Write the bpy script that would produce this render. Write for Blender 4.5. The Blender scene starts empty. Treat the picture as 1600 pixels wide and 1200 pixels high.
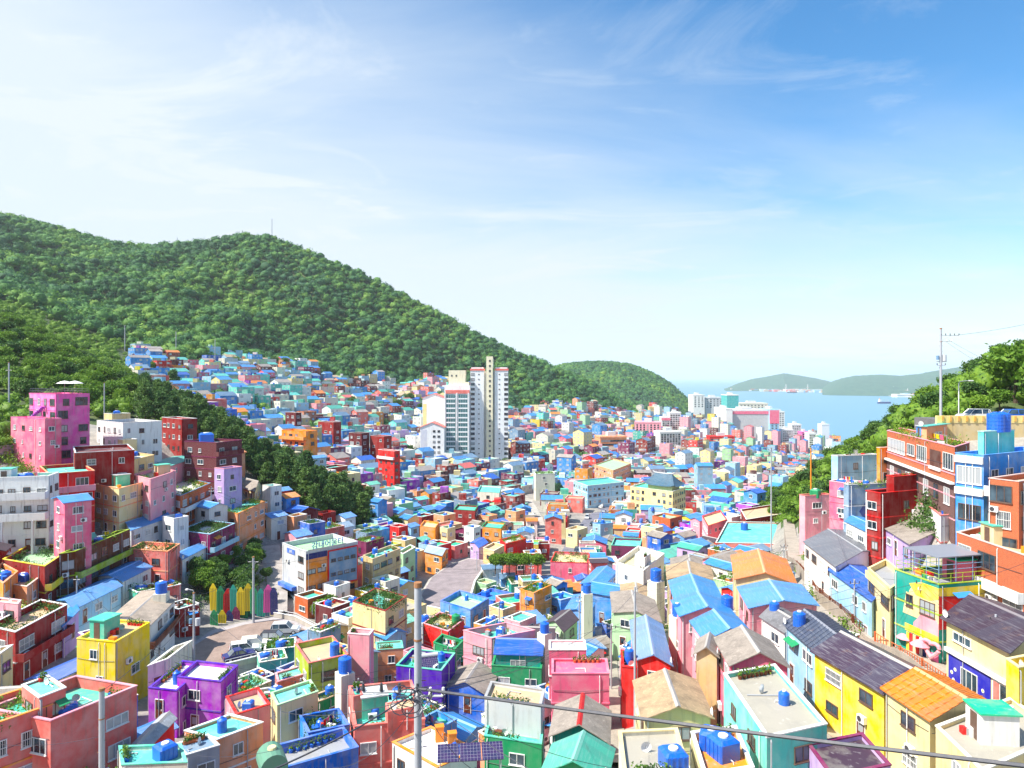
import bpy, math, random
import numpy as np
from math import radians, sin, cos, pi, hypot, atan2
from mathutils import Vector
random.seed(7); RNG = np.random.default_rng(11)
SC = bpy.context.scene
COL = SC.collection
F = 1067.0      # focal length in pixels of the 1600 px wide photograph
HY = 590.0      # pixel row of the horizon
SEA = -112.0    # sea level below the lookout, metres

# ---------------------------------------------------------------- camera, sky, sun, exposure
cd = bpy.data.cameras.new('camera'); cam = bpy.data.objects.new('camera', cd); COL.objects.link(cam)
cd.sensor_width = 36.0; cd.lens = 36.0 * F / 1600.0; cd.shift_y = -10.0 / 1600.0
cd.clip_start = 0.5; cd.clip_end = 90000
cam.location = (0, 0, 0); cam.rotation_euler = (radians(90), 0, 0)
SC.camera = cam

SUN_EL, SUN_AZ = 52.0, -112.0      # azimuth from the view direction, negative = to the left
sd = bpy.data.lights.new('sun', 'SUN'); so = bpy.data.objects.new('sun', sd); COL.objects.link(so)
sd.energy = 4.6; sd.angle = radians(0.6); sd.color = (1.0, 0.95, 0.86)
dirv = Vector((sin(radians(SUN_AZ)) * cos(radians(SUN_EL)), cos(radians(SUN_AZ)) * cos(radians(SUN_EL)), sin(radians(SUN_EL))))
so.rotation_euler = dirv.to_track_quat('Z', 'Y').to_euler()
so.location = dirv * 400

W = bpy.data.worlds.new('World'); SC.world = W; W.use_nodes = True
nt = W.node_tree; N = nt.nodes; L = nt.links; N.clear()
out = N.new('ShaderNodeOutputWorld'); bg = N.new('ShaderNodeBackground'); bg.inputs['Strength'].default_value = 0.15
sky = N.new('ShaderNodeTexSky'); sky.sky_type = 'NISHITA'; sky.sun_disc = False
sky.sun_elevation = radians(SUN_EL); sky.sun_rotation = radians(SUN_AZ)
sky.altitude = 120; sky.air_density = 1.0; sky.dust_density = 0.6; sky.ozone_density = 1.6
tc = N.new('ShaderNodeTexCoord')
def wmath(op, a, b=None, c=None, clamp=False):
    n = N.new('ShaderNodeMath'); n.operation = op; n.use_clamp = clamp
    for i, v in enumerate((a, b, c)):
        if v is None: continue
        if isinstance(v, (int, float)): n.inputs[i].default_value = v
        else: L.new(v, n.inputs[i])
    return n.outputs[0]
sep = N.new('ShaderNodeSeparateXYZ'); L.new(tc.outputs['Generated'], sep.inputs[0])
# project the view direction onto a flat cloud layer
zc = wmath('MAXIMUM', sep.outputs['Z'], 0.0); zz = wmath('ADD', zc, 0.10)
cx_ = wmath('DIVIDE', sep.outputs['X'], zz); cy_ = wmath('DIVIDE', sep.outputs['Y'], zz)
cmb = N.new('ShaderNodeCombineXYZ'); L.new(cx_, cmb.inputs[0]); L.new(cy_, cmb.inputs[1])
mp = N.new('ShaderNodeMapping'); mp.inputs['Rotation'].default_value = (0, 0, radians(28)); mp.inputs['Scale'].default_value = (0.45, 1.1, 1)
L.new(cmb.outputs[0], mp.inputs[0])
n1 = N.new('ShaderNodeTexNoise'); n1.inputs['Scale'].default_value = 0.75; n1.inputs['Detail'].default_value = 9; n1.inputs['Roughness'].default_value = 0.58; n1.inputs['Distortion'].default_value = 0.7
L.new(mp.outputs[0], n1.inputs['Vector'])
# thin veil: thicker toward the sunny left and toward the horizon
veil = wmath('MULTIPLY_ADD', sep.outputs['X'], -1.05, 0.20)
lowz = wmath('MULTIPLY_ADD', zc, -2.2, 1.05)
veil = wmath('ADD', veil, wmath('MAXIMUM', lowz, 0.0))
veil = wmath('ADD', veil, wmath('MULTIPLY_ADD', n1.outputs[0], 1.3, -0.62))
veil = wmath('MULTIPLY', wmath('MINIMUM', wmath('MAXIMUM', veil, 0.0), 1.0), 0.93)
mp2 = N.new('ShaderNodeMapping'); mp2.inputs['Rotation'].default_value = (0, 0, radians(-20)); mp2.inputs['Scale'].default_value = (.9, 1.35, 1); mp2.inputs['Location'].default_value = (3.1, 1.4, 0)
L.new(cmb.outputs[0], mp2.inputs[0])
n2 = N.new('ShaderNodeTexNoise'); n2.inputs['Scale'].default_value = 1.1; n2.inputs['Detail'].default_value = 12; n2.inputs['Roughness'].default_value = 0.66; n2.inputs['Distortion'].default_value = 1.3
L.new(mp2.outputs[0], n2.inputs['Vector'])
wisp = wmath('MULTIPLY', wmath('MAXIMUM', wmath('SUBTRACT', n2.outputs[0], 0.53), 0.0), 1.7)
fac = wmath('ADD', veil, wisp, clamp=True)
mix = N.new('ShaderNodeMix'); mix.data_type = 'RGBA'
hs = N.new('ShaderNodeHueSaturation'); hs.inputs['Saturation'].default_value = 1.36; hs.inputs['Value'].default_value = .80; hs.inputs['Hue'].default_value = .496
L.new(sky.outputs[0], hs.inputs['Color'])
L.new(fac, mix.inputs['Factor']); L.new(hs.outputs[0], mix.inputs['A'])
mix.inputs['B'].default_value = (3.05, 3.38, 3.7, 1)
L.new(mix.outputs['Result'], bg.inputs['Color']); L.new(bg.outputs[0], out.inputs[0])

SC.view_settings.view_transform = 'Standard'; SC.view_settings.look = 'None'
SC.view_settings.exposure = 0.90; SC.view_settings.gamma = 1.0
SC.cycles.max_bounces = 5; SC.cycles.volume_bounces = 2; SC.cycles.use_denoising = True

# ---------------------------------------------------------------- helpers
def setp(o, label=None, cat=None, group=None, kind=None):
    if label: o['label'] = label
    if cat: o['category'] = cat
    if group: o['group'] = group
    if kind: o['kind'] = kind
    return o
def empty(name, loc, rz=0.0, parent=None):
    o = bpy.data.objects.new(name, None); COL.objects.link(o); o.location = loc; o.rotation_euler = (0, 0, rz)
    o.empty_display_size = 0.5
    if parent: o.parent = parent
    return o
def child(name, mesh, parent, loc=(0, 0, 0), rz=0.0, mats=None):
    o = bpy.data.objects.new(name, mesh); COL.objects.link(o); o.parent = parent
    o.location = loc; o.rotation_euler = (0, 0, rz)
    return o
class MB:
    def __init__(s): s.v = []; s.f = []; s.m = []; s.c = []; s.mats = []; s.smooth = False
    def mi(s, mat):
        if mat not in s.mats: s.mats.append(mat)
        return s.mats.index(mat)
    def poly(s, pts, mat, c=None):
        b = len(s.v); s.v.extend(pts); s.f.append(tuple(range(b, b + len(pts)))); s.m.append(s.mi(mat)); s.c.append(c)
    def faces(s, pts, fs, mat, c=None):
        b = len(s.v); s.v.extend(pts); k = s.mi(mat)
        for f in fs: s.f.append(tuple(b + i for i in f)); s.m.append(k); s.c.append(c)
    def box(s, x0, x1, y0, y1, z0, z1, mat, c=None):
        p = [(x0,y0,z0),(x1,y0,z0),(x1,y1,z0),(x0,y1,z0),(x0,y0,z1),(x1,y0,z1),(x1,y1,z1),(x0,y1,z1)]
        s.faces(p, [(0,3,2,1),(4,5,6,7),(0,1,5,4),(1,2,6,5),(2,3,7,6),(3,0,4,7)], mat, c)
    def prism(s, poly, z0, z1, mat, c=None, top=True, bottom=False):
        n = len(poly)
        p = [(x, y, z0) for x, y in poly] + [(x, y, z1) for x, y in poly]
        fs = [(i, (i+1) % n, n + (i+1) % n, n + i) for i in range(n)]
        if top: fs.append(tuple(range(n, 2*n)))
        if bottom: fs.append(tuple(range(n-1, -1, -1)))
        s.faces(p, fs, mat, c)
    def ring(s, outer, inner, z0, z1, mat, c=None):
        n = len(outer)
        p = [(x,y,z0) for x,y in outer] + [(x,y,z1) for x,y in outer] + [(x,y,z0) for x,y in inner] + [(x,y,z1) for x,y in inner]
        fs = []
        for i in range(n):
            j = (i+1) % n
            fs += [(i,j,n+j,n+i), (n+i,n+j,3*n+j,3*n+i), (2*n+j,2*n+i,3*n+i,3*n+j), (2*n+i,2*n+j,j,i)]
        s.faces(p, fs, mat, c)
    def cyl(s, x, y, z0, z1, r0, r1, mat, n=12, c=None, cap=True):
        p = [(x+r0*cos(2*pi*i/n), y+r0*sin(2*pi*i/n), z0) for i in range(n)] + [(x+r1*cos(2*pi*i/n), y+r1*sin(2*pi*i/n), z1) for i in range(n)]
        fs = [(i,(i+1)%n,n+(i+1)%n,n+i) for i in range(n)]
        if cap: fs += [tuple(range(n,2*n)), tuple(range(n-1,-1,-1))]
        s.faces(p, fs, mat, c)
    def tube(s, pts, r, mat, n=6, c=None, r1=None):
        P = [Vector(p) for p in pts]; rings = []; m = len(P)
        for i, p in enumerate(P):
            d = (P[min(i+1, m-1)] - P[max(i-1, 0)]).normalized()
            a = d.cross(Vector((0,0,1))) if abs(d.z) < .95 else d.cross(Vector((1,0,0)))
            a.normalize(); b = d.cross(a)
            rr = r if r1 is None else r + (r1 - r) * i / (m-1)
            rings += [tuple(p + a*rr*cos(2*pi*k/n) + b*rr*sin(2*pi*k/n)) for k in range(n)]
        fs = [(i*n+k, i*n+(k+1)%n, (i+1)*n+(k+1)%n, (i+1)*n+k) for i in range(m-1) for k in range(n)]
        fs += [tuple(range(n-1,-1,-1)), tuple(range((m-1)*n, m*n))]
        s.faces(rings, fs, mat, c)
    def bar(s, a, b, w, mat, c=None): s.tube([a, b], w*0.5, mat, 4, c)
    def mesh(s, name):
        me = bpy.data.meshes.new(name); me.from_pydata(s.v, [], s.f)
        for m in s.mats: me.materials.append(m)
        me.polygons.foreach_set('material_index', s.m)
        if s.smooth: me.polygons.foreach_set('use_smooth', [True]*len(s.f))
        if any(c is not None for c in s.c):
            at = me.color_attributes.new('Col', 'FLOAT_COLOR', 'CORNER'); arr = []
            for f, c in zip(s.f, s.c): arr += list(c or (.5,.5,.5,1)) * len(f)
            at.data.foreach_set('color', arr)
        me.update(); return me
    def obj(s, name, parent=None, loc=(0,0,0), rz=0.0):
        o = bpy.data.objects.new(name, s.mesh(name)); COL.objects.link(o); o.location = loc; o.rotation_euler = (0,0,rz)
        if parent: o.parent = parent
        return o
def rawmesh(name, V, Fq, mat, col=None, smooth=False):
    """fast numpy mesh: V (n,3), Fq (m,k) all faces with k corners, col (m,3) per face"""
    me = bpy.data.meshes.new(name); k = Fq.shape[1]
    me.vertices.add(len(V)); me.vertices.foreach_set('co', np.ascontiguousarray(V, dtype=np.float32).ravel())
    me.loops.add(Fq.size); me.loops.foreach_set('vertex_index', np.ascontiguousarray(Fq, dtype=np.int32).ravel())
    me.polygons.add(len(Fq)); me.polygons.foreach_set('loop_start', np.arange(0, Fq.size, k, dtype=np.int32))
    me.polygons.foreach_set('loop_total', np.full(len(Fq), k, dtype=np.int32))
    if smooth: me.polygons.foreach_set('use_smooth', np.ones(len(Fq), dtype=bool))
    me.update(calc_edges=True)
    if col is not None:
        at = me.color_attributes.new('Col', 'FLOAT_COLOR', 'CORNER')
        c4 = np.ones((len(Fq), 4), dtype=np.float32); c4[:, :3] = col
        at.data.foreach_set('color', np.repeat(c4, k, axis=0).ravel())
    me.materials.append(mat); return me

def lin(h):
    h = h.lstrip('#'); r = [int(h[i:i+2], 16)/255 for i in (0,2,4)]
    return tuple(x/12.92 if x <= .04045 else ((x+.055)/1.055)**2.4 for x in r)
C = {k: lin(v) for k, v in dict(
 hotpink='E4509F', pink='F0839A', palepink='F2B8BC', salmon='EE7468', peach='F3B07F', cream='F1E2B6', white='EEEDE4', offwhite='E0DCCB',
 sky='48A2E0', blue='0F6CCB', paleblue='A9CFE6', bluegrey='7F9CB8', mint='66CDB4', green='1E9368', palegreen='B7DDB4', teal='129C90',
 yellow='F4DC08', orange='F2800F', tangerine='F0A030', darkred='8E0C22', red='D8283A', brick='C25A2C', maroon='621828', purple='A244BC', lilac='C6AEDC',
 violet='5420A8', tan='CBAD88', beige='E2CBA0', grey='9A9CA0', lightgrey='C4C8CC', slate='484C5C', darkroof='45303F', brown='6A3A20', concrete='A8A294',
 navy='1A2468', black='1A1A1E', lime='A8BE22', skyroof='5DB4E6', glass='1B3040', aqua='8FDCD4', plum='7A2A56', yellowgreen='B0C040', urethane='4CC69C').items()}

def sat(c, s, k=1.0):
    l = .3*c[0]+.59*c[1]+.11*c[2]; return tuple(max(0.004, min(.86, (l+(x-l)*s)*k)) for x in c)
for k_ in C:
    if k_ not in ('white','offwhite','lightgrey','grey','concrete','tan','black','darkroof'): C[k_] = sat(C[k_], 1.36, .84)
C['skyroof'] = lin('3796E2'); C['sky'] = lin('2D8CDC'); C['aqua'] = lin('5CCDBE'); C['mint'] = lin('48BFA4'); C['white'] = (.80,.80,.78); C['salmon'] = lin('E4685F'); C['pink'] = lin('EE6488'); C['palepink'] = lin('EE98A8'); C['peach'] = lin('EE9866'); C['orange'] = lin('F28A14'); C['brick'] = lin('C4602F'); C['hotpink'] = lin('EE5CB0')
# ---------------------------------------------------------------- materials
MAT = {}
def newmat(name):
    m = bpy.data.materials.new(name); m.use_nodes = True; t = m.node_tree; b = t.nodes['Principled BSDF']; return m, t, b
def nd(t, typ, **kw):
    n = t.nodes.new(typ)
    for k, v in kw.items():
        if k in n.inputs: n.inputs[k].default_value = v
        else: setattr(n, k, v)
    return n
def mixc(t, fac, a, b, blend='MIX'):
    n = t.nodes.new('ShaderNodeMix'); n.data_type = 'RGBA'; n.blend_type = blend
    for s, v in (('Factor', fac), ('A', a), ('B', b)):
        if isinstance(v, (int, float)): n.inputs[s].default_value = v
        elif isinstance(v, tuple): n.inputs[s].default_value = (v[0], v[1], v[2], 1)
        else: t.links.new(v, n.inputs[s])
    return n.outputs['Result']
def ramp(t, x, a, b):
    n = t.nodes.new('ShaderNodeMapRange'); n.inputs['From Min'].default_value = a; n.inputs['From Max'].default_value = b
    t.links.new(x, n.inputs['Value']); return n.outputs[0]
def coords(t, scale=(1,1,1), world=False):
    if world: g = t.nodes.new('ShaderNodeNewGeometry'); o = g.outputs['Position']
    else: g = t.nodes.new('ShaderNodeTexCoord'); o = g.outputs['Object']
    m = t.nodes.new('ShaderNodeMapping'); m.inputs['Scale'].default_value = scale; t.links.new(o, m.inputs[0]); return m.outputs[0]
def noise(t, vec, scale, detail=4, rough=.55):
    n = nd(t, 'ShaderNodeTexNoise', Scale=scale, Detail=detail, Roughness=rough); t.links.new(vec, n.inputs['Vector']); return n.outputs[0]
def bump(t, b, h, strength, dist=.05):
    n = nd(t, 'ShaderNodeBump', Strength=strength, Distance=dist); t.links.new(h, n.inputs['Height']); t.links.new(n.outputs[0], b.inputs['Normal'])
def colin(t, c):
    if c == 'ATTR':
        a = t.nodes.new('ShaderNodeVertexColor'); a.layer_name = 'Col'; return a.outputs['Color']
    return c
def dim(c, k): return tuple(min(1, x*k) for x in c)
def key(kind, c): return (kind, c if isinstance(c, str) else tuple(round(x, 3) for x in c))
def plaster(c):
    k = key('plaster', c)
    if k in MAT: return MAT[k]
    m, t, b = newmat('painted_plaster'); c0 = colin(t, c)
    v = coords(t, (1,1,1), True)
    st = noise(t, coords(t, (2.2,2.2,.22), True), 1.0, 5, .65)     # rain streaks
    bl = noise(t, v, .55, 5, .6)
    c1 = mixc(t, ramp(t, st, .52, .78), c0, (.30,.27,.24), 'MIX') if False else c0
    g = mixc(t, .62, c0, (.20,.17,.15))
    f = nd(t, 'ShaderNodeMath', operation='MULTIPLY'); t.links.new(ramp(t, st, .50, .74), f.inputs[0]); f.inputs[1].default_value = .95
    c2 = mixc(t, f.outputs[0], c0, g)
    c3 = mixc(t, ramp(t, bl, .40, .70), c2, mixc(t, .30 if isinstance(c, str) or sum(c) > .75 else .09, c0, (.72,.69,.62)))
    sp = noise(t, v, 2.7, 7, .75); c3 = mixc(t, ramp(t, sp, .64, .70), c3, mixc(t, .5 if isinstance(c, str) or sum(c) > .75 else .2, c0, (.45,.42,.38)))
    t.links.new(c3, b.inputs['Base Color']); b.inputs['Roughness'].default_value = .85; b.inputs['Specular IOR Level'].default_value = .25
    bump(t, b, noise(t, v, 9, 3), .25, .03)
    MAT[k] = m; return m
def deck(c):
    k = key('deck', c)
    if k in MAT: return MAT[k]
    m, t, b = newmat('roof_coating'); c0 = colin(t, c); v = coords(t, (1,1,1), True)
    a1 = noise(t, v, .45, 6, .65); a2 = noise(t, v, 2.3, 4, .6)
    c1 = mixc(t, ramp(t, a1, .48, .60), c0, mixc(t, .45, c0, (.30,.28,.24)))
    c2 = mixc(t, ramp(t, a2, .6, .75), c1, mixc(t, .35, c0, (.75,.74,.70)))
    t.links.new(c2, b.inputs['Base Color']); b.inputs['Roughness'].default_value = .6
    bump(t, b, a2, .2, .03); MAT[k] = m; return m
def metal(c, pitch=3.2, strong=.8):
    k = key('metal%.1f' % pitch, c)
    if k in MAT: return MAT[k]
    m, t, b = newmat('sheet_roofing'); c0 = colin(t, c)
    w = nd(t, 'ShaderNodeTexWave', Scale=pitch, Distortion=0.0, Detail=0.0); w.bands_direction = 'X'
    t.links.new(coords(t), w.inputs['Vector'])
    v = coords(t, (1,1,1), True); a = noise(t, v, .8, 6, .7); a2 = noise(t, coords(t, (.3,3,3)), 2.0, 4, .6)
    c1 = mixc(t, ramp(t, a, .58, .74), c0, mixc(t, .45, c0, (.30,.16,.08)))
    c2 = mixc(t, ramp(t, a2, .5, .8), c1, mixc(t, .3, c0, (.7,.72,.74)))
    sx_ = t.nodes.new('ShaderNodeSeparateXYZ'); t.links.new(coords(t), sx_.inputs[0]); fl = nd(t, 'ShaderNodeMath', operation='MULTIPLY'); t.links.new(sx_.outputs[0], fl.inputs[0]); fl.inputs[1].default_value = 1.1
    fr_ = nd(t, 'ShaderNodeMath', operation='FLOOR'); t.links.new(fl.outputs[0], fr_.inputs[0]); wn_ = t.nodes.new('ShaderNodeTexWhiteNoise'); wn_.noise_dimensions = '1D'; t.links.new(fr_.outputs[0], wn_.inputs['W'])
    c2 = mixc(t, ramp(t, wn_.outputs['Value'], .2, 1.6), c2, mixc(t, .5, c2, (.10,.12,.16)))
    c3 = mixc(t, ramp(t, w.outputs[0], .0, .22), mixc(t, .35, c2, (.05,.05,.06)), c2)
    t.links.new(c3, b.inputs['Base Color']); b.inputs['Roughness'].default_value = .42; b.inputs['Specular IOR Level'].default_value = .5
    bump(t, b, w.outputs[0], strong, .05); MAT[k] = m; return m
def slate(c):
    k = key('slate', c)
    if k in MAT: return MAT[k]
    m, t, b = newmat('cement_slate'); c0 = colin(t, c)
    w = nd(t, 'ShaderNodeTexWave', Scale=2.6, Distortion=0.0, Detail=0.0); w.bands_direction = 'X'; t.links.new(coords(t), w.inputs['Vector'])
    v = coords(t, (1,1,1), True); a = noise(t, v, .6, 8, .75); a2 = noise(t, v, 3, 5, .7)
    c1 = mixc(t, ramp(t, a, .42, .66), c0, tuple(x*.55+.01 for x in c0)); c2 = mixc(t, ramp(t, a2, .56, .72), c1, dim(c0, 1.5))
    c3 = mixc(t, ramp(t, w.outputs[0], 0, .5), mixc(t, .4, c2, (.06,.05,.04)), c2)
    t.links.new(c3, b.inputs['Base Color']); b.inputs['Roughness'].default_value = .9
    bump(t, b, w.outputs[0], .8, .06); MAT[k] = m; return m
def brickm(c):
    k = key('brick', c)
    if k in MAT: return MAT[k]
    m, t, b = newmat('brick_facing')
    tcx = t.nodes.new('ShaderNodeTexCoord'); s_ = t.nodes.new('ShaderNodeSeparateXYZ'); t.links.new(tcx.outputs['Object'], s_.inputs[0])
    ad = nd(t, 'ShaderNodeMath', operation='ADD'); t.links.new(s_.outputs[0], ad.inputs[0]); t.links.new(s_.outputs[1], ad.inputs[1])
    cb = t.nodes.new('ShaderNodeCombineXYZ'); t.links.new(ad.outputs[0], cb.inputs[0]); t.links.new(s_.outputs[2], cb.inputs[1])
    br = nd(t, 'ShaderNodeTexBrick', Scale=3.0); br.inputs['Color1'].default_value = (*c, 1); br.inputs['Color2'].default_value = (*dim(c, .72), 1)
    br.inputs['Mortar'].default_value = (*[min(1, x*.8+.14) for x in c], 1); br.inputs['Mortar Size'].default_value = .018
    t.links.new(cb.outputs[0], br.inputs['Vector'])
    st = noise(t, coords(t, (1.6,1.6,.3), True), 1.0, 5, .65)
    c2 = mixc(t, ramp(t, st, .5, .85), br.outputs['Color'], mixc(t, .4, br.outputs['Color'], (.10,.07,.06)))
    t.links.new(c2, b.inputs['Base Color']); b.inputs['Roughness'].default_value = .9; MAT[k] = m; return m
def plain(c, rough=.5, name='painted_metal', spec=.5):
    k = key('plain%s%.2f' % (name, rough), c)
    if k in MAT: return MAT[k]
    m, t, b = newmat(name); c0 = colin(t, c); v = coords(t, (1,1,1), True); a = noise(t, v, 6, 4, .6)
    t.links.new(mixc(t, ramp(t, a, .45, .75), c0, mixc(t, .22, c0, (.25,.22,.2))), b.inputs['Base Color'])
    b.inputs['Roughness'].default_value = rough; b.inputs['Specular IOR Level'].default_value = spec; MAT[k] = m; return m
def glassm():
    if 'glass' in MAT: return MAT['glass']
    m, t, b = newmat('window_glass'); v = coords(t, (1,1,1), True); a = noise(t, v, .7, 2, .5)
    t.links.new(mixc(t, ramp(t, a, .35, .7), (.012,.022,.035), (.07,.12,.16)), b.inputs['Base Color'])
    oi = t.nodes.new('ShaderNodeObjectInfo'); cu = mixc(t, ramp(t, oi.outputs['Random'], .70, .74), mixc(t, ramp(t, a, .35, .7), (.010,.018,.030), (.07,.12,.16)), mixc(t, oi.outputs['Random'], (.10,.14,.16), (.42,.44,.46))); t.links.new(cu, b.inputs['Base Color'])
    b.inputs['Roughness'].default_value = .08; b.inputs['Specular IOR Level'].default_value = .8; MAT['glass'] = m; return m
def leafm(name, a, b_, c_, rough=.6, scale=.35, transl=True):
    if name in MAT: return MAT[name]
    m, t, b = newmat(name); v = coords(t, (1,1,1), True)
    n1_ = noise(t, v, scale, 3, .6); n2_ = noise(t, v, scale*7, 3, .6)
    oi = t.nodes.new('ShaderNodeObjectInfo')
    c1 = mixc(t, ramp(t, n1_, .3, .7), a, b_); c2 = mixc(t, ramp(t, n2_, .45, .75), c1, c_)
    c3 = mixc(t, .25, c2, mixc(t, oi.outputs['Random'], a, c_))
    t.links.new(c3, b.inputs['Base Color']); b.inputs['Roughness'].default_value = rough; b.inputs['Specular IOR Level'].default_value = .3
    if transl:
        tr = t.nodes.new('ShaderNodeBsdfTranslucent'); mx = t.nodes.new('ShaderNodeMixShader'); mx.inputs[0].default_value = .3
        t.links.new(c3, tr.inputs['Color']); t.links.new(b.outputs[0], mx.inputs[1]); t.links.new(tr.outputs[0], mx.inputs[2])
        t.links.new(mx.outputs[0], t.nodes['Material Output'].inputs[0])
    MAT[name] = m; return m
LEAF_DARK = leafm('leaf_dark', (.030,.095,.028), (.07,.17,.035), (.16,.27,.04))
LEAF_BRIGHT = leafm('leaf_bright', (.05,.15,.018), (.13,.27,.022), (.28,.42,.035))
LEAF_PINE = leafm('leaf_pine', (.035,.11,.040), (.075,.17,.045), (.20,.31,.05))
LEAF_HILL = leafm('leaf_hill', (.020,.085,.050), (.055,.16,.05), (.17,.32,.06), scale=.016)
def leaf_attr():
    m, t, b = newmat('leaf_hill'); v = coords(t, (1,1,1), True); vc = t.nodes.new('ShaderNodeVertexColor'); vc.layer_name = 'Col'
    n_ = noise(t, v, .45, 4, .7); c3 = mixc(t, ramp(t, n_, .3, .7), mixc(t, .45, vc.outputs[0], (.01,.04,.025)), mixc(t, .22, vc.outputs[0], (.25,.42,.08)))
    t.links.new(c3, b.inputs['Base Color']); b.inputs['Roughness'].default_value = .7; b.inputs['Specular IOR Level'].default_value = .2
    tr = t.nodes.new('ShaderNodeBsdfTranslucent'); mx = t.nodes.new('ShaderNodeMixShader'); mx.inputs[0].default_value = .25
    t.links.new(c3, tr.inputs['Color']); t.links.new(b.outputs[0], mx.inputs[1]); t.links.new(tr.outputs[0], mx.inputs[2]); t.links.new(mx.outputs[0], t.nodes['Material Output'].inputs[0]); return m
LEAF_ATTR = leaf_attr()
BARK = plain((.10,.07,.05), .9, 'bark', .1)

# ---------------------------------------------------------------- terrain: heights sampled along sight columns
TAB = {
 0:    [(12,-26),(30,-31),(45,-35),(60,-37),(80,-36.5),(100,-31),(115,-26),(130,-18.5),(150,-13),(170,-9),(200,-4),(250,11),(320,26),(400,38),(500,55),(650,100),(800,155),(1050,252),(1300,120),(1700,-118)],
 200:  [(12,-26),(30,-31),(45,-35),(60,-37),(80,-38.5),(95,-39.5),(110,-36),(125,-32),(140,-25),(155,-18),(170,-14.5),(200,-10),(250,-5),(320,-4),(400,3),(500,17),(650,62),(800,115),(1050,200),(1300,100),(1700,-118)],
 300:  [(12,-26),(30,-31),(45,-35),(60,-37),(80,-39),(95,-40.4),(112,-40.4),(125,-36),(145,-31),(165,-25),(185,-17),(215,-14),(260,-16),(320,-12),(400,-5),(500,6),(650,40),(800,92),(1050,207),(1300,100),(1700,-118)],
 400: [(12,-26),(30,-32),(45,-36),(60,-38.5),(80,-41),(95,-42),(112,-41),(130,-41),(150,-39.5),(170,-34),(190,-27),(210,-25),(240,-27),(280,-24),(320,-19),(400,-12),(500,-2),(650,20),(800,75),(1050,228),(1300,110),(1700,-118)],
 500:  [(12,-26),(30,-31),(45,-34),(60,-36),(80,-40),(100,-42.5),(120,-43.5),(140,-45),(160,-43),(180,-37),(200,-34),(230,-36),(280,-35),(320,-32),(400,-27),(500,-18),(650,2),(800,40),(1050,190),(1300,100),(1700,-118)],
 600: [(12,-26),(30,-33),(45,-37.5),(60,-39.5),(80,-42),(100,-44.5),(130,-47),(160,-48.5),(200,-48),(250,-47),(320,-45),(400,-42),(500,-33),(650,-18),(800,2),(1050,146),(1300,60),(1700,-118)],
 800: [(12,-26),(30,-33),(45,-37.5),(60,-39.5),(80,-42.5),(100,-45),(130,-48.5),(160,-51),(200,-53),(250,-54.5),(320,-55),(400,-55),(500,-52),(650,-46),(800,-34),(900,-15),(1050,40),(1300,-20),(1700,-118)],
 900:  [(12,-24),(30,-31),(45,-34),(60,-36.5),(75,-39),(100,-43.5),(130,-48),(160,-51),(200,-53.5),(250,-56),(320,-58),(400,-58.5),(500,-58),(650,-56),(800,-51),(900,-43),(1050,4),(1300,-50),(1700,-118)],
 1000: [(12,-24),(30,-29),(45,-31.5),(60,-34),(75,-36.8),(100,-42),(130,-47.5),(160,-51),(200,-54),(250,-57),(320,-60),(400,-62),(500,-63),(650,-64),(800,-64),(1050,-60),(1200,-75),(1400,-118),(1700,-118)],
 1130: [(12,-24),(30,-28),(45,-30),(62,-32.5),(77,-34),(95,-36.5),(112,-39),(135,-43.2),(160,-48),(200,-51),(250,-55),(320,-61),(400,-66),(500,-70),(650,-74),(800,-78),(1000,-86),(1150,-104),(1250,-118),(1700,-118)],
 1200: [(12,-24),(30,-28),(45,-30),(62,-32.2),(75,-32.8),(90,-33.5),(107,-35.2),(130,-39),(160,-43),(200,-46),(250,-49),(300,-53),(350,-70),(400,-77),(500,-83),(650,-88),(800,-91),(1000,-98),(1120,-108),(1200,-118),(1700,-118)],
 1300: [(12,-24),(30,-28),(45,-30),(62,-31.6),(78,-32.5),(92,-31.9),(105,-30.2),(118,-28.9),(135,-28.5),(160,-29),(200,-26.5),(230,-26),(280,-42),(350,-62),(500,-80),(650,-90),(1000,-110),(1100,-118),(1700,-118)],
 1400: [(12,-24),(30,-28),(45,-30.5),(60,-32),(70,-32),(80,-30.7),(90,-26),(98,-23),(106,-18),(116,-13.8),(130,-13),(160,-12),(190,-12.5),(240,-30),(350,-62),(500,-85),(650,-100),(900,-118),(1700,-118)],
 1480: [(12,-24),(30,-28),(45,-30.5),(60,-31.5),(68,-30),(76,-26.4),(83,-22.6),(89,-17.5),(93,-13.5),(98,-8),(112,-7.5),(130,-6),(160,-5),(180,-5),(240,-24),(350,-60),(500,-85),(650,-105),(900,-118),(1700,-118)],
 1600: [(12,-24),(30,-27),(45,-28.5),(56,-29),(62,-27.3),(68,-24.9),(76,-20.6),(82,-16),(88,-12.4),(96,-9),(100,-7.5),(112,-7),(122,-2),(140,3.5),(165,5.5),(240,-10),(350,-55),(500,-85),(650,-105),(900,-118),(1700,-118)],
}
_us = np.arange(-700, 2301, 10.0); _ls = np.linspace(math.log(12), math.log(1700), 260)
_cols = np.array([np.interp(_ls, np.log([a for a, b in TAB[k]]), [b for a, b in TAB[k]]) for k in sorted(TAB)])
_ks = np.array(sorted(TAB), float)
_G = np.array([[np.interp(u, _ks, _cols[:, j]) for j in range(len(_ls))] for u in _us])
def _sm(a, ax, k):
    pad = [(0,0),(0,0)]; pad[ax] = (k,k); b = np.pad(a, pad, 'edge'); w = np.hanning(2*k+3)[1:-1]; w /= w.sum()
    return np.apply_along_axis(lambda r: np.convolve(r, w, 'valid'), ax, b)
_G = _sm(_sm(_G, 0, 4), 1, 2)
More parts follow.
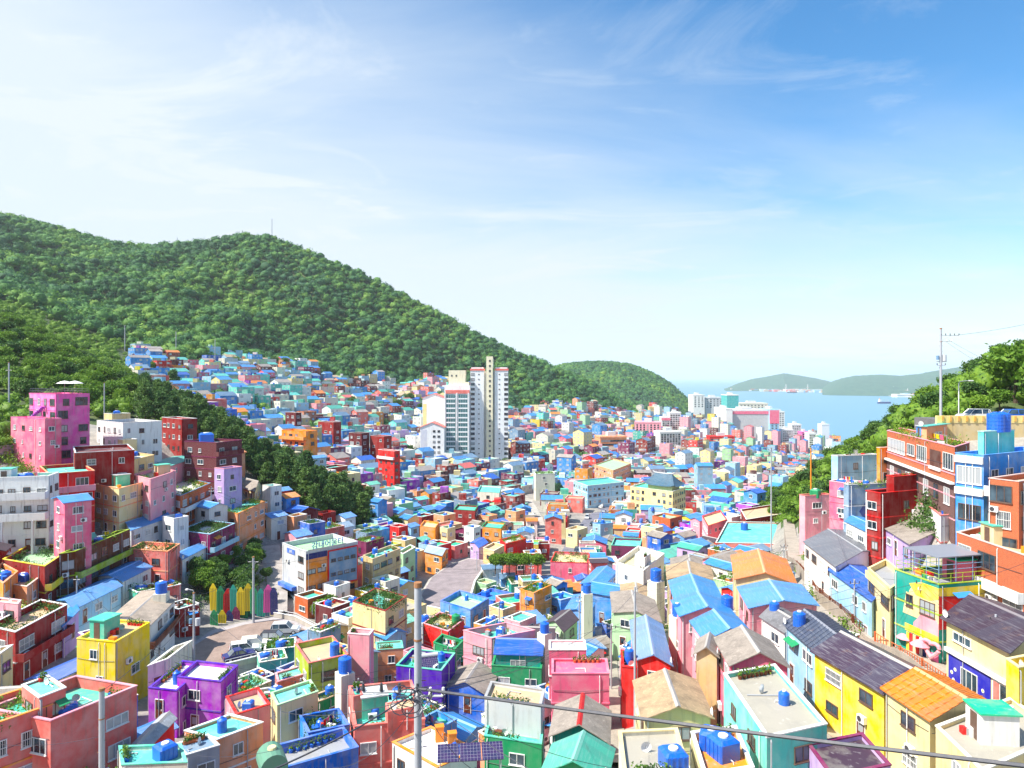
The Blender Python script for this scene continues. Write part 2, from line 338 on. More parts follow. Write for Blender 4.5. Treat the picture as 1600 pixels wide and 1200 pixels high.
def T(X, Y):
    X = np.asarray(X, float); Y = np.asarray(Y, float)
    Yc = np.clip(Y, 12.0, 1699.0); u = np.clip(800 + F*X/Yc, _us[0], _us[-1]-.01); l = np.clip(np.log(Yc), _ls[0], _ls[-1]-1e-6)
    fi = (u-_us[0])/(_us[1]-_us[0]); fj = (l-_ls[0])/(_ls[1]-_ls[0]); i = fi.astype(int); j = fj.astype(int)
    i = np.minimum(i, len(_us)-2); j = np.minimum(j, len(_ls)-2); a = fi-i; b = fj-j
    z = (_G[i,j]*(1-a)*(1-b) + _G[i+1,j]*a*(1-b) + _G[i,j+1]*(1-a)*b + _G[i+1,j+1]*a*b)
    return z
_T0 = T
def T(X, Y):
    X = np.asarray(X, float); Y = np.asarray(Y, float); z = _T0(X, Y)
    w = np.clip((Y-540)/140, 0, 1)*np.clip((1010-Y)/160, .08, 1)*np.clip((150-X)/200, 0, 1)
    return z + w*(9*np.sin(X*.024+.006*Y+1.5*np.sin(Y*.008)) + 5.5*np.sin(X*.055-.012*Y+1.1) + 3.5*np.sin(X*.09+Y*.021))
def Tz(x, y): return float(T(x, y))
_DS = np.exp(np.linspace(math.log(16), math.log(1690), 2600))
def ray(px, py, h=0.0, dmin=16.0, dmax=1690.0):
    """depth at which the sight line through a pixel is h metres above the ground"""
    d = _DS[(_DS >= dmin) & (_DS <= dmax)]
    diff = (HY-py)/F*d - T((px-800)/F*d, d) - h
    k = np.nonzero((diff[1:] <= 0) & (diff[:-1] > 0))[0] + 1
    return float(d[k[0]]) if len(k) else None
def P(px, py, D): return ((px-800)/F*D, D, (HY-py)/F*D)
def Pz(px, py, z):
    D = z*F/(HY-py); return ((px-800)/F*D, D, z)
# ---------------------------------------------------------------- ground, sea, far hills
def ground_mat():
    m, t, b = newmat('ground'); v = coords(t, (1,1,1), True)
    a = noise(t, v, .25, 6, .65); a2 = noise(t, v, 1.7, 5, .6); vc = t.nodes.new('ShaderNodeVertexColor'); vc.layer_name = 'Col'
    s_ = t.nodes.new('ShaderNodeSeparateColor'); t.links.new(vc.outputs[0], s_.inputs[0])
    con = mixc(t, ramp(t, a, .35, .65), (.36,.33,.29), (.20,.19,.18)); con = mixc(t, ramp(t, a2, .5, .75), con, (.46,.42,.36))
    gr = mixc(t, ramp(t, a, .35, .65), (.035,.07,.02), (.10,.13,.04))
    t.links.new(mixc(t, s_.outputs[0], con, gr), b.inputs['Base Color']); b.inputs['Roughness'].default_value = .95
    bump(t, b, a2, .3, .1); return m
def near_wood(u, d):      # wooded ground: 1 inside
    if u < 212 - max(0, (d-250))*.05 and 186 < d < 520: return 1
    if (u < 62 and 141 < d < 190) or (u < 215 and 172 < d < 190): return 1
    if d > 505 and u < 330: return 1
    if d > np.interp(u, [300,400,500,600,700,800,900,980], [540,600,660,720,760,800,880,970]) and u < 1000: return 1
    if spur(u, d): return 1
    if rightwood(u, d): return 1
    return 0
def spur(u, d): return 225 < u < 578 and np.interp(u, [225,300,400,500,575], [188,192,186,180,196]) < d < np.interp(u, [225,300,400,500,575], [238,226,214,206,222])
def rightwood(u, d): return u > 1180 and np.interp(u, [1180,1250,1330,1400,1480,1600,1700], [232,158,140,118,110,108,108]) < d < np.interp(u, [1180,1250,1330,1400,1480,1600], [330,285,250,215,205,215])
us = np.concatenate([np.arange(-700, -40, 45), np.arange(-40, 1660, 9), np.arange(1660, 2300, 45)])
ds = np.concatenate([[3, 6, 9], np.exp(np.linspace(math.log(12), math.log(1690), 250))])
UU, DD = np.meshgrid(us, ds, indexing='ij'); XX = (UU-800)/F*DD; ZZ = T(XX, DD)
ZZ = np.where(DD < 12, -1.8 - (DD/12.0)*(-1.8 - T((UU-800)/F*12, 12+0*DD)), ZZ)
ZZ = ZZ + np.where(DD > 130, 0.3*np.sin(XX*.21)*np.cos(DD*.17), 0)
V = np.stack([XX.ravel(), DD.ravel(), ZZ.ravel()], 1); nu, ndd = UU.shape
I = np.arange(nu*ndd).reshape(nu, ndd)
Q = np.stack([I[:-1,:-1].ravel(), I[1:,:-1].ravel(), I[1:,1:].ravel(), I[:-1,1:].ravel()], 1)
gw = np.array([[near_wood(us[i]+4, ds[j]) for j in range(ndd-1)] for i in range(nu-1)], float).ravel()
me = rawmesh('ground', V, Q, ground_mat(), np.stack([gw, gw*0, gw*0], 1), True)
g = bpy.data.objects.new('ground', me); COL.objects.link(g); setp(g, kind='structure')
# the slope the photographer stands on, behind and beside the camera
mb = MB(); mb.poly([(-400,3,-1.8),(-400,-300,-1.8),(400,-300,-1.8),(400,3,-1.8)], ground_mat(), (0,0,0,1)); o = mb.obj('lookout_ground'); setp(o, kind='structure')

m, t, b = newmat('sea_water'); b.inputs['Base Color'].default_value = (.12,.27,.36,1); b.inputs['Roughness'].default_value = .35
bump(t, b, noise(t, coords(t, (.02,.05,.05), True), 1.0, 6, .7), .35, 1.5)
mb = MB(); mb.poly([(-40000,700,SEA),(40000,700,SEA),(40000,60000,SEA),(-40000,60000,SEA)], m); o = mb.obj('sea'); setp(o, kind='structure')

def hill(name, pts, D0, depth, mat, jit=6.0, nseg=160, skew=0):
    """wooded hill: ridge profile (px, py) at distance D0 with a real front and back slope"""
    xs = np.linspace(pts[0][0], pts[-1][0], nseg); ys = np.interp(xs, [p[0] for p in pts], [p[1] for p in pts])
    rows = 26; Vv = []
    rg = np.random.default_rng(int(D0))
    for j in range(rows):
        s = j/(rows-1)*2-1; prof = (1-abs(s)**1.5)
        for i in range(nseg):
            D = D0 + skew*(xs[i]-pts[0][0]); top = (HY-ys[i])/F*D
            Dj = D + s*depth; x = (xs[i]-800)/F*D + (Dj-D)*(xs[i]-800)/F
            z = SEA - 3 + (top-SEA+3)*prof + rg.uniform(-jit, jit)*(0 < j < rows-1)
            Vv.append((x, Dj, z))
    I = np.arange(rows*nseg).reshape(rows, nseg)
    Q = np.stack([I[:-1,:-1].ravel(), I[:-1,1:].ravel(), I[1:,1:].ravel(), I[1:,:-1].ravel()], 1)
    o = bpy.data.objects.new(name, rawmesh(name, np.array(Vv), Q, mat, None, True)); COL.objects.link(o); setp(o, kind='structure'); return o
hm, t, b = newmat('distant_woods'); v = coords(t, (1,1,1), True); a = noise(t, v, .02, 6, .7)
t.links.new(mixc(t, ramp(t, a, .3, .7), (.03,.085,.06), (.08,.15,.09)), b.inputs['Base Color']); b.inputs['Roughness'].default_value = 1; bump(t, b, a, .8, 8)
HILL2 = [(700,600),(850,580),(895,570),(940,568),(985,573),(1015,584),(1045,602),(1065,620),(1085,637),(1110,645),(1128,654)]
hill('far_hill', HILL2, 1900, 500, hm, 3)
hill('far_island', [(1130,609),(1150,600),(1175,592),(1200,588),(1225,583),(1245,586),(1275,591),(1300,597),(1330,606)], 6500, 900, hm, 2)
hill('far_island_ridge', [(1285,606),(1300,596),(1315,591),(1335,587),(1375,585),(1405,587),(1435,584),(1462,579),(1495,574),(1530,570),(1600,560),(1700,552)], 5600, 1300, hm, 2, skew=-2.0)
hill('far_headland', [(980,607),(1020,603),(1080,600),(1120,602),(1140,606)], 14000, 1800, hm, 2)

# ---------------------------------------------------------------- woods read as one mass: thousands of crowns in one mesh
def ico():
    p = (1+5**.5)/2; v = np.array([(-1,p,0),(1,p,0),(-1,-p,0),(1,-p,0),(0,-1,p),(0,1,p),(0,-1,-p),(0,1,-p),(p,0,-1),(p,0,1),(-p,0,-1),(-p,0,1)], float)
    f = [(0,11,5),(0,5,1),(0,1,7),(0,7,10),(0,10,11),(1,5,9),(5,11,4),(11,10,2),(10,7,6),(7,1,8),(3,9,4),(3,4,2),(3,2,6),(3,6,8),(3,8,9),(4,9,5),(2,4,11),(6,2,10),(8,6,7),(9,8,1)]
    v /= np.linalg.norm(v[0]); v = list(map(tuple, v)); cache = {}
    def mid(a, b):
        k = (min(a,b), max(a,b))
        if k not in cache:
            q = (np.array(v[a])+np.array(v[b]))/2; q /= np.linalg.norm(q); cache[k] = len(v); v.append(tuple(q))
        return cache[k]
    nf = []
    for a, b_, c in f:
        x, y, z = mid(a,b_), mid(b_,c), mid(c,a); nf += [(a,x,z),(b_,y,x),(c,z,y),(x,y,z)]
    return np.array(v), np.array(nf)
IV, IF = ico()
def canopy(name, pos, rad, mat, label, cards=46, cs=1.0):
    n = len(pos); colr = None
    if mat is LEAF_ATTR:
        lo = np.sin(pos[:,0]*.011+1.3*np.sin(pos[:,1]*.013))*np.cos(pos[:,1]*.016+np.sin(pos[:,0]*.02)); k = np.clip(.5+.32*lo+RNG.normal(size=n)*.24, 0, 1)[:,None]
        pal = np.array([(.016,.085,.055),(.040,.155,.060),(.10,.26,.06),(.22,.38,.06)]); idx = k*3; i0 = np.minimum(idx.astype(int), 2); fr = idx-i0
        colr = pal[i0[:,0]]*(1-fr)+pal[i0[:,0]+1]*fr; allv = []; allf = []
    V0 = IV[None]*rad[:,None,None]*.9*(np.array([1,1,.82])*RNG.uniform(.75,1.3,(n,1,3)))*RNG.uniform(.6,1.2,(n,len(IV),1)) + pos[:,None,:]
    F0 = IF[None] + (np.arange(n)*len(IV))[:,None,None]
    V0 = V0.reshape(-1,3); F0 = F0.reshape(-1,3)
    d = RNG.normal(size=(n,cards,3)); d[...,2] = np.abs(d[...,2])*.9 - .15; d /= np.linalg.norm(d, axis=2, keepdims=True)
    c = pos[:,None,:] + d*rad[:,None,None]*np.array([1,1,.85])*RNG.uniform(.86,1.22,(n,cards,1))
    a = RNG.normal(size=(n,cards,3)); a /= np.linalg.norm(a, axis=2, keepdims=True)
    b2 = np.cross(a, d + .6*RNG.normal(size=d.shape)); b2 /= np.linalg.norm(b2, axis=2, keepdims=True)+1e-6
    s = (RNG.uniform(.5,1.1,(n,cards,1))*cs)
    V1 = np.stack([c+a*s, c+b2*s, c-a*s*.8-b2*s*.4], 2).reshape(-1,3)
    F1 = np.arange(len(V1)).reshape(-1,3)+len(V0)
    o = bpy.data.objects.new(name, rawmesh(name, np.concatenate([V0,V1]), np.concatenate([F0,F1]), mat, None if colr is None else np.concatenate([np.repeat(colr, len(IF), 0), np.repeat(colr*1.15, cards, 0)]), False)); COL.objects.link(o)
    setp(o, label=label, cat='woodland', kind='stuff'); return o
pts = []
for D in np.arange(515, 1240, 7.0):
    for x in np.arange(-1000, 190, 7.6):
        xx, dd = x + random.uniform(-4,4), D + random.uniform(-4,4); u = 800+F*xx/dd
        if u < -60 or u > 1010: continue
        z = Tz(xx, dd)
        if z < -66 or dd > 1130: continue
        if dd > 505 and near_wood(u, dd): pts.append((xx, dd, z+3.4))
pts = np.array(pts)
print('hill crowns', len(pts))
rad = 2.6+4.6*RNG.uniform(0, 1, len(pts))**2.2; pts[:,2] += (rad-4)*.7
canopy('mountain_forest', pts, rad, LEAF_ATTR, 'dense green forest of rounded crowns covering the big mountain on the left', 42, 1.4)
# hill behind the town's end
pts = []
for i in range(5200):
    u = random.uniform(850, 1130); s = random.uniform(-1, .12); top = np.interp(u, [p[0] for p in HILL2], [p[1] for p in HILL2])
    ztop = (HY-top)/F*1900; D = 1900+s*500; z = SEA-3+(ztop-SEA+3)*(1-abs(s)**1.5)
    if z > SEA: pts.append(((u-800)/F*D, D, z+2))
pts = np.array(pts); canopy('far_hill_forest', pts, RNG.uniform(5, 10, len(pts)), LEAF_ATTR, 'bluish forest on the smaller rounded hill beyond the big mountain', 10, 2.4)

# ---------------------------------------------------------------- trees one can tell apart
def crown_mesh(name, mat, kind, seed, n=130, per=16, size=.42):
    rg = np.random.default_rng(seed)
    if kind == 'round':
        d = rg.normal(size=(n,3)); d /= np.linalg.norm(d, axis=1, keepdims=True); d[:,2] = d[:,2]*.8
        lob = rg.normal(size=(5,3)); lob /= np.linalg.norm(lob, axis=1, keepdims=True)
        r = .62+.5*np.clip((d@lob.T).max(1), 0, 1)**3
        c = d*(r*rg.uniform(.55,1.0,n)**.6)[:,None]*np.array([2.9,2.9,2.6]) + np.array([0,0,4.6])
    else:   # pine: open tiers of foliage on level limbs
        c = []
        for k in range(n):
            tt = rg.uniform(0,1)**.8; tier = round(tt*7)/7; z = 2.6+tier*6.4+rg.normal()*.22; rr = (1-tier*.78)*3.0*(.7+.5*abs(math.sin(tier*9+seed)))*rg.uniform(.25,1)**.5; a = rg.uniform(0,2*pi)
            c.append((rr*cos(a), rr*sin(a), z))
        c = np.array(c)
    k = n*per; cen = np.repeat(c, per, 0) + rg.normal(size=(k,3))*np.array([.42,.42,.26 if kind != 'round' else .38])
    a = rg.normal(size=(k,3)); a /= np.linalg.norm(a, axis=1, keepdims=True); b_ = np.cross(a, rg.normal(size=(k,3))); b_ /= np.linalg.norm(b_, axis=1, keepdims=True)
    s = rg.uniform(.55,1.0,(k,1))*size
    V1 = np.stack([cen-a*s, cen+b_*s*.55, cen+a*s, cen-b_*s*.55], 1).reshape(-1,3)
    return rawmesh(name, V1, np.arange(len(V1)).reshape(-1,4), mat, None, False)
def trunk_mesh(kind, seed):
    mb = MB(); rg = random.Random(seed); h = 4.6 if kind == 'round' else 8.4
    p = [(0,0,-1.0)]; x = y = 0
    for i in range(1, 6):
        x += rg.uniform(-.16,.16); y += rg.uniform(-.16,.16); p.append((x, y, h*i/5))
    mb.tube(p, .24, BARK, 7, r1=.07)
    for i in range(6 if kind == 'round' else 9):
        z = h*(.45+.5*i/8); a = rg.uniform(0, 6.28); l = rg.uniform(1.2,2.2)
        q = p[min(5, int(z/h*5))]
        mb.tube([(q[0],q[1],z),(q[0]+cos(a)*l*.5,q[1]+sin(a)*l*.5,z+.4),(q[0]+cos(a)*l,q[1]+sin(a)*l,z+.6)], .08, BARK, 5, r1=.025)
    return mb.mesh('trunk')
TREES = {}
for nm, mt, kd, cnt in (('dark', LEAF_DARK, 'round', 4), ('bright', LEAF_BRIGHT, 'round', 4), ('pine', LEAF_PINE, 'pine', 5)):
    TREES[nm] = [(crown_mesh('crown', mt, kd, 31*i+len(nm), 150 if kd == 'round' else 170), trunk_mesh(kd, i)) for i in range(cnt)]
def tree(x, y, s, sort, label, group=None, name=None, zoff=0):
    cm, tm = random.choice(TREES[sort])
    o = empty(name or ('pine_tree' if sort == 'pine' else 'broadleaf_tree'), (x, y, Tz(x, y)+zoff), random.uniform(0, 6.28)); o.scale = (s*random.uniform(.88,1.15), s*random.uniform(.88,1.15), s)
    child('crown', cm, o); child('trunk', tm, o); return setp(o, label, 'tree', group)
placed = []
def scatter(fn, us_, dsr, step, n, sort, size, label, group):
    k = 0; tries = 0
    while k < n and tries < n*60:
        tries += 1; d = random.uniform(*dsr)
        if random.random() > (d/dsr[1])**1.0: continue
        u = random.uniform(*us_); x = (u-800)/F*d
        if not fn(u, d): continue
        if any((x-a)**2+(d-b_)**2 < step*step for a, b_ in placed): continue
        placed.append((x, d)); so_ = sort() if callable(sort) else sort
        tree(x, d, random.uniform(*size), so_, label[so_] if isinstance(label, dict) else label, group[so_] if isinstance(group, dict) else group); k += 1
    print('trees', k, us_)
scatter(lambda u, d: u < 214 and d > 186 and not (u > 150 and d < 200), (-60, 214), (186, 330), 5.6, 120, lambda: 'bright' if random.random() < .68 else 'dark', (.75, 1.15),
        {'dark': 'dark leafy tree in the wood behind the hot pink building', 'bright': 'sunlit yellow-green tree in the wood behind the hot pink building'}, {'dark': 'dark trees of the left wood', 'bright': 'bright trees of the left wood'})
scatter(spur, (225, 580), (175, 240), 3.6, 105, 'pine', (.72, 1.1), 'dark green pine on the wooded spur running down through the village', 'pines on the wooded spur')
SPURPTS = list(placed[120:])
scatter(rightwood, (1180, 1690), (108, 330), 4.2, 170, lambda: 'bright' if random.random() < .5 else 'dark', (.55, .88),
        {'dark': 'dark leafy tree on the wooded slope at the right above the sea', 'bright': 'light green tree on the wooded slope at the right above the sea'}, {'dark': 'dark trees of the right slope', 'bright': 'light trees of the right slope'})
pts = []      # lower growth between the separate trees
for _ in range(9000):
    u, d = random.uniform(-60, 1690), random.uniform(108, 510)
    if random.random() > d/330: continue
    if not (rightwood(u, d) or (u < 214 and near_wood(u, d)) or (spur(u, d) and random.random() < .5)): continue
    x = (u-800)/F*d
    if random.random() < .75: pts.append((x, d, Tz(x, d)+.9))
pts = np.array(pts); rr = RNG.uniform(1.3, 2.7, len(pts)); pts[:,2] += rr*.6
canopy('undergrowth', pts, rr, LEAF_BRIGHT, 'lower leafy growth filling the wooded slopes between the taller trees', 60, .5)
for u, d, s, so_, lab in ((1588,118,1.55,'bright','big bright leafy tree at the right edge behind the blue car'), (1640,112,1.6,'bright','tall leafy tree cut by the right edge of the photo')):
    tree((u-800)/F*d, d, s, so_, lab)
# ---------------------------------------------------------------- house kit
FOOT = []       # footprints (world polygons) with names, for placing the rest of the town
FRAME_W = plain(C['white'], .5, 'window_frame'); FRAME_B = plain((.12,.07,.05), .5, 'window_frame'); GL = glassm()
WM = {}
def win_mesh(w, h, style='w', simple=False):
    k = (round(w,1), round(h,1), style, simple)
    if k in WM: return WM[k]
    w, h = k[0], k[1]; fr = FRAME_B if style in 'bd' else FRAME_W
    mb = MB(); t = .07; w2 = w/2
    if style == 'd':
        mb.box(-w2, w2, -.05, .01, 0, h, plain(C['brown'], .6, 'door')); mb.box(-w2-.06, -w2, -.09, .01, 0, h+.06, FRAME_W); mb.box(w2, w2+.06, -.09, .01, 0, h+.06, FRAME_W); mb.box(-w2, w2, -.09, .01, h, h+.06, FRAME_W)
        if not simple: mb.box(-w2+.15, w2-.15, -.065, -.05, h*.5, h*.88, GL); mb.box(w2-.2, w2-.12, -.1, -.05, h*.42, h*.5, FRAME_W)
        WM[k] = (mb.mesh('door'), None); return WM[k]
    mb.box(-w2, w2, -.08, .01, 0, t, fr); mb.box(-w2, w2, -.08, .01, h-t, h, fr)
    mb.box(-w2, -w2+t, -.08, .01, t, h-t, fr); mb.box(w2-t, w2, -.08, .01, t, h-t, fr)
    npane = max(2, int(round(w/.75)))
    for i in range(1, npane):
        x = -w2 + w*i/npane; mb.box(x-.03, x+.03, -.065, .01, t, h-t, fr)
    mb.box(-w2-.06, w2+.06, -.14, -.001, -.07, 0, fr)
    if style == 'g':
        for i in range(int(w/.16)): x = -w2+.1+i*.16; mb.box(x-.015, x+.015, -.13, -.10, .02, h-.02, fr)
        mb.box(-w2, w2, -.13, -.08, h*.5-.02, h*.5+.02, fr); mb.box(-w2, w2, -.13, -.07, h-.03, h+.02, fr)
    if simple: mb.box(-w2+t, w2-t, -.03, .01, t, h-t, GL); WM[k] = (mb.mesh('window'), None)
    else:
        g_ = MB(); g_.box(-w2+t, w2-t, -.03, .008, t, h-t, GL)
        WM[k] = (mb.mesh('window'), g_.mesh('glass'))
    return WM[k]
def add_window(par, p, q, t, z, w, h, style, simple, name=None):
    """window centred at fraction t of wall p-q (outward side to the right of p->q)"""
    dx, dy = q[0]-p[0], q[1]-p[1]; l = hypot(dx, dy); a = atan2(dy, dx); nx, ny = dy/l, -dx/l
    fm, gm = win_mesh(w, h, style, simple)
    o = child(name or ('door' if style == 'd' else 'window'), fm, par, (p[0]+dx*t+nx*.012, p[1]+dy*t+ny*.012, z), a)
    if gm: child('glass', gm, o)
    return o
def offset(poly, d):
    n = len(poly); out_ = []
    for i in range(n):
        p0, p1, p2 = Vector(poly[i-1]), Vector(poly[i]), Vector(poly[(i+1) % n])
        e1 = (p1-p0).normalized(); e2 = (p2-p1).normalized(); n1 = Vector((-e1.y, e1.x)); n2 = Vector((-e2.y, e2.x))
        k = (n1+n2); k = k/max(.25, k.length_squared)*2
        out_.append(tuple(p1 + k*d))
    return out_
def area(q): return .5*sum(q[i][0]*q[(i+1)%len(q)][1]-q[(i+1)%len(q)][0]*q[i][1] for i in range(len(q)))
HO = {}   # built houses by key
class House: pass
def house(key_, label, q, z0, wall, roofc, kind='flat', ridge=0, rh=None, h=6.0, par=.55, trim=None, win=True, simple=False, clut=True, group=None, name=None, cat='house',
          wallm=None, base=None, bands=False, wstyle=None, balcony=None, density=1.0, garden=0, seams=False, sides=None, over=.32, doors=True, railing=None, wh=None, skip_foot=False, capstrip=None, winsize=None, hostz=None):
    q = [tuple(p[:2]) for p in q]
    if area(q) < 0:
        q = q[::-1]
        if kind == 'shed': q = q[2:] + q[:2]
    if kind == 'gable' and ridge: q = q[1:] + q[:1]
    cx, cy = sum(p[0] for p in q)/4, sum(p[1] for p in q)/4
    ang = atan2(q[1][1]-q[0][1], q[1][0]-q[0][0])
    gz = base if base is not None else min(Tz(*p) for p in q) - 0.6
    gz = min(gz, z0-2.0)
    root = empty(name or {'flat': 'flat_roofed_house', 'gable': 'gabled_house', 'shed': 'lean_to_house'}[kind], (cx, cy, gz), ang)
    setp(root, label, cat, group)
    ca, sa = cos(-ang), sin(-ang)
    lq = [((x-cx)*ca-(y-cy)*sa, (x-cx)*sa+(y-cy)*ca) for x, y in q]
    H = z0 - gz; wm = wallm or plaster(wall); tm = plaster(trim) if trim else None
    hs_ = House(); hs_.root = root; hs_.q = q; hs_.lq = lq; hs_.z0 = z0; hs_.gz = gz; hs_.ang = ang; hs_.label = label; hs_.c = (cx, cy); hs_.deck = z0-par; hs_.H = H
    mb = MB()
    if kind == 'flat':
        inn = offset(lq, .17); hs_.inn = inn
        mb.prism(lq, 0, H, wm, top=False)
        n = len(lq)
        for i in range(n):
            j = (i+1) % n
            mb.poly([(*lq[i],H),(*lq[j],H),(*inn[j],H),(*inn[i],H)], wm)
            mb.poly([(*inn[j],H-par),(*inn[i],H-par),(*inn[i],H),(*inn[j],H)], wm)
        mb.obj('wall', root)
        rb = MB(); rb.prism(offset(lq, .165), H-par-.15, H-par, deck(roofc)); rb.obj('roof', root)
        if par > .1:
            cb = MB(); cb.ring(offset(lq, -.05), offset(lq, .22), H+.003, H+.09, tm or plaster(tuple(.5*x+.42 for x in wall))); cb.obj('coping', root)
        if bands or (not simple and H > 5 and random.random() < .5):
            bb = MB(); z = H-par-2.9
            while z > 1.2: bb.ring(offset(lq, -.07), offset(lq, .02), z, z+.16, tm or wm); z -= 2.8
            if bb.f: bb.obj('floor_band', root)
    else:
        span = hypot(lq[2][0]-lq[1][0], lq[2][1]-lq[1][1]); rh = (rh*.72 if rh is not None else span*.17)
        a0, a1, b1, b0 = lq[0], lq[1], lq[2], lq[3]          # eaves a0-a1 and b0-b1, ridge between
        def lerp(p, r, t): return (p[0]+(r[0]-p[0])*t, p[1]+(r[1]-p[1])*t)
        tr = .5 if kind == 'gable' else 1.0
        r0, r1 = lerp(a0, b0, tr), lerp(a1, b1, tr)
        mb.prism(lq, 0, H, wm, top=False)
        mb.poly([(*a1,H),(*b1,H),(*r1,H+rh)], wm)
        mb.poly([(*b0,H),(*a0,H),(*r0,H+rh)], wm)
        if kind == 'shed': mb.poly([(*b1,H),(*b0,H),(*b0,H+rh),(*b1,H+rh)], wm)
        mb.obj('wall', root)
        rmat = roofc if not isinstance(roofc, tuple) else metal(roofc)
        rb = MB(); k = over/max(1.0, span*tr); ex = over/max(.5, hypot(lq[1][0]-lq[0][0], lq[1][1]-lq[0][1]))
        def P3(s, t, up=0):   # s along the ridge, t across (0 eave a, 1 eave b)
            pa, pb = lerp(a0, a1, s), lerp(b0, b1, s); p = lerp(pa, pb, t)
            hh = rh*(1-abs(t-.5)*2) if kind == 'gable' else rh*t
            return (p[0], p[1], H+hh+.04+up)
        k2 = k*(.5 if kind == 'gable' else 1)
        segs = [(-k2, .5), (.5, 1+k2)] if kind == 'gable' else [(-k2, 1+k2)]
        for t0, t1 in segs:
            tp = [P3(-ex,t0,.09), P3(1+ex,t0,.09), P3(1+ex,t1,.09), P3(-ex,t1,.09)]; bt = [P3(-ex,t0), P3(1+ex,t0), P3(1+ex,t1), P3(-ex,t1)]
            rb.faces(tp+bt, [(0,1,2,3),(7,6,5,4),(0,4,5,1),(1,5,6,2),(2,6,7,3),(3,7,4,0)], rmat)
        if seams:
            n = max(4, int(hypot(lq[1][0]-lq[0][0], lq[1][1]-lq[0][1])/.55))
            for i in range(n+1):
                s = -ex + (1+2*ex)*i/n
                for t0, t1 in segs: rb.bar(P3(s,t0,.11), P3(s,t1,.11), .09, rmat)
        rb.obj('roof', root)
        if kind == 'gable':
            cp = MB(); w_ = .22/max(1, span)
            cp.faces([P3(-ex,.5-w_,.10), P3(1+ex,.5-w_,.10), P3(1+ex,.5,.16), P3(-ex,.5,.16), P3(1+ex,.5+w_,.10), P3(-ex,.5+w_,.10)], [(0,1,2,3),(3,2,4,5)], capstrip or plain(tuple(min(.8, .8*x+.16) for x in (roofc if isinstance(roofc, tuple) else (.30,.27,.24))), .5, 'ridge_capping'))
            cp.obj('ridge_cap', root)
        fb = MB(); fm = tm or plaster(tuple(.5*x+.42 for x in wall))
        for pa, pb, s in ((0, 1, -1), (2, 3, 1)):
            pass
        hs_.inn = lq
    # windows and doors on the walls one can see
    cam_l = lambda i: None
    n = 4
    for i in range(n):
        p, r = lq[i], lq[(i+1) % n]; wp, wr = q[i], q[(i+1) % n]
        l = hypot(r[0]-p[0], r[1]-p[1]); nx, ny = wr[1]-wp[1], -(wr[0]-wp[0]); mx, my = (wp[0]+wr[0])/2, (wp[1]+wr[1])/2
        facing = -(nx*mx+ny*my)/(l*hypot(mx, my))
        if not win or facing < .06 or l < 1.8: continue
        if sides is not None and i not in sides: continue
        gr = Tz(mx, my) - gz if base is None else 0
        top = H - (par if kind == 'flat' else 0) - .35
        zf = top - 2.25; storey = 0
        ww0, hh0 = winsize or ((1.5, 1.15) if not simple else (1.3, 1.1))
        nc = max(1, int(l/(2.9/density)))
        while zf > gr - .6:
            low = zf - 2.7 <= gr - .6
            for c_ in range(nc):
                t_ = (c_+.5+random.uniform(-.12,.12))/nc
                if random.random() < .12: continue
                st = wstyle or ('w' if random.random() < .7 else 'b')
                if not simple and random.random() < .22: st = 'g'
                if low and doors and random.random() < (.35 if nc > 1 else .25): add_window(root, p, r, t_, zf-.1+.0, .95, 2.0, 'd', simple)
                else:
                    ww = min(random.choice((ww0*.65, ww0, ww0, ww0*1.35)), l/nc*.8)
                    hh = hh0*random.choice((.8,1,1)); add_window(root, p, r, t_, zf+.75, max(.5, ww), hh, st, simple)
            zf -= 2.75; storey += 1
    if not skip_foot: FOOT.append((q, key_))
    HO[key_] = hs_
    if clut and kind == 'flat' and not simple: clutter(hs_)
    if garden: roof_garden(hs_, garden)
    if not simple: details(hs_, kind, key_.startswith('fill'))
    if railing: rail_ring(hs_, railing)
    return hs_
def inside_pt(poly, m=.9):
    """random point inside a quad, kept off its edges"""
    a, b_ = random.uniform(.12,.88), random.uniform(.15,.85)
    p = [poly[0][k]*(1-a)+poly[1][k]*a for k in (0,1)]; r = [poly[3][k]*(1-a)+poly[2][k]*a for k in (0,1)]
    return (p[0]*(1-b_)+r[0]*b_, p[1]*(1-b_)+r[1]*b_)
def loc2w(hs_, x, y, z=0):
    c, s = cos(hs_.ang), sin(hs_.ang); return (hs_.c[0]+x*c-y*s, hs_.c[1]+x*s+y*c, hs_.gz+z)
ACW = plain(C['white'], .5, 'casing'); ACD = plain((.05,.05,.06), .5, 'grille'); PIPE = plain((.4,.42,.45), .5, 'pipe')
def ac_mesh():
    if 'ac' in WM: return WM['ac']
    mb = MB(); mb.box(-.42,.42,-.16,.16,.08,.68,ACW); mb.cyl(0,0,0,0,0,0,ACW,3) if False else None
    p = [(-.12+.25*cos(2*pi*i/12), -.165, .38+.25*sin(2*pi*i/12)) for i in range(12)]; mb.poly(p, ACD)
    mb.box(-.4,-.34,-.14,.14,0,.08,ACD); mb.box(.34,.4,-.14,.14,0,.08,ACD); WM['ac'] = mb.mesh('air_conditioner'); return WM['ac']
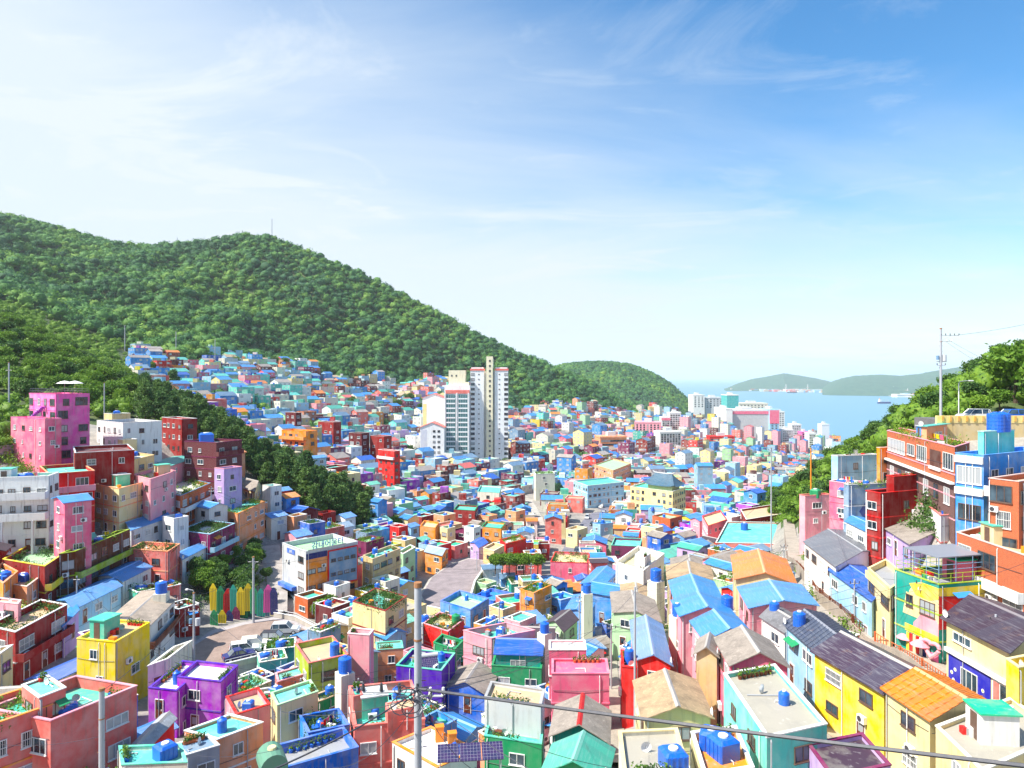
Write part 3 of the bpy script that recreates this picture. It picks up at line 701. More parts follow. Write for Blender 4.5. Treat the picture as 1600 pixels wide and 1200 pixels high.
def clutter(hs_):
    zl = hs_.H - (hs_.z0-hs_.deck); A = area(hs_.inn)
    r = random.random()
    if A > 28 and r < .55:      # stair head
        x, y = inside_pt(hs_.inn); x *= .55; y *= .55; w, d, hh = 1.0, 1.2, 2.1
        c = random.choice([C['white'], C['mint'], C['sky'], C['cream'], C['pink'], C['tan']])
        mb = MB(); mb.box(x-w, x+w, y-d, y+d, zl+.002, zl+hh, plaster(c)); mb.box(x-w-.15, x+w+.15, y-d-.15, y+d+.15, zl+hh, zl+hh+.12, deck(random.choice([C['urethane'], C['mint'], C['lightgrey']])))
        mb.box(x-.4, x+.4, y-d-.03, y-d, zl+.01, zl+1.85, FRAME_B); mb.obj('stair_head', hs_.root)
    for _ in range(random.choice((0,1,1,2))):
        x, y = inside_pt(hs_.inn); child('air_conditioner', ac_mesh(), hs_.root, (x, y, zl), random.uniform(0, 6.28))
    if random.random() < .5:
        mb = MB(); x, y = inside_pt(hs_.inn); x2, y2 = inside_pt(hs_.inn)
        mb.tube([(x,y,zl),(x,y,zl+1.5)], .03, PIPE); mb.tube([(x2,y2,zl),(x2,y2,zl+1.5)], .03, PIPE); mb.tube([(x,y,zl+1.45),((x+x2)/2,(y+y2)/2,zl+1.38),(x2,y2,zl+1.45)], .02, PIPE, 4)
        cols = [C['red'], C['white'], C['sky'], C['yellow'], C['pink'], C['navy']]; n = random.randint(2, 5)
        for i in range(n):
            t0 = .15+.7*i/n; t1 = t0+.55/n; zt = zl+1.4; pa = (x+(x2-x)*t0, y+(y2-y)*t0); pb = (x+(x2-x)*t1, y+(y2-y)*t1)
            mt = plain(random.choice(cols), .9, 'cloth', .1); dd = random.uniform(.5,.85)
            mb.faces([(*pa,zt),(*pb,zt),(pb[0]+.05,pb[1]+.04,zt-dd),(pa[0]+.04,pa[1]+.05,zt-dd)], [(0,1,2,3)], mt)
        mb.obj('clothes_line', hs_.root)
    for cl_ in range(3):
        mb = MB(); bx_, by_ = inside_pt(hs_.inn); s = 0
        for _ in range(random.randint(2,6)):
            s = random.uniform(.15,.40); x, y = bx_+random.uniform(-.4,.4), by_+random.uniform(-.4,.4); hh = random.uniform(.2,.8)
            mb.box(x-s, x+s, y-s*.7, y+s*.7, zl+.001, zl+hh, plain(random.choice([C['blue'],C['red'],C['white'],C['brown'],C['tangerine'],C['green'],C['grey']]), .6, 'plastic'))
        mb.obj('rooftop_boxes', hs_.root)
def dish_mesh():
    if 'dish' in WM: return WM['dish']
    mb = MB(); n = 10; r = [(.0,.0,.02)]; v = [(0,0,.35)]; fs = []
    for k, (rr, yy) in enumerate(((.18,-.03),(.36,-.13))):
        for i in range(n): v.append((rr*cos(2*pi*i/n), yy, .35+rr*sin(2*pi*i/n)))
    fs = [(0,1+i,1+(i+1)%n) for i in range(n)]+[(1+i,1+n+i,1+n+(i+1)%n,1+(i+1)%n) for i in range(n)]; mb.faces(v, fs, ACW); mb.bar((0,0,0),(0,0,.35),.05,PIPE); mb.bar((0,0,.35),(0,-.4,.4),.03,PIPE); WM['dish'] = mb.mesh('satellite_dish'); return WM['dish']
def details(hs_, kind, aw=True):
    lq, H, root = hs_.lq, hs_.H, hs_.root; gr = max(0, H-9)
    for i in range(4):
        p, r = lq[i], lq[(i+1)%4]; wp, wr_ = hs_.q[i], hs_.q[(i+1)%4]; l = hypot(r[0]-p[0], r[1]-p[1]); u = ((r[0]-p[0])/l, (r[1]-p[1])/l); n = (u[1], -u[0])
        if (wr_[1]-wp[1])*(wp[0]+wr_[0])-(wr_[0]-wp[0])*(wp[1]+wr_[1]) >= 0 or l < 2: continue
        f = lambda t, o, z: (p[0]+u[0]*t*l+n[0]*o, p[1]+u[1]*t*l+n[1]*o, z)
        for _ in range(random.choice((1,1,2))):
            t = random.choice((random.uniform(.02,.08), random.uniform(.3,.97))); mb = MB(); mb.tube([f(t,.02,H-.15),f(t,.09,H-.3),f(t,.09,gr)], .045, random.choice((PIPE, ACW)), 6); mb.obj('drain_pipe', root)
        if random.random() < .45: child('air_conditioner', ac_mesh(), root, f(random.uniform(.15,.85), .2, max(.5, H-random.choice((3.3,3.6,5.9)))), atan2(u[1],u[0]))
        if random.random() < (.4 if aw else .04):
            t = random.uniform(.2,.8); z = H-random.choice((.75,.9)); w_ = min(1.1, l*.2)/l; mb = MB(); c_ = plain(C[random.choice(['red','blue','mint','white','tangerine','sky','green'])], .6, 'awning')
            mb.faces([f(t-w_,.02,z),f(t+w_,.02,z),f(t+w_,.75,z-.32),f(t-w_,.75,z-.32),f(t-w_,.02,z-.05),f(t+w_,.02,z-.05),f(t+w_,.75,z-.37),f(t-w_,.75,z-.37)], [(0,1,2,3),(7,6,5,4),(0,4,5,1),(1,5,6,2),(2,6,7,3),(3,7,4,0)], c_); mb.obj('awning', root)
        if random.random() < .5:
            z = H-random.uniform(1.0,3.2); mb = MB(); mb.tube([f(.02,.05,z),f(.5,.07,z-.12),f(.98,.05,z+.05)], .022, ACD, 4); mb.obj('wall_cable', root)
    if kind == 'flat':
        zl = H-(hs_.z0-hs_.deck)
        if random.random() < .5: x, y = inside_pt(hs_.inn); child('satellite_dish', dish_mesh(), root, (x*.8, y*.8, zl), random.uniform(-1,1))
        if random.random() < .6:
            mb = MB(); x, y = inside_pt(hs_.inn); x2, y2 = inside_pt(hs_.inn); mb.tube([(x,y,zl+.06),(x2,y,zl+.06),(x2,y2,zl+.06)], .05, random.choice((ACW, PIPE)), 6); mb.obj('roof_pipe', root)
        q = hs_.inn
        if random.random() < .7:
            i = random.randrange(4); pts = []; pm = plain(C[random.choice(['brick','brown','blue','red'])], .7, 'flower_pot')
            for k in range(random.randint(3,8)):
                t = .1+.1*k; x, y = (q[i][0]+(q[(i+1)%4][0]-q[i][0])*t)*.88, (q[i][1]+(q[(i+1)%4][1]-q[i][1])*t)*.88
                mb = MB(); mb.cyl(x,y,zl,zl+.3,.14,.2,pm,8); pot = mb.obj('flower_pot', root)
                V1 = leafcards(np.array((x,y,zl+.5)), 34, np.array((.14,.14,.16)), .13, RNG, None); o2 = bpy.data.objects.new('foliage', rawmesh('foliage', V1, np.arange(len(V1)).reshape(-1,4), random.choice((LEAF_BRIGHT,LEAF_DARK)))); COL.objects.link(o2); o2.parent = pot
    elif random.random() < .4:
        child('satellite_dish', dish_mesh(), root, (lq[0][0], lq[0][1], H+.1), 0)
def leafcards(c, n, spread, size, rg, mat):
    """cluster of leaf cards, numpy"""
    cen = c + rg.normal(size=(n,3))*spread; a = rg.normal(size=(n,3)); a /= np.linalg.norm(a, axis=1, keepdims=True); b_ = np.cross(a, rg.normal(size=(n,3))); b_ /= np.linalg.norm(b_, axis=1, keepdims=True)
    s = rg.uniform(.5,1,(n,1))*size
    return np.stack([cen-a*s, cen+b_*s*.6, cen+a*s, cen-b_*s*.6], 1).reshape(-1,3)
def plants(name, pts, label, mat=None, spread=(.35,.35,.28), size=.2, n=55, cat='plants', kind='stuff', group=None):
    pts = [(p[0], p[1], Tz(p[0], p[1])+.5) if p[2] == 0 else p for p in pts]
    V1 = np.concatenate([leafcards(np.array(p), n, np.array(spread)*RNG.uniform(.7,1.3), size, RNG, None) for p in pts])
    o = bpy.data.objects.new(name, rawmesh(name, V1, np.arange(len(V1)).reshape(-1,4), mat or LEAF_BRIGHT)); COL.objects.link(o); setp(o, label, cat, group, kind); return o
def lab16(pre, lab):
    w = (pre + lab).replace(',', '').split()[:16]
    while w[-1] in ('the','a','and','of','with','in','on','below','right','left','its','behind','under','at','by','just','beside','between'): w.pop()
    return ' '.join(w)
def roof_garden(hs_, f=.5):
    pts = []; q = hs_.inn; A = abs(area(q))
    for _ in range(int(10+A*f*1.1)):
        i = random.randrange(4) if random.random() < .75 else None
        if i is None: x, y = inside_pt(q)
        else:
            t_ = random.uniform(.08,.92); p, r = q[i], q[(i+1)%4]; x, y = p[0]+(r[0]-p[0])*t_, p[1]+(r[1]-p[1])*t_; x *= .9; y *= .88
        pts.append(loc2w(hs_, x, y, hs_.H-(hs_.z0-hs_.deck)+random.uniform(.3,.6)))
    plants('roof_plants', pts, lab16('roof plants on the ', hs_.label), random.choice([LEAF_BRIGHT, LEAF_BRIGHT, LEAF_DARK]), size=.16)
def rail_ring(hs_, c):
    mb = MB(); m_ = plain(c, .5, 'painted_metal'); q = offset(hs_.lq, .12); z = hs_.H+.09
    for i in range(4):
        p, r = q[i], q[(i+1)%4]; l = hypot(r[0]-p[0], r[1]-p[1]); n = max(2, int(l/1.4))
        for j in range(n): x, y = p[0]+(r[0]-p[0])*j/n, p[1]+(r[1]-p[1])*j/n; mb.bar((x,y,z),(x,y,z+.95), .07, m_)
        for zz_ in (.5,.95): mb.bar((*p,z+zz_),(*r,z+zz_), .06, m_)
    mb.obj('railing', hs_.root)
# blue rooftop water tanks
def tank_meshes(style, r, h, c):
    k = ('tank', style, round(r,2), round(h,2), c)
    if k in WM: return WM[k]
    mt = plain(C[c], .35, 'tank_plastic', .6); mb = MB()
    if style == 'round':
        zs = 0
        for i in range(5):
            z0, z1 = h*i/5, h*(i+1)/5; mb.cyl(0,0,z0,z1-.04,r,r*.985,mt,18,cap=False); mb.cyl(0,0,z1-.04,z1,r*.985,r*.95,mt,18,cap=False)
        mb.cyl(0,0,h,h+.16,r*.97,r*.45,mt,18)
        l_ = MB(); l_.cyl(0,0,h+.16,h+.26,r*.36,r*.33,ACW if random.random() < .5 else mt,14)
    else:
        q = [(r*sx*(1-c_),r*sy*(1-d_)) for sx, sy, c_, d_ in ((-1,-1,.12,0),(1,-1,.12,0),(1,-1,0,.12),(1,1,0,.12),(1,1,.12,0),(-1,1,.12,0),(-1,1,0,.12),(-1,-1,0,.12))]
        mb.prism(q, 0, h*.85, mt, bottom=True, top=False)
        q2 = [(x*.72, y*.72) for x, y in q]; n = 8
        mb.faces([(x,y,h*.85) for x,y in q]+[(x,y,h) for x,y in q2], [(i,(i+1)%n,n+(i+1)%n,n+i) for i in range(n)]+[tuple(range(n,2*n))], mt)
        for s in (-.5, 0, .5): mb.box(r*s-.05, r*s+.05, -r-.04, r+.04, .05, h*.82, mt)
        l_ = MB(); l_.cyl(0,0,h,h+.1,r*.42,r*.40,ACW,16)
    p = MB(); p.tube([(r*.9,0,.15),(r+.2,0,.15),(r+.25,0,-.02)], .035, ACW)
    WM[k] = (mb.mesh('body'), l_.mesh('lid'), p.mesh('pipe')); return WM[k]
def tank(x, y, z, label, r=.6, h=1.25, style='round', c='blue', group='water tanks on the roofs'):
    a, l_, p = tank_meshes(style, r, h, c)
    o = empty('water_tank', (x, y, z+.012), random.uniform(0, 6.28)); child('body', a, o); child('lid', l_, o); child('pipe', p, o)
    return setp(o, label, 'water tank', group)
def tank_px(px, py, hk, label, **kw):
    """tank standing on the roof deck of a built house where the sight line meets the deck"""
    z = HO[hk].deck if isinstance(hk, str) else hk
    x, y, z = Pz(px, py, z); return tank(x, y, z, label, **kw)
# footprints from the photograph
def solve(spec, h, D=None):
    """roof corners in world space from traced pixels; returns quad, roof height"""
    if len(spec) == 6:
        ax, ay, bx, by, cx, cy = spec
        D = D or ray(bx, by, h)
        if D is None: raise ValueError('no depth for %s' % (spec,))
        z = (HY-by)/F*D
        a, b_, c = Pz(ax, ay, z), Pz(bx, by, z), Pz(cx, cy, z)
        d = (a[0]+c[0]-b_[0], a[1]+c[1]-b_[1])
        return [a[:2], b_[:2], c[:2], d], z, D
    ax, bx, by, cx, th = spec[:5]
    D = D or ray(bx, by, h); z = (HY-by)/F*D; X = (bx-800)/F*D; th = radians(th)
    m_ = (ax-800)/F; t1 = (m_*D-X)/(-cos(th)-m_*sin(th)); t1 = min(abs(t1), 14) if len(spec) < 6 and spec[4] > 0 else abs(t1); a = (X-t1*cos(th), D+t1*sin(th))
    m_ = (cx-800)/F; t2 = (m_*D-X)/(sin(th)-m_*cos(th)); t2 = min(abs(t2), 26); c = (X+t2*sin(th), D+t2*cos(th))
    return [a, (X, D), c, (a[0]+c[0]-X, a[1]+c[1]-D)], z, D
# ---------------------------------------------------------------- the houses one can single out, traced from the photograph
SL = slate(C['tan']); SLP = slate((.42,.36,.31)); SLD = slate((.09,.06,.085)); SLG = slate((.27,.27,.29))
def H(key_, label, spec, h, wall, roofc, D=None, **kw):
    q, z0, D_ = solve(spec, h, D)
    w = C[wall] if isinstance(wall, str) else wall
    if isinstance(roofc, str): roofc = C[roofc]
    if 'trim' in kw: kw['trim'] = C[kw['trim']]
    if 'railing' in kw: kw['railing'] = C[kw['railing']]
    near = D_ < 150
    kw.setdefault('simple', not near)
    print('%-14s D=%5.0f z0=%6.1f size %.1f x %.1f' % (key_, D_, z0, hypot(q[1][0]-q[0][0], q[1][1]-q[0][1]), hypot(q[2][0]-q[1][0], q[2][1]-q[1][1])))
    return house(key_, label, q, z0, w, roofc, **kw)
GB = dict(kind='gable')
def Htop(key_, label, host, spec, h, wall, roofc, **kw):
    hz_ = HO[host].deck; return H(key_, label, spec, h, wall, roofc, D=-(hz_+h)*F/(spec[3]-HY), base=hz_+.004, skip_foot=True, clut=False, **kw)
# --- left hillside, near
H('salmonA', 'salmon pink house cut by the lower left corner with an ochre-edged planted roof', (-60,1150,82,1101,35,1076), 9, 'salmon', 'mint', trim='tangerine', garden=.6, clut=False, wstyle='w', winsize=(2.2,1.3), par=.9)
H('salmonB', 'salmon pink building with a turquoise roof deck and a line of washing', (79,1127,214,1072,120,1056), 9, 'salmon', 'mint', wstyle='w', winsize=(2.0,1.3), clut=False, par=1.0, trim='palepink')
Htop('saltop', 'small salmon roof room with a mint sheet roof on the salmon building', 'salmonB', (34,1071,61,1091,103,1075), 2.4, 'salmon', 'aqua', par=.12, trim='white', density=.6)
H('skylow', 'low house with a bright blue sloping roof squeezed behind the salmon building', (44,1062,76,1067,154,1032), 3.2, 'white', 'blue', **GB, ridge=1, rh=.6)
H('darkred', 'dark red two-storey house with white floor bands and a planted tan roof', (-20,978,24,988,105,945), 6.6, 'darkred', 'tan', trim='white', bands=True, garden=.4, clut=False, wstyle='b', winsize=(2.2,1.4), par=.8)
Htop('pinkroom', 'pale pink roof room on the dark red two-storey house', 'darkred', (-8,940,28,944,33,938), 2.3, 'palepink', 'tan', par=.15)
H('creamleft', 'cream house with a pink side wall at the left edge beside the dark red house', (-40,1030,0,1022,20,1008), 6.5, 'cream', 'tan', trim='white')
H('yellowhouse', 'bright yellow two-storey house with white windows and a cluttered flat roof', (120,998,180,1004,234,973), 8, 'yellow', 'tan', trim='yellow', wstyle='w', density=.8, par=.3)
H('whiterow', 'long white row house with a rusty pale sheet roof behind the yellow house', (177,963,232,978,273,937), 6.5, 'white', slate((.55,.45,.36)), **GB, ridge=1, rh=.9, density=1.2, wstyle='b')
H('terracewall', 'whitewashed terrace building stepping down below the white row house', (231,1041,262,1030,300,1001), 5.5, 'offwhite', 'concrete', clut=False, density=1.0, par=.9)
H('skyrowA', 'pale blue row house with a sky blue sheet roof, nearest of two', (91,938,117,951,189,916), 4.2, 'paleblue', 'skyroof', **GB, ridge=1, rh=.8)
H('skyrowB', 'white row house with a sky blue sheet roof above the nearer blue-roofed row', (151,901,192,908,236,886), 4.4, 'white', 'skyroof', **GB, ridge=1, rh=.8)
H('skysmall', 'small lilac house with a little sky blue roof beside the dark red house', (93,966,98,979,123,958), 4.2, 'lilac', 'skyroof', kind='shed', rh=.4)
H('yellowgreen', 'yellow and dark red house with a lime green planted roof', (4,874,70,885,114,856), 7, 'darkred', 'palegreen', trim='yellow', garden=.3, clut=False, par=1.0, bands=True, wstyle='b')
H('longlime', 'long brick house with lime green roof edge and yellow ground floor', (92,866,117,862,203,827), 8, 'brown', 'tan', trim='lime', bands=True, garden=.25, clut=False, wstyle='b', winsize=(2.4,1.4), par=.7)
H('orangebox', 'small orange terrace house at the left edge below the lime green roof', (-20,897,5,912,28,893), 6, 'tangerine', 'darkroof', trim='peach')
H('peachbox', 'peach coloured cube house carrying a water tank near the left edge', (2,911,42,917,62,902), 5, 'peach', 'tan', clut=False)
H('orangecorner', 'apricot orange house with potted shrubs on its flat roof', (201,858,262,862,281,850), 7.5, 'salmon', 'peach', garden=.5, clut=False, bands=True, trim='peach')
H('skyrowC', 'white cottage with a sky blue roof right of the apricot house', (274,866,285,874,324,854), 4.5, 'white', 'skyroof', **GB, ridge=1, rh=.7)
H('gardenroof', 'plum house with a pale rim and a rooftop full of green vegetables', (280,829,328,835,367,818), 7, 'plum', 'lightgrey', trim='paleblue', garden=1.3, clut=False, par=.9)
H('skygable', 'pale house with a light blue sheet roof in front of the grey and orange house', (191,815,205,829,266,808), 5.5, 'lightgrey', 'skyroof', **GB, ridge=1, rh=.8)
H('greyorange', 'blue-grey and orange two-storey house with a white balcony', (233,763,282,775,329,755), 7, 'brick', 'offwhite', trim='bluegrey', bands=True, garden=.25, clut=False, wstyle='b', winsize=(2.0,1.3))
H('peachlong', 'long peach house with a mint roof deck beside the community centre hill', (343,797,371,803,414,784), 8, 'peach', 'aqua', trim='tangerine', bands=True, garden=.3, clut=False)
H('mintgable', 'red and yellow house with a mint green sheet roof', (330,761,352,768,376,752), 6, 'red', 'aqua', **GB, ridge=1, rh=.7)
H('beigehut', 'small beige hut with a tan roof below the pines', (380,763,398,768,408,758), 4.5, 'cream', SLP, **GB)
H('beigebox', 'beige and lilac cube house with two blue tanks below the white block', (167,716,199,721,241,711), 7, 'beige', 'offwhite', D=133, trim='beige', clut=False, bands=False)
H('pinkcurve', 'pale pink house with a low pink parapet in the middle of the left hillside', (207,742,235,749,275,736), 5.5, 'palepink', 'tan', D=129, trim='palepink')
H('creamterrace', 'cream terrace house with orange balcony posts and sprayed murals', (148,757,186,764,230,752), 8, 'cream', 'cream', D=124, trim='peach', bands=True)
H('mintlong', 'lilac house with a long mint green sheet roof', (242,722,255,732,295,719), 5, 'palepink', 'aqua', **GB, ridge=1, rh=.7)
H('mintback', 'pale lilac house with a mint roof under the dark maroon block', (255,698,297,705,310,698), 5, 'lilac', 'aqua', **GB, rh=.6)
H('maroonround', 'dark maroon brick block with white pilasters and a blue rooftop shed', (288,338,692,378,22), 9, 'maroon', 'concrete', D=158, wallm=brickm(C['maroon']), trim='plum', bands=True, clut=False)
H('lilaclow', 'low lilac annex with small white windows right of the maroon block', (335,350,733,378,30), 5, 'lilac', 'concrete', D=152, trim='palepink')
H('redbox', 'dark red block with a white roof edge behind the maroon block', (253,284,655,308,42), 11, 'darkred', 'offwhite', trim='lightgrey', D=170)
H('whiteblock', 'long white four-storey block with a grid of small square windows', (139,192,661,253,38), 12.5, 'white', 'slate', D=152, trim='white', density=1.1, winsize=(1.1,1.2), clut=False, doors=False)
H('pinktower', 'hot pink four-storey building with white parasols on its roof', (41,87,616,140,36), 12, 'hotpink', 'pink', D=142, trim='hotpink', winsize=(1.8,1.7), wstyle='b', clut=False, railing='slate', doors=False, simple=False)
H('pinkwing', 'hot pink lower wing in front of the hot pink tower', (17,70,655,96,30), 8, 'pink', 'pink', D=134, trim='hotpink', clut=False, winsize=(.8,.9), doors=False)
H('redlow', 'long dark red house with worn paint below the hot pink building', (75,117,708,210,56), 6.5, 'darkred', 'maroon', D=128, trim='lightgrey', density=.7, clut=False)
H('peachbalcony', 'salmon house with peach roof rim and a white balustraded balcony', (40,76,741,148,50), 8, 'red', 'aqua', D=118, trim='peach', bands=True, wstyle='w', winsize=(2.0,1.4), clut=False)
H('whiteapt', 'long white apartment row with open galleries and laundry at the left edge', (-60,76,744,92,-16), 10.5, 'white', 'urethane', D=110, trim='white', bands=False, clut=True, density=1.5, wstyle='b', winsize=(1.0,1.1), par=.9)
H('pinkgable', 'pink two-storey house with a light blue roof standing among white galleries', (84,101,786,143,42), 8.5, 'pink', 'skyroof', D=104, **GB, ridge=1, rh=.8, wstyle='w')
# --- centre foreground
H('purplemain', 'purple house with a white roof and a single white window on its upper floor', (277,1058,345,1066,372,1040), 6.6, 'purple', 'white', trim='violet', clut=False, wstyle='w', density=.5, par=.4)
H('purplewing', 'lower purple wing with a long white roof and two white windows', (232,1075,276,1080,326,1037), 5, 'purple', 'white', trim='violet', clut=False, wstyle='w', par=.4)
H('greylow', 'low house with a pale grey corrugated roof and red walls beside the salmon building', (206,1166,226,1172,272,1124), 4, 'red', slate((.46,.50,.56)), **GB, ridge=1, rh=.5, win=False)
H('pinktan', 'pink house with a tan roof and hot red front wall beside the cream house', (353,1089,369,1117,422,1101), 5, 'palepink', 'tan', trim='red', clut=False)
H('mintlonglow', 'long low house with a bright mint roof and tan front wall', (288,1142,340,1156,411,1129), 4.5, 'peach', 'aqua', trim='white', clut=False, par=.25)
H('greysheet', 'low lean-to with a flat grey sheet roof beside the mint roofs', (273,1163,290,1181,343,1165), 4, 'grey', 'bluegrey', clut=False, par=.15)
H('mintcorner', 'pale house with a mint deck and a square blue tank at the lower left', (190,1196,292,1192,283,1163), 5, 'offwhite', 'aqua', trim='mint', clut=False, par=.3)
H('creambox', 'tall cream cube house with a mint roof and one dark window', (423,1083,433,1103,497,1081), 7, 'cream', 'aqua', trim='palegreen', clut=False, density=.5, par=.2)
H('blueterrace', 'blue walled terrace with potted plants right of the cream cube house', (468,1119,482,1146,546,1133), 4.2, 'sky', 'mint', trim='blue', garden=.6, clut=True, par=.9)
H('greenwall', 'low green house with a purple-grey roof and a round blue tank', (491,1086,497,1097,543,1080), 4, 'green', 'grey', trim='tan', clut=False, par=.4)
H('blueparapet', 'blue rimmed flat roof with a worn grey deck at the bottom edge', (425,1206,560,1168,537,1137), 5.5, 'blue', 'grey', trim='blue', clut=False, par=.8)
H('mintpink', 'small salmon hut with an aqua roof beside the parking deck', (430,1052,434,1066,488,1050), 4, 'salmon', 'aqua', trim='palepink', clut=False, par=.15)
H('limewall', 'house with a tan deck, salmon rim and olive green front wall', (461,1006,482,1037,544,1023), 6, 'yellowgreen', 'tan', trim='salmon', clut=False, par=.7)
H('palewall', 'tall pale pink blank-walled block left of the utility pole', (543,990,577,993,584,984), 9, 'palepink', 'offwhite', win=False, clut=False)
H('aquahut', 'small orange hut with an aqua sheet roof left of the utility pole', (587,1004,588,1016,630,1013), 5, 'peach', 'aqua', trim='mint', clut=False, par=.15, density=.5)
H('skyhip', 'cottage with a pale blue sheet roof behind the orange hut', (586,990,604,998,634,988), 5, 'paleblue', 'skyroof', **GB, rh=1.0)
H('redtrim', 'cream house with a dark red roof rim crowded with flower pots', (551,940,602,955,636,932), 9, 'cream', 'aqua', trim='darkred', garden=1.6, clut=True, wstyle='b', par=.7)
H('violetbox', 'deep violet house with a mint deck behind the utility pole', (619,1040,690,1048,711,1021), 7, 'violet', 'mint', trim='mint', clut=True, par=.7, win=False)
H('bigpink', 'large plain pink house with a mint roof terrace right of the pole', (724,985,768,998,836,985), 9, 'palepink', 'mint', trim='palepink', clut=True, density=.4, par=.8)
H('pinkupper', 'small pink upper room with a mint roof on the large pink house', (788,966,812,973,838,962), 6, 'palepink', 'mint', trim='white', clut=False, par=.25, skip_foot=True, density=.6)
H('greenbox', 'small dark green terrace with a mint hut in front of the large pink house', (677,1004,711,1015,724,1001), 5.5, 'green', 'mint', trim='green', clut=True, par=1.0)
H('orangeterrace', 'orange-red house with a pink rimmed terrace crowded with pots', (661,974,700,987,725,968), 5.5, 'red', 'cream', trim='palepink', garden=.8, clut=True)
H('bluepool', 'bright blue house with a pale green deck below the open car park', (688,939,735,953,764,935), 4.8, 'sky', 'palegreen', trim='blue', clut=False, par=.9)
H('tanlong', 'tan four-storey house with rows of dark windows and a mint roof', (567,868,582,874,626,857), 10, 'beige', 'aqua', trim='tan', bands=True, density=1.2, wstyle='b', clut=True)
H('whitenarrow', 'narrow white three-storey house beside the tan house', (622,862,630,866,649,855), 8, 'palegreen', 'tan', trim='white', wstyle='b')
H('saldeck', 'salmon rimmed house with a wide mint deck left of the utility pole', (545,1073,554,1136,664,1124), 6, 'salmon', 'aqua', trim='salmon', clut=True, par=.8)
H('whiteroof', 'house with a bright white roof and two orange lockers at the bottom', (613,1160,684,1200,745,1172), 6, 'white', 'white', trim='tangerine', clut=False, par=.35)
Htop('salhut', 'salmon stair hut with mint roof at the back of the wide mint deck', 'saldeck', (548,1077,552,1088,567,1085), 2.3, 'salmon', 'mint', par=.1, win=False)
Htop('salhutB', 'low salmon room with striped front on the right of the wide mint deck', 'saldeck', (602,1098,606,1112,652,1104), 2.0, 'salmon', 'tan', par=.1, trim='white', win=False)
H('salsmall', 'small salmon stair house at the corner of the white roof', (574,1157,594,1172,613,1160), 4.5, 'salmon', 'mint', trim='salmon', clut=False, skip_foot=True)
H('bluegable', 'tan roofed cottage with a bright blue gable right of the pole', (698,1073,758,1084,776,1054), 4.5, 'blue', SLP, **GB, ridge=1, rh=1.5)
H('greygreen', 'grey house with green lower walls and a stained tan roof', (757,1090,845,1104,851,1078), 8, 'lightgrey', 'tan', trim='grey', clut=False, par=.3, win=False)
H('tealflat', 'low teal house with a mint deck at the bottom between the alleys', (757,1150,846,1163,850,1128), 5, 'green', 'mint', trim='mint', clut=True, par=.4)
H('tealwide', 'green house with an aqua roof just left of the pink double house', (768,1040,846,1045,850,1017), 5.5, 'green', 'aqua', trim='green', clut=False, par=.4)
H('bluehip', 'blue sheet-roofed cottage on a teal house left of the pink double house', (775,1021,845,1023,848,1000), 7, 'teal', 'blue', **GB, rh=1.3)
H('plumroofA', 'cottage with a dark plum tile roof beside the large pink house', (800,1000,862,1002,868,980), 6, 'palepink', SLD, **GB, rh=1.2)
H('plumroofB', 'pale green cottage with a dark plum roof behind the first plum roof', (855,972,880,986,902,968), 6, 'palegreen', SLD, **GB, ridge=1, rh=1.2)
H('pinkfront', 'plain rose pink house with a projecting flat front at the bottom centre', (862,1053,952,1053,948,1030), 6.5, 'pink', 'pink', trim='pink', clut=False, win=False, par=.2)
H('pinkfrontup', 'taller rose pink house with a white roof behind the plain rose front', (858,1016,916,1016,914,1001), 8, 'pink', 'white', trim='white', clut=False, win=False, par=.15)
H('ochrehut', 'small ochre hut with a tan roof in front of the rose pink house', (873,1077,912,1077,910,1067), 3.6, 'tangerine', 'tan', clut=False, par=.1, win=False)
H('tangableC', 'cottage with a weathered tan gable roof and red ridge line', (863,1148,948,1158,950,1112), 5, 'teal', SLP, **GB, ridge=1, rh=1.6, capstrip=plain(C['red'], .6, 'ridge_capping'))
H('tealgable', 'cottage with a bright teal sheet roof at the bottom centre', (850,1206,944,1215,955,1172), 4.5, 'green', 'mint', **GB, ridge=1, rh=1.5)
H('stainedflat', 'wide stained concrete roof with an olive end wall at the bottom', (975,1216,1078,1210,1058,1139), 6, 'offwhite', 'concrete', trim='cream', clut=False, par=.25)
H('bigtan', 'large weathered brown slate-roofed house in the bottom alley', (1008,1122,1110,1120,1085,1064), 4.2, 'cream', SL, **GB, ridge=1, rh=1.3)
H('orangedeck', 'cream house with an orange deck carrying two big blue tanks', (1100,1212,1178,1200,1150,1135), 5, 'cream', 'orange', trim='white', clut=False, par=.35, win=False)
H('bluelong', 'long cottage with a faded blue sheet roof and red gable', (995,1031,1047,1038,1032,976), 5, 'red', (.16,.32,.62), **GB, ridge=1, rh=1.1)
H('redside', 'small bright red house left of the faded blue roof', (972,1042,995,1044,992,1018), 6, 'red', 'salmon', trim='red', clut=False)
H('tanfar', 'cottage with a pale weathered slate roof behind the faded blue roof', (959,957,1031,971,1021,938), 5, 'palegreen', SLP, **GB, ridge=1, rh=1.2)
H('tanfarB', 'cottage with a buff slate roof, second behind the faded blue roof', (972,934,1020,941,1016,920), 5, 'offwhite', SL, **GB, ridge=1, rh=1.1)
H('tanorange', 'orange cottage with a buff sheet roof below the white cube house', (978,915,1026,924,1030,900), 5.5, 'tangerine', slate((.62,.48,.26)), **GB, ridge=1, rh=1.2)
H('blueA', 'sky blue house with a blue hipped roof left of the buff cottages', (920,925,963,933,976,915), 6, 'sky', 'skyroof', **GB, ridge=0, rh=1.1)
H('blueB', 'house with a mid blue sheet roof under the white cube house', (908,912,938,919,962,893), 6, 'sky', 'skyroof', **GB, ridge=1, rh=1.0)
H('blueC', 'low house with a bright blue roof left of the buff cottages', (884,953,918,962,930,938), 5, 'sky', 'sky', **GB, ridge=1, rh=.9)
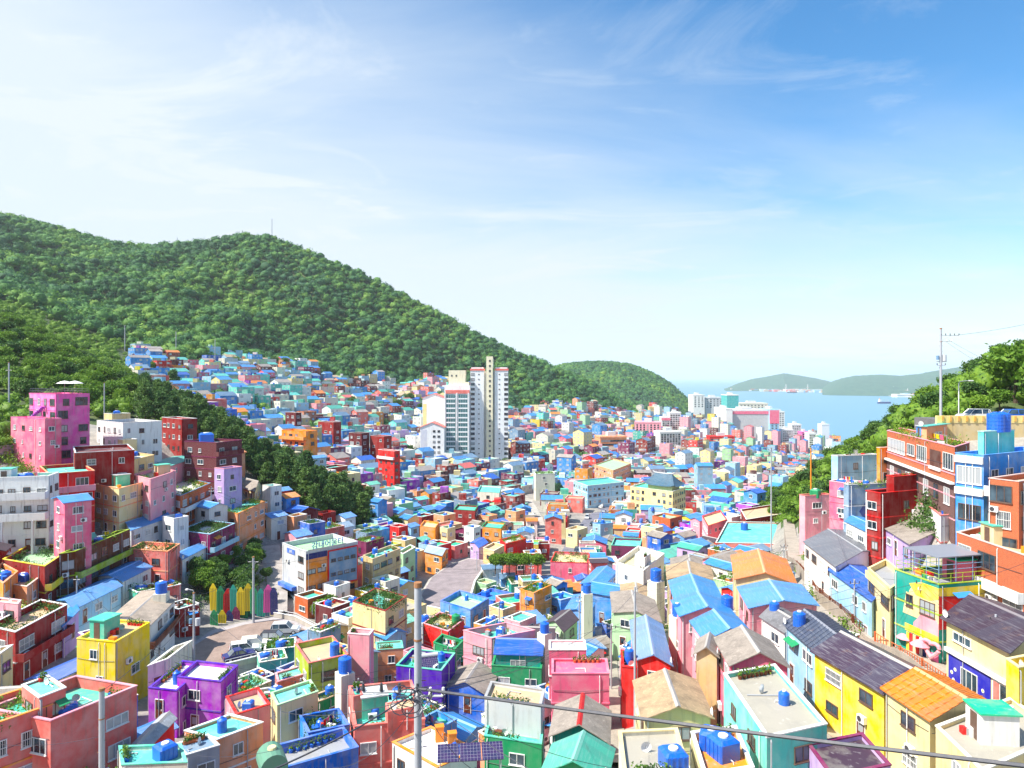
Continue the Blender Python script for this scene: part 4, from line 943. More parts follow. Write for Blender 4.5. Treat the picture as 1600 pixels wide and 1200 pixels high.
H('whitecube', 'tall white cube house with a white box on its open roof', (962,878,1005,892,1038,865), 10, 'white', 'cream', trim='white', clut=False, par=1.1, win=True, density=.4, doors=False)
Htop('whitebox', 'white box room standing on the open roof of the white cube house', 'whitecube', (992,866,1007,872,1017,864), 2.8, 'white', 'white', par=.1, win=False)
H('gableA', 'house with a sky blue gable roof, farthest of the three in a row', (1056,937,1128,938,1113,909), 6, 'palepink', 'skyroof', **GB, ridge=1, rh=1.4)
H('gableB', 'house with a sky blue gable roof, middle one of three in a row', (1064,962,1147,963,1130,940), 6.5, 'palepink', 'skyroof', **GB, ridge=1, rh=1.5)
H('gableC', 'house with a sky blue gable roof, nearest of the three in a row', (1103,1000,1176,993,1150,965), 6.5, 'palepink', 'skyroof', **GB, ridge=1, rh=1.3)
H('buffgable', 'house with a buff slate roof behind the three blue gables', (1044,905,1114,906,1108,886), 6, 'cream', SL, **GB, ridge=1, rh=1.3)
H('buffgableB', 'house with a pale tan roof and orange ridge, second behind the blue gables', (1050,888,1108,889,1104,874), 6, 'cream', SLP, **GB, ridge=1, rh=1.2)
H('tansquare', 'tan blank-walled house with a slate roof left of the red gable', (1088,1020,1120,1024,1124,1003), 7, 'beige', SLP, **GB, ridge=1, rh=.9, win=False)
H('redgable', 'pink house with a big slate roof and crimson gable end', (1143,1038,1230,1042,1200,1001), 6.8, 'pink', SLP, **GB, ridge=1, rh=1.6)
H('aqualong', 'long pale aqua house with barred windows and a wide concrete roof', (1131,1053,1198,1153,1292,1132), 6, 'aqua', 'concrete', trim='white', clut=False, par=.3, wstyle='b', density=.8)
H('ribshed', 'cream rooftop shed with a ribbed blue roof on the concrete terrace', (1167,1064,1187,1088,1231,1087), 3, 'palegreen', 'sky', kind='shed', rh=.35, seams=True, over=.15, win=False, skip_foot=True)
# --- right hillside
H('purpleyellow', 'bright yellow house under a dark purple roof along the alley', (1273,1018,1381,1082,1478,1067), 6.0, 'yellow', metal((.055,.03,.055), 1.5, .3), **GB, ridge=0, rh=1.9, density=.9, wstyle='b', trim='blue')
H('orangerib', 'cream house with a ribbed orange roof at the lower right', (1384,1077,1453,1123,1559,1106), 6.0, 'cream', 'orange', **GB, ridge=0, rh=1.6, seams=True, wstyle='b', density=1)
H('darkribA', 'white and blue house with a dark blue-grey ribbed roof', (1228,976,1276,1018,1340,1000), 6.2, 'paleblue', (.07,.09,.15), **GB, ridge=0, rh=1.3, seams=True)
H('whitecornerB', 'white alley house with a grey water-tank block and slate roof', (1190,964,1226,987,1258,972), 5.5, 'white', SLG, **GB, ridge=0, rh=.9)
H('greygable', 'white house with a grey roof and dark navy gable end', (1257,847,1306,885,1385,862), 6.2, 'white', (.19,.20,.23), **GB, ridge=0, rh=1.4, wstyle='b')
H('brightblue', 'pale blue cottage with a vivid blue roof behind the mural house', (1296,891,1362,939,1396,915), 5.2, 'paleblue', 'blue', **GB, ridge=0, rh=.9, wstyle='w')
H('creamalley', 'cream two-storey house with barred blue windows left of the mural house', (1356,888,1391,920,1420,903), 8, 'cream', 'grey', trim='cream', clut=False, wstyle='b', winsize=(2.0,1.6), par=.6)
H('mural', 'house painted in big teal, cream, yellow and pink patches with a railed roof deck', (1398,890,1467,914,1562,906), 8.4, 'teal', 'grey', trim='lime', railing='lime', clut=True, win=False, par=.25)
H('shingle', 'cream shop house with a patterned purple shingle roof and daisies', (1479,966,1576,1015,1660,985), 7.4, 'cream', 'darkroof', **GB, ridge=0, rh=1.8, win=False, over=.5)
H('yellowright', 'yellow house cut by the right edge with a pale pink awning', (1572,1030,1592,1044,1660,1030), 7, 'yellow', 'yellow', trim='cream', clut=False)
H('terraceright', 'low cream house with a sunlit concrete terrace at the lower right corner', (1462,1135,1535,1206,1660,1150), 4.5, 'cream', 'concrete', trim='offwhite', clut=True, par=.25)
H('purplebottom', 'low house with a purple rimmed dark roof at the bottom edge', (1262,1163,1300,1216,1392,1196), 4.5, 'lilac', 'darkroof', trim='plum', clut=False, par=.3)
H('brickU', 'orange brick building with white-framed bay windows below the street', (1386,673,1492,699,1515,692), 8.5, 'brick', 'tan', D=84, trim='palepink', wallm=brickm(C['brick']), win=False, clut=True, garden=.3)
H('blueU', 'vivid blue building with wide glazing and white balustrades', (1493,1537,712,1640,62), 9, 'sky', 'sky', D=78, trim='sky', win=False, clut=False)
H('brickR', 'orange brick house with a dark opening under a blue awning at the right edge', (1545,1592,753,1680,60), 8.5, 'brick', 'tan', D=72, wallm=brickm(C['brick']), wstyle='b', winsize=(2.2,1.8), clut=False)
H('redU', 'dark red house with a lower front box and cracked plain walls', (1353,1376,771,1464,68), 10, 'darkred', 'maroon', D=94, trim='red', clut=False, density=.3, doors=False)
H('redUtop', 'dark red upper storey on the cracked dark red house', (1385,1397,745,1463,68), 11.5, 'darkred', 'maroon', D=95.2, trim='red', clut=False, win=False, skip_foot=True)
H('diamond', 'blue-grey house with a dark blue diamond painted on its wall', (1318,1326,758,1388,75), 9, 'bluegrey', 'tan', D=108, trim='lightgrey', garden=.4, clut=False, win=False)
H('paleU', 'pale blue house with a stair parapet above the diamond wall', (1299,1309,713,1372,72), 11, 'paleblue', 'tan', D=120, trim='white', clut=True, density=.6, wstyle='b')
H('yellowU', 'narrow mustard yellow house between the pale blue and brick houses', (1370,1375,700,1392,70), 10, 'tangerine', 'tangerine', D=110, clut=False)
H('mauveU', 'mauve pink house with a green rooftop tank box beside the wooded slope', (1249,1258,775,1299,75), 8, 'palepink', 'tan', D=127, trim='salmon', clut=False, density=.5)
H('bankhouse', 'small white house with a tan roof on the bank under the brick building', (1452,792,1470,806,1535,800), 4.5, 'white', 'tan', trim='salmon', clut=True)
H('bunting', 'white and pink cottage with a tan slate roof and bunting', (1384,826,1422,850,1500,835), 5, 'lilac', SLP, **GB, ridge=0, rh=1.3, density=1.2)
H('brickL', 'orange brick house with long dark window bands and a white lace parapet', (1495,832,1600,868,1660,850), 7.5, 'brick', 'tan', D=66, wallm=brickm(C['brick']), wstyle='b', winsize=(3.0,1.7), clut=True, par=.9)
Htop('creamU', 'cream rooftop room beside a blue tank at the right edge', 'brickL', (1543,797,1552,803,1615,800), 2.8, 'beige', 'tan', density=.6)
H('lowerbrick', 'brown brick ground floor with glazed doors below the white-framed brick building', (1462,760,1545,796,1560,790), 4.6, 'brown', 'tan', D=79, wallm=brickm((.22,.09,.07)), wstyle='b', winsize=(1.8,1.8), clut=False, railing='brown', par=.2)
H('skyshed', 'low house with a sky blue roof between the diamond wall and the dark red house', (1322,815,1356,832,1372,820), 4, 'white', 'skyroof', **GB, ridge=0, rh=.5)
H('tinyroofU', 'little peach hut with a mint sheet roof below the yellow guard wall', (1440,1448,667,1480,65), 7.5, 'peach', 'aqua', D=95, kind='shed', rh=.3, skip_foot=True)
H('whitetankbase', 'white and aqua rooftop block carrying the two big blue tanks', (1528,1537,675,1585,65), 10, 'aqua', 'white', D=82, clut=False, win=False, skip_foot=True, par=.15)
H('community', 'grey and orange community centre with a red-framed panel and blue roof sign', (441,478,862,559,45), 11.6, 'lightgrey', 'palegreen', D=128, trim='lightgrey', clut=False, win=False, simple=False, par=.9, cat='community centre', name='community_centre')
# --- middle distance landmarks
H('bigmint', 'wide brick pink house with a broad mint roof at the head of the alley', (1136,815,1118,848,1229,850), 7, 'salmon', 'aqua', trim='white', clut=True, par=.4, density=.4)
H('orangegable', 'cream house with a vivid orange gable roof', (1150,905,1242,912,1226,874), 5.5, 'cream', 'orange', **GB, ridge=1, rh=1.6)
H('bluelow', 'pink house with a broad azure roof in front of the orange gable', (1172,950,1276,946,1250,915), 5.5, 'palepink', (.10,.36,.78), **GB, ridge=1, rh=1.0)
H('redtan', 'crimson house with a tan roof right of the pink stair house', (1157,796,1166,812,1240,800), 6.5, 'darkred', 'tan', trim='white')
H('pinkstair', 'pale pink house with a stepped red tiled parapet', (1097,806,1106,822,1136,812), 8.5, 'palepink', 'cream', trim='red', wstyle='w')
H('school', 'yellow four-storey school block under a blue temple roof', (985,760,1051,768,1071,761), 12.5, (.86,.70,.30), 'mint', trim='white', density=1.35, winsize=(1.1,1.3), wstyle='b', doors=False, clut=False, simple=True, cat='school')
H('bluewhite', 'blue and white apartment block with a mint roof left of the yellow school', (896,751,918,759,975,753), 10, 'paleblue', 'mint', trim='white', bands=True, density=1.2, cat='apartment block')
H('whitetall', 'tall plain white house with a blue sign over its door', (834,737,837,741,867,740), 12, 'offwhite', 'palegreen', trim='white', density=.4, garden=.4)
H('tanstep', 'tan stepped apartment block with green terraces right of the white tall house', (929,726,958,735,986,724), 10, 'peach', 'palegreen', trim='tan', bands=True, density=1.2, cat='apartment block')
H('orangeblock', 'orange four-storey block with deep dark galleries at the edge of the pines', (440,478,674,496,30), 11.5, 'orange', 'orange', D=236, trim='orange', winsize=(1.2,1.3), wstyle='b', bands=True, cat='apartment block', simple=True)
H('redblock', 'bright red three-storey house right of the pines', (591,616,705,625,40), 10, 'red', 'salmon', D=262, trim='white', wstyle='b')
H('darkredA', 'dark red tower house behind the orange block', (446,462,645,471,40), 14, 'maroon', 'tan', D=300, wstyle='w')
H('darkredB', 'broad dark red brick block in the middle of the far slope', (497,521,660,533,35), 11, 'darkred', 'aqua', D=320, wstyle='w')
H('darkredC', 'long dark red block with white windows below the far slope', (545,565,677,577,30), 11, 'maroon', 'aqua', D=300, wstyle='w', winsize=(1.6,1.3))
H('darkredD', 'wide dark red house with a white roof edge left of the apartment tower', (578,600,682,612,30), 9, 'darkred', 'palepink', D=300, wstyle='w')
H('rosehouse', 'rose pink upper terrace house with a red rim beside the market street', (860,878,918,880,922,864), 7, 'pink', 'cream', trim='red', wstyle='w', density=.6, garden=.3)
H('plumbrick', 'plum brick house with round lamps and a mint roof above the white cube', (955,852,1000,854,1003,842), 7, 'plum', 'aqua', trim='mint', wallm=brickm(C['plum']), wstyle='b')
H('ochretower', 'mustard orange house with timber sides below the shrub bank', (812,921,834,927,862,914), 8, 'tangerine', 'mint', trim='tangerine', garden=.4, clut=True)
H('salmonlow', 'salmon house with a green deck and blue tank above the shrub bank', (778,872,790,876,846,874), 6, 'salmon', 'palegreen', trim='cream', density=.5)
H('redcafe', 'red cafe house with a white terrace and a potted tree', (781,843,790,850,822,842), 8, 'red', 'white', trim='red', wstyle='w', winsize=(2.0,1.4), garden=.6)
H('goldhouse', 'golden yellow house with a pale deck in the middle of the valley', (656,822,680,825,686,816), 6, 'tangerine', 'cream', trim='tangerine', density=.5)
H('goldmint', 'ochre house with dark green roof band left of the red cafe', (752,823,783,826,790,817), 7, 'tangerine', 'mint', trim='green')
H('crimsonbox', 'crimson house with a green roof and arched blue window', (709,796,742,798,747,790), 8, 'darkred', 'mint', trim='green')
H('whitecafe', 'large plain white wall house with a mint roof behind red parasols', (746,768,780,770,783,760), 9, 'offwhite', 'aqua', trim='aqua', density=.4)
H('creamstepA', 'cream house with stone-grey roof beside the market street', (884,826,902,829,918,824), 6, 'cream', 'tan')
H('nearcentreA', 'blue-grey house with a mint deck at the top of the market street', (926,817,938,819,958,817), 7, 'paleblue', 'mint', trim='sky')
H('ochreBalcony', 'buff two-storey house with an arched balcony left of the shrub bank', (755,856,772,861,788,852), 7.5, 'beige', 'tan', wstyle='b', bands=True)
H('lilacbluehouse', 'pale violet house with a vivid blue roof left of the buff balcony house', (735,848,748,856,762,848), 6.5, 'lilac', 'blue', **GB, ridge=1, rh=.9)
H('yellowhutL', 'mustard cottage with a pale blue tin roof beside the car park', (664,862,690,868,700,858), 5.5, 'tangerine', (.45,.60,.78), **GB, rh=1.0)
# ---------------------------------------------------------------- parking deck, car park, alley and streets
def pip(poly, x, y):
    ins = False; n = len(poly)
    for i in range(n):
        x1, y1 = poly[i]; x2, y2 = poly[(i+1) % n]
        if (y1 > y) != (y2 > y) and x < (x2-x1)*(y-y1)/(y2-y1)+x1: ins = not ins
    return ins
CONC = plaster((.42,.38,.33)); CONC2 = plaster((.34,.31,.33))
def asphalt(c):
    k = key('asphalt', c)
    if k in MAT: return MAT[k]
    m, t, b = newmat('paving'); v = coords(t, (1,1,1), True); a = noise(t, v, .5, 6, .7); a2 = noise(t, v, 7, 4, .7)
    c1 = mixc(t, ramp(t, a, .35, .7), c, dim(c, .62)); c2 = mixc(t, ramp(t, a2, .55, .7), c1, dim(c, 1.35)); t.links.new(c2, b.inputs['Base Color']); b.inputs['Roughness'].default_value = .95
    bump(t, b, a2, .3, .03); MAT[k] = m; return m
DECKZ = -40.2
DECKPX = [(272,1066),(290,1012),(330,985),(380,972),(428,964),(462,970),(512,996),(466,1020),(400,1034),(352,1046)]
dk = [Pz(x, y, DECKZ)[:2] for x, y in DECKPX]
mb = MB(); mb.prism(dk, DECKZ-7, DECKZ, CONC2); o = mb.obj('parking_deck'); setp(o, kind='structure')
road = [Pz(x, y, DECKZ+.004)[:2] for x, y in [(285,1055),(298,1012),(335,989),(382,976),(428,968),(458,974),(500,996),(462,1015),(398,1029),(352,1040)]]
mb = MB(); mb.poly([(x, y, DECKZ+.012) for x, y in road], asphalt((.33,.24,.20))); o = mb.obj('parking_road'); setp(o, kind='structure')
lot = [Pz(x, y, DECKZ+.02)[:2] for x, y in [(352,1038),(372,1016),(410,995),(455,977),(498,996),(460,1013),(398,1028)]]
mb = MB(); mb.poly([(x, y, DECKZ+.024) for x, y in lot], asphalt((.20,.19,.18))); o = mb.obj('parking_bay'); setp(o, kind='structure')
# wall with capping and rails along the deck edge
w = empty('parapet_wall', (dk[7][0], dk[7][1], DECKZ)); setp(w, 'grey parapet wall with white capping along the parked cars', 'wall')
mb = MB(); cb = MB(); pr = MB()
seq = [dk[9], dk[8], dk[7], dk[6], dk[5], dk[4]]
for a, b_ in zip(seq, seq[1:]):
    l = hypot(b_[0]-a[0], b_[1]-a[1]); n = (-(b_[1]-a[1])/l*.12, (b_[0]-a[0])/l*.12); r = lambda p, s: (p[0]-w.location.x+n[0]*s, p[1]-w.location.y+n[1]*s)
    mb.prism([r(a,1), r(a,-1), r(b_,-1), r(b_,1)], 0.03, .75, CONC); cb.prism([r(a,1.4), r(a,-1.4), r(b_,-1.4), r(b_,1.4)], .753, .84, plaster(C['white']))
    k = max(2, int(l/1.5))
    for i in range(k): x, y = a[0]+(b_[0]-a[0])*i/k-w.location.x, a[1]+(b_[1]-a[1])*i/k-w.location.y; pr.bar((x,y,.84),(x,y,1.25), .06, plain(C['lightgrey'],.4,'steel_rail'))
    pr.bar((*r(a,0),1.25),(*r(b_,0),1.25), .07, plain(C['lightgrey'],.4,'steel_rail'))
mb.obj('wall', w); cb.obj('capping', w); pr.obj('rail', w)
CPX = [(655,930),(672,902),(700,883),(732,872),(778,878),(757,893),(742,915),(735,940),(700,962),(668,955)]
cz = -47.6; cp = [Pz(x, y, cz)[:2] for x, y in CPX]
mb = MB(); mb.prism(cp, cz-7, cz, CONC); o = mb.obj('car_park_terrace'); setp(o, kind='structure')
mb = MB(); mb.poly([(x, y, cz+.012) for x, y in offset(cp if area(cp) > 0 else cp[::-1], .5)], asphalt((.30,.25,.26))); o = mb.obj('car_park'); setp(o, kind='structure')
w = empty('boundary_wall', (*cp[5], cz)); setp(w, 'curving cream wall round the empty open car park', 'wall'); mb = MB(); cb = MB()
seq = [cp[4], cp[5], cp[6], cp[7], cp[8], cp[9]]
for a, b_ in zip(seq, seq[1:]):
    l = hypot(b_[0]-a[0], b_[1]-a[1]); n = (-(b_[1]-a[1])/l*.15, (b_[0]-a[0])/l*.15); r = lambda p, s: (p[0]-w.location.x+n[0]*s, p[1]-w.location.y+n[1]*s)
    mb.prism([r(a,1), r(a,-1), r(b_,-1), r(b_,1)], -4, 1.1, plaster(C['cream'])); cb.prism([r(a,1.3), r(a,-1.3), r(b_,-1.3), r(b_,1.3)], 1.103, 1.2, plaster(C['white']))
mb.obj('wall', w); cb.obj('capping', w)
def gnd(px, py, h=0.0):
    D = ray(px, py, h, 30); return P(px, py, D)
def strip(name, pxs, width, mat, lift=.12, kind='structure', sub=8):
    p = [gnd(*a) for a in pxs]; path = []
    for a, b_ in zip(p, p[1:]):
        for i in range(sub): path.append((a[0]+(b_[0]-a[0])*i/sub, a[1]+(b_[1]-a[1])*i/sub))
    path.append(p[-1][:2]); mb = MB(); pv = []
    for i, q in enumerate(path):
        a, b_ = path[max(0,i-1)], path[min(len(path)-1,i+1)]; l = hypot(b_[0]-a[0], b_[1]-a[1]) or 1; n = (-(b_[1]-a[1])/l*width/2, (b_[0]-a[0])/l*width/2)
        z = max(Tz(q[0]+n[0], q[1]+n[1]), Tz(q[0]-n[0], q[1]-n[1]), Tz(*q))+lift
        pv.append(((q[0]+n[0], q[1]+n[1], z), (q[0]-n[0], q[1]-n[1], z)))
    for a, b_ in zip(pv, pv[1:]):
        mb.poly([a[0], a[1], b_[1], b_[0]], mat)
        for s in (0, 1): mb.poly([a[s], b_[s], (*b_[s][:2], b_[s][2]-2), (*a[s][:2], a[s][2]-2)], mat)
    o = mb.obj(name); setp(o, kind=kind); return path
ALLEYPX = [(1232,820),(1243,880),(1288,932),(1350,985),(1420,1030),(1485,1072),(1560,1118),(1600,1150)]
alley = strip('alley_path', ALLEYPX, 2.5, asphalt((.42,.36,.30)))
alley2 = strip('lower_alley', [(1236,1045),(1262,1085),(1296,1130),(1340,1170),(1380,1215)], 2.6, asphalt((.46,.38,.28)))
alley3 = strip('stepped_lane', [(1010,930),(1040,985),(1065,1040),(1092,1075),(1120,1120)], 1.8, asphalt((.44,.40,.33)))
alley4 = strip('narrow_lane', [(953,990),(957,1060),(962,1130),(968,1200)], 1.6, asphalt((.40,.38,.30)))
market = strip('market_street', [(952,790),(925,812),(905,840),(890,868),(868,905)], 6.0, asphalt((.20,.20,.25)))
lane5 = strip('village_lane', [(826,782),(842,810),(850,840)], 3.0, asphalt((.45,.42,.38)))
ramp_ = strip('concrete_ramp', [(432,962),(434,930),(428,890),(424,858)], 3.6, asphalt((.42,.38,.35)))
BANK = [(296,900),(330,868),(372,856),(424,850),(430,965),(335,985),(298,950)]
NOBUILD = [DECKPX, CPX, BANK, [(-60,640),(110,650),(72,715),(60,770),(-60,800)], [(1466,800),(1545,830),(1545,800),(1466,770)]]
PATHS = [(alley,2.4),(alley2,2.2),(alley3,1.5),(alley4,1.3),(market,4.2),(lane5,2.4),(ramp_,2.6)]
mb = MB(); sx = [(x, 104) for x in np.linspace(56, 90, 12)]
rdm = asphalt((.16,.16,.17)); x0, x1 = (1468-800)/F*104, (1760-800)/F*104
mb.box(x0, x1, 98.5, 110.5, -12, -6.4, rdm); o = mb.obj('upper_road'); setp(o, kind='structure')

# ---------------------------------------------------------------- apartment towers
def block_windows(root, x0, x1, y, z0, z1, nx, nz, w, h, style='b', name='window'):
    for i in range(nx):
        for j in range(nz):
            x = x0+(x1-x0)*(i+.5)/nx; z = z0+(z1-z0)*(j+.5)/nz
            fm, gm = win_mesh(w, h, style, True); child(name, fm, root, (x, y-.01, z-h/2))
def xz(px, py, D): return (px-800)/F*D, (HY-py)/F*D
TD = 412.0; gy = -56.0; twm = plaster((.86,.88,.90)); cream = plaster((.86,.79,.56)); coral = plaster(C['salmon'])
r = empty('apartment_tower', (*[(764-800)/F*TD], TD, gy)); setp(r, 'tallest white apartment tower with a yellow stair shaft up its middle', 'apartment tower')
ox = r.location.x; X = lambda px: (px-800)/F*TD - ox; Z = lambda py: (HY-py)/F*TD - gy
for nm, a, b_, py, mt, d in (('wing', 735, 756, 577, twm, 0), ('wing', 773, 794, 577, twm, 0), ('recess', 756, 760, 580, twm, 3), ('recess', 770, 773, 580, twm, 3), ('stair_shaft', 760, 770, 559, cream, -1.2)):
    mb = MB(); mb.box(X(a), X(b_), d, 14, 0, Z(py), mt); mb.obj(nm, r)
for a, b_ in ((735,756),(773,794)):
    mb = MB(); mb.box(X(a)-.2, X(b_)+.2, -.3, 14.2, Z(579), Z(576), coral); mb.box(X(a)+.5, X(b_)-.5, .5, 13.5, Z(576), Z(576)+.8, twm); mb.obj('parapet', r)
mb = MB(); mb.prism([(X(760),-1.2),(X(770),-1.2),(X(770),6),(X(760),6)], Z(559)+.003, Z(557), cream); mb.obj('shaft_cap', r)
block_windows(r, X(736), X(741.5), 0, Z(728), Z(581), 1, 19, 2.3, 1.5); block_windows(r, X(788), X(793.5), 0, Z(728), Z(581), 1, 19, 2.3, 1.5)
block_windows(r, X(763), X(768), -1.2, Z(716), Z(560), 1, 20, 1.1, 1.2, 'b'); block_windows(r, X(747), X(749.5), 0, Z(728), Z(581), 1, 19, .9, .5); block_windows(r, X(779), X(781.5), 0, Z(728), Z(581), 1, 19, .9, .5)
FOOT.append(([(xx+ox, yy+TD) for xx, yy in ((X(735)-2,-8),(X(794)+2,-8),(X(794)+2,16),(X(735)-2,16))], 't'))
TD2 = 404.0
r = empty('apartment_tower', ((714-800)/F*TD2, TD2, gy)); setp(r, 'apartment tower with stacked green-glazed balconies and a yellow penthouse', 'apartment tower')
ox = r.location.x; X = lambda px: (px-800)/F*TD2 - ox; Z = lambda py: (HY-py)/F*TD2 - gy
mb = MB(); mb.box(X(695), X(733), 0, 14, 0, Z(612), twm); mb.obj('wall', r)
mb = MB(); mb.box(X(696), X(733.3), -.35, 3, Z(615), Z(609.5), coral); mb.obj('parapet', r)
mb = MB(); mb.box(X(694), X(734), 2, 14.2, Z(612), Z(602), twm); mb.obj('crown', r)
mb = MB(); mb.box(X(700), X(726), 4, 13, Z(602), Z(578.5), cream); mb.box(X(726), X(732), 4, 13, Z(602), Z(597), cream); mb.obj('penthouse', r)
for px in (705, 712): fm, gm = win_mesh(.9,.9,'b',True); child('window', fm, r, (X(px), 3.99, Z(588)))
for a, b_ in ((697.5,711.5),(716.5,730.5)):
    for j in range(15):
        z0 = Z(727)+(Z(616)-Z(727))*j/15; hh = (Z(616)-Z(727))/15
        mb = MB(); gl2 = plain((.04,.16,.18), .15, 'balcony_glass', .8); mb.box(X(a), X(b_), -.7, .01, z0+.55, z0+hh-.25, gl2); mb.box(X(a)-.1, X(b_)+.1, -.8, .01, z0-.25, z0+.55, twm)
        for k in range(5): xk = X(a)+(X(b_)-X(a))*k/4; mb.box(xk-.05, xk+.05, -.76, -.69, z0+.55, z0+hh-.25, FRAME_W)
        mb.obj('balcony', r)
for px in (695.5, 713.8, 732): mb = MB(); mb.box(X(px)-.35, X(px)+.35, -1.0, 0, 0, Z(614), twm); mb.obj('pier', r)
FOOT.append(([(xx+ox, yy+TD2) for xx, yy in ((X(656)-2,-12),(X(734)+2,-12),(X(734)+2,16),(X(656)-2,16))], 't'))
def gabled_slab(px0, px1, pye, pyr, D, dep, label, rows, D0=None):
    r = empty('apartment_block', ((px0+px1-1600)/2/F*D, D, gy)); setp(r, label, 'apartment block'); w2 = (px1-px0)/2/F*D; zh = (HY-pye)/F*D-gy; zr = (HY-pyr)/F*D-gy
    mb = MB(); mb.box(-w2, w2, 0, dep, 0, zh, twm); mb.poly([(-w2,0,zh),(w2,0,zh),(0,0,zr)], twm); mb.poly([(w2,dep,zh),(-w2,dep,zh),(0,dep,zr)], twm); mb.obj('wall', r)
    rm = plaster(C['salmon']); mb = MB()
    for s in (-1, 1): mb.faces([(s*(w2+.5),-.4,zh-.2),(0,-.4,zr+.15),(0,dep+.4,zr+.15),(s*(w2+.5),dep+.4,zh-.2),(s*(w2+.5),-.4,zh-.5),(0,-.4,zr-.1),(0,dep+.4,zr-.1),(s*(w2+.5),dep+.4,zh-.5)], [(0,1,2,3),(7,6,5,4),(0,4,5,1),(2,6,7,3),(3,7,4,0)], rm)
    mb.obj('roof', r)
    if rows:
        block_windows(r, -.2, w2*.75, 0, 5, zh-1, 2, rows, 1.5, 1.2); mb = MB(); mb.box(-w2+.3, -w2*.45, -.05, .0, 2, zh-1.5, plaster((.62,.64,.74))); mb.obj('painted_strip', r)
    else: mb = MB(); mb.box(-w2+.3, -w2*.62, -.05, .0, zh-22, zh-4, plaster((.80,.72,.30))); mb.obj('painted_strip', r)
gabled_slab(660, 694.5, 621, 615, 418, 14, 'windowless grey gable end of the slab behind the lowest apartment block', 0)
gabled_slab(656.5, 694, 667, 660, 396, 12, 'lowest white apartment block with a small gable roof and paired windows', 7)
w = empty('podium', ((725-800)/F*385, 385, -66)); setp(w, 'long purple-grey parking podium with slit windows below the apartment towers', 'podium')
X = lambda px: (px-725)/F*385; Z = lambda py: (HY-py)/F*385 + 66; pm = plaster((.34,.32,.42))
mb = MB(); mb.box(X(652), X(800), 0, 11, 0, Z(739), pm); mb.obj('wall', w); mb = MB(); mb.box(X(652), X(800), -.25, .1, Z(739), Z(735), plaster(C['lightgrey'])); mb.obj('capping', w)
for i in range(13): fm, gm = win_mesh(1.8,.9,'b',True); child('window', fm, w, (X(672+9.6*i), 0, Z(757)))
FOOT.append(([((652-800)/F*385, 384),((800-800)/F*385, 384),(0, 399),((652-800)/F*385, 399)], 'p'))
for i in range(13):
    px = 656+i*11+random.uniform(-2,2); d = 397+random.uniform(-1,1); tree((px-800)/F*d, d, random.uniform(.62,.85), 'dark', 'clipped dark tree in the hedge at the foot of the apartment towers', 'hedge trees below the towers', zoff=max(0, -52.5-Tz((px-800)/F*d, d)))
# ---------------------------------------------------------------- big buildings near the harbour
def far_block(label, px0, px1, pyt, D, dep, wall, nx, nz, w=2.4, h=1.5, th=0, top=None, cat='building', style='b', name='office_block', band=None, zb=None):
    x0, x1 = (px0-800)/F*D, (px1-800)/F*D; gz_ = zb if zb is not None else min(Tz((x0+x1)/2, D), Tz((x0+x1)/2, D+dep))-3; gz_ = max(gz_, SEA-2)
    r = empty(name, ((x0+x1)/2, D, gz_), radians(th)); setp(r, label, cat); w2 = (x1-x0)/2; H_ = (HY-pyt)/F*D-gz_; c_ = C[wall] if isinstance(wall, str) else wall
    mb = MB(); mb.box(-w2, w2, 0, dep, 0, H_, plaster(c_)); mb.obj('wall', r)
    mb = MB(); mb.box(-w2-.3, w2+.3, -.3, dep+.3, H_+.002, H_+1.2, plaster(C[top]) if top else plaster(c_)); mb.obj('parapet', r)
    mb = MB(); mb.box(-w2*.3, w2*.3, dep*.3, dep*.7, H_+1.2, H_+4.5, plaster(C['lightgrey'])); mb.obj('roof_plant', r)
    if band:
        mb = MB(); mb.box(-w2-.4, w2+.4, -.45, -.02, H_-band[1], H_-band[0], plaster(C[band[2]])); mb.obj('coloured_band', r)
    if nx: block_windows(r, -w2+.8, w2-.8, 0, max(2, H_-nz*3.1-1), H_-1, nx, nz, w, h, style)
    FOOT.append(([(x0-2, D-3),(x1+2, D-3),(x1+2, D+dep+3),(x0-2, D+dep+3)], label[:8])); return r
far_block('big grey windowless mall wall with a pink stripe near the sea', 1145, 1202, 642.5, 930, 60, (.52,.53,.54), 0, 0, band=(0, 4, 'pink'), name='shopping_mall', cat='mall')
far_block('white end block of the big grey mall', 1134.5, 1144.6, 640, 925, 55, 'white', 0, 0, name='shopping_mall', cat='mall')
far_block('pink and blue tower at the right end of the mall', 1203, 1217, 641, 925, 40, 'paleblue', 2, 8, band=(0, 18, 'pink'), name='mall_tower')
far_block('bright teal wrapped tower block behind the mall', 1136, 1154, 618, 1060, 30, (.02,.42,.42), 0, 0, top='white', name='tower_block')
far_block('white waterfront building with flags left of the teal tower', 1083, 1101, 618, 1120, 30, 'white', 3, 6, name='waterfront_hall')
far_block('grey waterfront hall just left of the teal tower', 1102, 1130, 622, 1125, 30, 'lightgrey', 5, 5, name='waterfront_hall')
far_block('low white harbour building just right of the teal tower', 1155, 1200, 631, 1110, 25, 'offwhite', 8, 4, name='harbour_building')
far_block('white and navy slab tower behind the mall on the shore', 1213, 1226, 644, 1090, 14, 'white', 3, 7, name='slab_tower')
far_block('broad white apartment slab in front of the harbour, left one of the cluster', 1222, 1240, 672, 960, 16, 'white', 5, 9, name='apartment_slab')
far_block('white apartment slab with stepped top in the middle of the harbour cluster', 1237, 1252, 664, 985, 14, 'white', 4, 10, name='apartment_slab')
far_block('white apartment slab with magenta sign right of the harbour cluster', 1253, 1264, 676, 950, 14, 'hotpink', 3, 8, name='apartment_slab')
far_block('tall slender pale tower at the water edge by the wooded slope', 1284, 1296, 664, 1010, 14, (.70,.76,.82), 2, 0, name='slender_tower')
